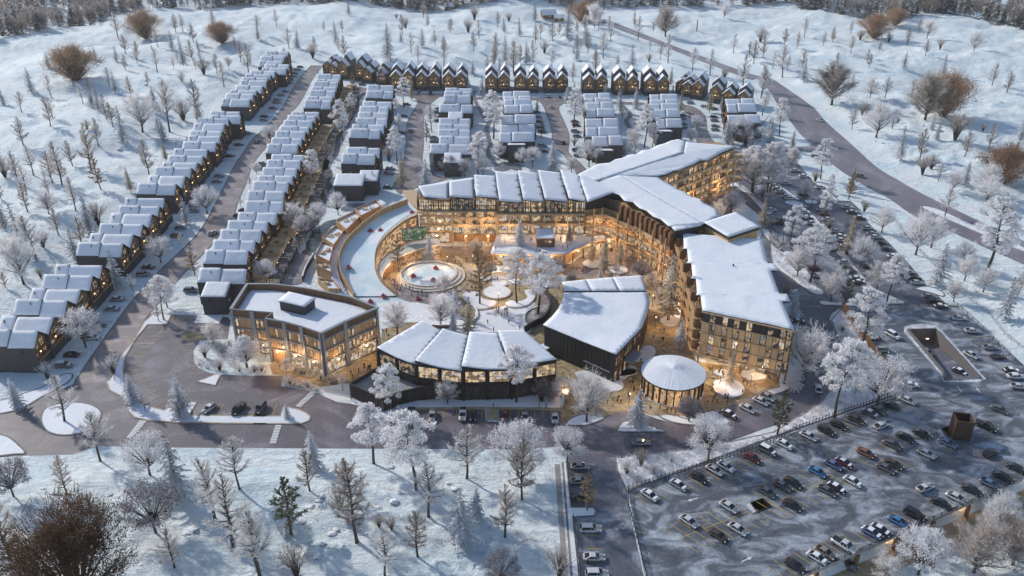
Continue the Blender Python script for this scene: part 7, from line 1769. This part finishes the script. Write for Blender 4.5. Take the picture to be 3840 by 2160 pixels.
cars('h', "1525 990 w -4,1625 1085 w -4,1760 1210 s -4,1820 1283 k -4,1920 1385 n -4,1960 1425 w -4,1615 1265 w -60,1028 1120 wS -62,880 1138 k -4,955 1230 sS 0,1050 1378 v 0", 0, 'W', .12)
cars('h', "1280 1245 w -60 -3.2,1530 1395 k -60 -1.2", 0, 'X')
cars('l', "1095 80 w -4,1075 190 w,965 230 k,865 262 g,810 283 g,705 325 n,580 365 k,885 370 w 28,490 405 k,370 445 w,195 505 w,75 550 gS,965 505 g,1060 455 k,1180 430 k,1360 495 u,1210 570 w,775 565 o,975 645 n,920 675 g,545 650 u,620 635 r,430 700 b,685 770 w,180 800 g,255 778 k,70 845 g,500 835 g,565 815 k,252 940 k,1200 815 w 25,1735 255 g,1635 375 kP,1665 565 k 30,1855 675 k,1760 735 k,1665 785 u,1535 830 k,1425 885 w,1315 925 k,1125 1005 kS,1010 1055 b,820 1135 u,880 1115 k,620 1225 wP,485 1275 t,430 1315 w,270 1370 k,1845 20 w -4,1870 90 w -10", D, 'D', .12)
cars('k', "1025 868 w,1230 795 s,1375 740 k,1490 688 w,1570 663 w,1755 600 r,1865 545 nS,1590 950 w,1305 1055 w,1515 1155 n,1655 1110 w", D, 'D', .12)
cars('k', "1590 288 n,1725 248 w,1820 195 w,1865 165 w", R(-48), 'Y'); cars('k', "960 490 s 0", 0, 'Z'); cars('l', "438 105 w 76", 0, 'Z')
cars('k', "525 662 s,520 765 s,530 878 k,600 1110 wS,625 1312 w,645 1432 wS", 0, 'J')
cars('j', "1280 298 s,1498 290 wP,1572 296 k,1797 297 r,1125 290 kP", R(-90), 'K'); cars('k', "130 305 s,345 315 w", R(-90), 'K')
cars('i', "1495 245 w -112,1705 250 kP -105,1860 245 gS -100", 0, 'L')
cars('l', "1130 1135 v -48 -4.1,985 1195 k -48 -4.1,640 1355 g -48 -4.1", 0, 'M')
# ---------------------------------------------------------------- people
def skin_mesh(verts, edges, radii, name, lv=1):
    me = bpy.data.meshes.new(name); me.from_pydata(verts, edges, []); o = bpy.data.objects.new(name, me); COL.objects.link(o)
    sm_ = o.modifiers.new('s', 'SKIN'); sv = me.skin_vertices[0].data
    for i, r in enumerate(radii): sv[i].radius = (r, r*.8) if not isinstance(r, tuple) else r
    sv[0].use_root = True; ss = o.modifiers.new('u', 'SUBSURF'); ss.levels = lv; ss.render_levels = lv
    dg = bpy.context.evaluated_depsgraph_get(); m2 = bpy.data.meshes.new_from_object(o.evaluated_get(dg)); bpy.data.objects.remove(o); bpy.data.meshes.remove(me)
    return m2
def person_mesh(pose, seed):
    rr = random.Random(seed); st = .0 if pose == 'stand' else .22
    V = [(0,0,.95),(0,0,1.15),(0,0,1.40),(0,0,1.50),(0,.02,1.60),(0,.02,1.72)]; E = [(0,1),(1,2),(2,3),(3,4),(4,5)]; Rr = [(.15,.11),(.14,.10),(.17,.11),.055,.095,.075]
    def add(p, r, par): V.append(p); Rr.append(r); E.append((par, len(V)-1)); return len(V)-1
    if pose == 'sit':
        V = [(x, y, z-.55) for x, y, z in V]
        for s in (-1, 1):
            k = add((s*.11, .05, .36), .085, 0); k = add((s*.14, .48, .42), .07, k); k = add((s*.15, .82, .16), .05, k); add((s*.15, .92, .18), .04, k)
            k = add((s*.20, 0, .84), .06, 2); k = add((s*.30, .12, .60), .045, k); k = add((s*.28, .36, .55), .035, k)
            for f in range(3): add((s*(.25+.03*f), .46, .54), .012, k)
    else:
        for s in (-1, 1):
            k = add((s*.10, 0, .88), .095, 0); k = add((s*.11, s*st*.5+.02, .48), .065, k); k = add((s*.11, s*st*1.0-.02, .08), .045, k); add((s*.12, s*st+.14, .04), .04, k)
            k = add((s*.21, 0, 1.40), .06, 2); k = add((s*.27, -s*st*.4, 1.12), .047, k); k = add((s*.28, -s*st*.7+.06, .86), .035, k)
            for f in range(4): add((s*(.26+.015*f), -s*st*.7+.05+.025*f, .76-.01*(f % 2)), .011, k)
            add((s*.25, -s*st*.7+.12, .82), .012, k)
    me = skin_mesh(V, E, Rr, 'person'); dz = -.55 if pose == 'sit' else 0
    for m in (M['cloth'], M['trouser'], M['skin'], M['hair']): me.materials.append(m)
    for p in me.polygons:
        c = p.center; x, y, z = c
        if pose == 'sit': mi = 1 if (z < .52 and y > .1) or z < .35 else 0; zt = z+.55
        else: mi = 1 if z < .92 and abs(x) < .22 else 0; zt = z
        if zt > 1.49 and abs(x) < .15: mi = 2 if (y > .04 and zt < 1.69) else 3
        elif pose != 'sit' and z < .84 and abs(x) > .22: mi = 2
        p.material_index = mi; p.use_smooth = True
    me.name = 'person'; return me
PM = [person_mesh('stand', 1), person_mesh('walk', 2)]; PSIT = person_mesh('sit', 3)
PCOL = dict(k=((.02,.02,.025),'black'), w=((.65,.63,.62),'white'), r=((.30,.03,.05),'dark red'), b=((.03,.08,.30),'blue'), t=((.05,.35,.40),'turquoise'), p=((.55,.12,.25),'pink'), g=((.12,.12,.13),'grey'), c=((.5,.36,.22),'beige'), n=((.10,.055,.035),'brown'))
prn = random.Random(5)
def person(t, x, y, c='k', z=.06, rot=None, pose=None, zone='PL'):
    X, Y = G(t, x, y, z); k = prn.randrange(2); o = link('person', PM[k]); o.location = (X, Y, z-.0); o.rotation_euler = (0, 0, prn.uniform(0, 6.28) if rot is None else rot)
    s = prn.uniform(.95, 1.06); o.scale = (s*1.05, s*1.05, s); o.color = (*PCOL[c][0], 1)
    o['label'] = ''; tag(o, f'{("standing", "walking")[k]} person in {PCOL[c][1]} coat', 'person', 'people walking about the courtyard', zone)
def people(t, s, z=.06, zone='PL'):
    for it in s.split(','):
        q = it.split(); person(t, float(q[0]), float(q[1]), q[2], z if len(q) < 4 else float(q[3]), zone=zone)
people('A', "1215 920 k,1250 905 g,1240 950 n,1290 1000 c,1340 925 k,1360 920 k,1378 925 g,1338 998 n,1372 990 k,1382 985 g,1082 1105 k,1400 1105 r,1175 1225 r,1565 1200 k,882 1175 k,655 800 k,845 590 k,1230 470 n,1190 480 b,1560 610 g,175 695 k,90 670 n,30 660 g,575 580 k,598 595 w,628 600 c,680 245 b,655 210 g,598 190 k,758 165 k,380 105 k,2130 710 w,2125 800 k,2155 590 c", zone='PC')
people('v', "1255 1190 b,1390 1185 k,1440 1215 k,1475 1220 g,1590 1260 n,1660 1290 k,1650 1300 k,1465 1290 n,1340 1180 b,1250 1130 g,1210 1140 n,1190 1100 k,1990 1200 w,2010 1210 k", zone='PC')
people('w', "1163 970 w 5.0,1495 940 g 5.0,1855 930 n 5.0,1245 1090 n 5.0,1270 1085 n 5.0,1552 1045 w 5.0,1595 1075 k 5.0,1878 1030 c 5.0,1905 1060 g 5.0,1935 1035 k 5.0,2000 935 k 5.0,1050 1050 g 5.0", zone='PT')
people('t', "690 1140 k,1570 1205 k,1665 1180 k,1740 1160 k,1745 1180 w,1775 1165 n,1790 1135 n,1805 1145 k,1735 1120 k,1815 1110 c,1960 690 k,2010 690 k,2035 750 k,1845 885 c", zone='PO')
people('B', "222 865 k,320 960 w,225 1080 k,240 1085 w,262 1075 w,285 1225 w,330 1230 g,210 1295 w,325 1325 k,562 1000 b,165 830 k,215 1270 c,310 1330 k,330 1449 w", zone='PN')
people('z', "490 190 w,208 330 k,210 430 g,90 465 g 0.4,65 580 c,78 560 g,112 600 k,85 660 g,122 685 k,55 770 b,265 780 k,275 850 b,320 920 n,440 910 c,450 890 b,530 950 k,580 950 k,630 975 b,680 940 g,1060 440 g,1085 430 k,1090 470 c,1170 470 k,1190 440 g,1215 480 k,1090 540 w,1110 545 w,1155 560 c,1210 515 k,1230 510 k,1070 680 w,1090 670 c,1075 650 w,1095 640 n,1035 820 w,1105 800 g,1090 830 c,1130 760 b,1150 830 t,1245 770 k,1282 770 p,1275 800 k,1265 860 g,1460 720 k,1468 600 g,1490 570 b,1518 610 n,1620 660 w,1610 640 r,1760 560 c,1790 545 b,1812 540 w", zone='PP')
people('k', "465 270 w,505 285 w,640 105 k,655 115 g,715 160 g,745 165 k,760 190 w,720 220 g,760 240 w,790 200 g,815 220 k,800 190 k,870 160 k,885 60 w,905 70 g,910 120 k,502 80 k,522 75 k,400 20 w,455 20 w,280 250 g,390 250 w,408 250 c,438 110 k", zone='PQ')
people('j', "1718 245 g,700 190 b,712 40 k", zone='PO')
people('h', "1110 375 k,1125 380 g", .0, 'PO')
# inner tubes with seated riders
def tube_ride(t, x, y, z, rider='b', rot=0.0, tilt=0.0):
    X, Y = G(t, x, y, z+.2); b = MB(); n, m = 20, 8; R1, r1 = .82, .26; v = []; f = []
    for i in range(n):
        for j in range(m):
            a, c = 6.2832*i/n, 6.2832*j/m; v.append(((R1+r1*math.cos(c))*math.cos(a), (R1+r1*math.cos(c))*math.sin(a), r1+r1*math.sin(c)*.9))
            f.append((i*m+j, ((i+1) % n)*m+j, ((i+1) % n)*m+(j+1) % m, i*m+(j+1) % m))
    if 'tube' not in WC:
        me = bpy.data.meshes.new('tube_ring'); me.from_pydata(v, [], f); me.materials.append(M['rubber']); me.polygons.foreach_set('use_smooth', [True]*len(f)); me.update(); WC['tube'] = me
        q = MB(); q.tube((0,0,.3), (0,0,.4), .7, .7, 16, 0, True); WC['tubef'] = q.mesh('seat', [M['navy']])
    o = thing('inner_tube', 'round red rubber snow tube with a seated rider', 'snow tube', (X, Y, z), rot, 'red snow tubes', 'TB'); link('ring', WC['tube'], o); link('seat', WC['tubef'], o)
    p = link('person', PSIT); p.location = (X, Y, z+.22); p.rotation_euler = (0, 0, rot); p.color = (*PCOL[rider][0], 1); p.scale = (1.1, 1.1, 1.1)
    tag(p, f'person in {PCOL[rider][1]} jacket sitting in a red snow tube', 'person', 'riders sitting in snow tubes', 'TR')
def slz(y): return max(.15, min(9.0, np.interp(y, [240, 480, 700, 920, 1280, 1360], [9.0, 7.3, 6.0, 3.6, .5, .2])))
for x, y, c, z in [(1465, 248, 'b', 8.8), (950, 478, 'b', 7.2), (1075, 470, 'b', 7.2), (683, 930, 'b', 3.6), (1112, 1285, 'b', .45), (950, 1350, 'b', .3), (1760, 938, 'b', .75), (1482, 1038, 'b', .75), (1730, 1085, 'g', .75), (1540, 1315, 'b', .2), (1700, 1340, 'b', .2)]:
    tube_ride('v', x, y, z, c, prn.uniform(-.6, .6)+math.pi)
# cafe tables, lamps, posts, far cabins, benches
def cafe(t, x, y, z=.06):
    o = thing('cafe_table', 'small round cafe table with two chairs', 'table', (*G(t, x, y, z), z), prn.random()*3, 'cafe tables near the rink', 'CT')
    b = MB(); b.tube((0,0,.72), (0,0,.76), .4, .4, 12, 0, True); b.tube((0,0,0), (0,0,.72), .04, .04, 5); b.build('table_top', M['black'], o)
    for s in (-1, 1): c = MB(); c.box(s*.8-.2,-.2,.42,s*.8+.2,.2,.46); c.box(s*.98-.03,-.2,.46,s*.98+.03,.2,.85); c.box(s*.8-.18,-.18,0,s*.8-.14,-.14,.42); c.box(s*.8+.14,.14,0,s*.8+.18,.18,.42); c.build('chair', M['black'], o)
for q in [(1110, 1020), (1130, 1080), (1190, 1000), (1240, 1110), (1290, 1180), (1320, 1220), (1200, 1150)]: cafe('v', *q)
for q in [(70, 1190), (110, 1220), (150, 1250), (200, 1215), (40, 1220)]: cafe('x', *q)
def street_lamp(t, x, y, h=6, z=.05, lit=True, e=260):
    o = thing('street_lamp', 'slim black lamp post' + (' with a warm glowing head' if lit else ''), 'street lamp', (*G(t, x, y, z), z), 0, 'slim black lamp posts', 'LA'); b = MB(); b.tube((0,0,0), (0,0,h), .09, .06, 6); b.box(-.05,-.6,h,.05,.1,h+.08); b.build('post', M['black'], o)
    c = MB(); c.box(-.12,-.6,h-.06,.12,-.2,h); c.build('lamp_head', M['lampsoft' if lit else 'white_paint'], o)
    if lit: lamp_pt(o, 0, -.4, h-.4, e)
for q in [('t',515,985),('A',1357,430)] : street_lamp(*q, 4.5)
for q in [('A',1250,800),('A',860,230),('z',400,480),('z',1560,620),('B',230,1180),('B',200,930),('z',1180,620),('k',420,200),('z',60,860),('A',480,240)]: street_lamp(*q, 4.2, .06, True, 330)
for q in [('i',1042,278),('i',822,50),('h',190,440),('h',405,175),('C',610,1310),('C',945,905),('l',700,150),('k',232,250),('c',1755,1070)]: street_lamp(*q, 5.5, .05, False)
def cabin(t, x, y, w, d, h, label, wallm='timber', rot=0.0):
    X, Y, Z = GT(t, x, y); o = thing('cabin', label, 'cabin', (X, Y, Z-.3), rot); b = MB(); k = b.vs([(-w,-d,0),(w,-d,0),(w,d,0),(-w,d,0),(-w,-d,h),(w,-d,h),(w,d,h),(-w,d,h),(-w,0,h+d*.7),(w,0,h+d*.7)])
    for q in ((0,1,5,4),(2,3,7,6),(1,2,6,9,5),(3,0,4,8,7)): b.f.append(tuple(k+i for i in q)); b.m.append(0)
    b.build('wall', M[wallm], o); r = MB()
    for s in (-1, 1): r.face([(-w-.6,0,h+d*.7+.3),(w+.6,0,h+d*.7+.3),(w+.6,s*(d+.7),h-.2),(-w-.6,s*(d+.7),h-.2)])
    r.build('roof', M['snow'], o); window(o, 0, -d, .9, 0, 1.6, 1.4, 2, 1, 'black', 'glass_warm')
cabin('b', 1215, 55, 6, 5, 4, 'small brown far cabin with snowy gable at the edge of the forest', 'timber', .4)
cabin('b', 1480, 72, 4, 4, 3.4, 'small rust cabin half hidden by the far forest', 'timber_dk')
cabin('c', 315, 128, 6, 5, 3, 'low cabin under a thick snow roof in the far snowfield', 'timber_dk', .2)
cabin('c', 395, 150, 4, 3, 2.6, 'low brown shed beside the snow roofed far cabin', 'timber_dk')
o_ = thing('chimney_post', 'tall dark post standing alone on the far snowfield', 'post', GT('c', 1434, 235)); b_ = MB(); b_.tube((0,0,-.5), (0,0,9), .5, .4, 8, 0, True); b_.build('shaft', M['timber_dk'], o_)
def awning():
    P = PG("g 940 1295 975 1305 1035 1215 1000 1200", 4.4)
# snow covered rocks and hummocks in the snowfields
def rocks(t, pts):
    for i, (x, y, s) in enumerate(pts):
        X, Y, Z = GT(t, x, y); bm = bmesh.new(); bmesh.ops.create_icosphere(bm, subdivisions=3, radius=1)
        for v in bm.verts:
            n = noise.noise(v.co*1.3+Vector((i*5, 1, 2)))*.45+noise.noise(v.co*3+Vector((i, 4, 2)))*.15; v.co *= 1+n; v.co.x *= s*.75; v.co.y *= s*.55; v.co.z *= s*.36
        me = bpy.data.meshes.new('boulder'); bm.to_mesh(me); bm.free(); me.materials.append(M['rock']); me.update()
        o = link('boulder', me); o.location = (X, Y, Z); tag(o, 'dark boulder capped with snow in the snowfield', 'boulder', 'snow capped boulders', 'RK')
M['rock'] = treemat('snowy_rock', (.10,.085,.08), (.2,.18,.17), snow=((.82,.84,.88), .35, .6))
rocks('j', [(410,960,1.6),(480,880,1.4),(470,915,1.2),(560,1150,1.5),(590,1120,1.2),(1040,860,1.2),(1440,830,1.4),(1395,790,1.1),(870,1010,1.2),(900,960,1),(1010,920,1.6),(340,1060,1.4),(500,1220,1.2),(450,1310,1.3),(800,1150,1),(985,670,1.3),(830,1030,1.1),(620,1240,1.5),(700,1000,1)])
rocks('d', [(640,775,1.5),(1570,1070,1.8),(1600,1095,1.2),(1640,760,1.8),(1000,950,2),(900,1065,1.2),(950,1080,1.2),(1560,690,1.6),(1300,470,2),(1620,640,1.5),(1250,950,1.6),(1830,770,1.4),(1380,960,1.6),(1120,460,1.4)])
rocks('i', [(790,870,1),(840,890,1.1),(380,860,1.2),(300,830,1),(1380,1120,1.6),(1330,1150,1.2),(1290,660,1)])
rocks('a', [(900,1130,2),(1150,750,1.5),(1200,590,1.8),(1100,640,1.5),(480,800,1.4)])
# ---------------------------------------------------------------- car colours, labels
def paint():
    ch = {}
    for o in bpy.data.objects:
        if o.parent is not None: ch.setdefault(o.parent.name, []).append(o)
    for o, col in CARCOL:
        for c in ch.get(o.name, []): c.color = (*col, 1)
paint()
ORD = 'first second third fourth fifth sixth seventh eighth ninth tenth eleventh twelfth thirteenth fourteenth fifteenth sixteenth seventeenth eighteenth nineteenth twentieth'.split()
TENS = {2: 'twenty', 3: 'thirty', 4: 'forty', 5: 'fifty', 6: 'sixty', 7: 'seventy', 8: 'eighty', 9: 'ninety'}
TENO = {2: 'twentieth', 3: 'thirtieth', 4: 'fortieth', 5: 'fiftieth', 6: 'sixtieth', 7: 'seventieth', 8: 'eightieth', 9: 'ninetieth'}
def ordw(i):
    if i < 20: return ORD[i]
    n = i+1; return TENO[n//10] if n % 10 == 0 else TENS[n//10]+'-'+ORD[n % 10-1]
ZP = dict(L='left of the west street', R='right of the west street', S0='south of the deck row', M3='in the first middle block', M4='in the second middle block', M5='in the third middle block', M6='in the fourth middle block', M7='in the fifth middle block', M8='in the rightmost block', T='in the north row',
 CARA='left of the west street', CARB='beside the deck houses', CARE='driving on a village street', CARC='beside the middle house blocks', CARF='on the right curved street', CARG='before the north row', CARH='driving on the highway', CARU='in the upper right lot', CARV='right of the hotel block',
 CARW='around the sunken ramp', CARX='inside the sunken ramp', CARD='on the parking deck', CARY='below the hotel plaza', CARZ='on the loop road', CARJ='in the bottom centre bays', CARK='before the glazed hall', CARL='in the left court bays', CARM='under the parking deck edge',
 PC='around the courtyard rink', PT='on the snowy terrace', PO='near the office building', PN='beside the hotel', PP='around the round pavilion', PQ='before the theatre', TB='', TR='', CT='', LA='', P='', V='', V2='', W='', K1='', K2='', RK='')
def tree_zone(px, py):
    if py < 170: return 'near the far forest edge'
    if px < 640 and py < 1000 or (px < 1000 and py < 480): return 'on the upper left snowfield'
    if px < 330 and py < 1420: return 'beside the west houses'
    if py > 1640 and px < 2150: return 'on the bottom snowfield'
    if py > 1500 and px < 900: return 'on the lower left snowfield'
    if py < 330 and px < 2700: return 'behind the north row'
    if px > 2700 and py < 560 or (px > 3100 and py < 1150 and px > 2700+(py-200)*1.1): return 'beyond the highway'
    if py < 760 and px < 2850: return 'among the house blocks'
    if px > 2850 and py < 1420: return 'round the upper right lot'
    if px > 2700 and py >= 1420: return 'beside the parking deck'
    if px < 1150: return 'near the west court'
    if py > 1440: return 'by the front drive'
    return 'in the courtyard'
def label_all():
    SC.view_layers[0].update(); buckets = {}
    for o, lab, zone in THINGS:
        if not zone and lab: o['label'] = lab; continue
        l = o.location; px, py = proj(l.x, l.y, l.z)
        ph = tree_zone(px, py) if zone == 'TREE' else ZP.get(zone, '')
        buckets.setdefault((lab, ph), []).append((px, py, o))
    for (lab, ph), it in buckets.items():
        base = (lab+' '+ph).strip()
        if len(it) == 1: it[0][2]['label'] = base; continue
        xs = [i[0] for i in it]; ys = [i[1] for i in it]; hor = (max(xs)-min(xs)) >= (max(ys)-min(ys))*1.0
        it.sort(key=lambda q: q[0] if hor else -q[1])
        for i, (px, py, o) in enumerate(it):
            s = f'{base}, {ordw(i)} from the {"left" if hor else "bottom"}'
            if len(s.split()) > 16:
                drop = s.replace(' of its', '').replace(' the ', ' ', max(0, len(s.split())-16)); s = drop
            o['label'] = s
label_all()
def drop(o):
    for c in list(o.children): drop(c)
    bpy.data.objects.remove(o)
for lst in TP.values():
    for o in lst:
        if 'label' not in o.keys(): drop(o)
for o in list(HP.values()) + list(CP.values()):
    if 'label' not in o.keys(): drop(o)
# ---------------------------------------------------------------- haze
if HAZE:
    b = MB(); b.box(-1500, -60, -14, 1500, 1650, 150); o = b.build('haze', mat('haze_air'), None); o['kind'] = 'stuff'
    m = o.data.materials[0]; nt = m.node_tree; nt.nodes.clear(); out = nt.nodes.new('ShaderNodeOutputMaterial'); pv = nt.nodes.new('ShaderNodeVolumePrincipled')
    pv.inputs['Color'].default_value = (.80,.80,.84,1); pv.inputs['Density'].default_value = HAZE; pv.inputs['Anisotropy'].default_value = .2; nt.links.new(pv.outputs[0], out.inputs['Volume'])
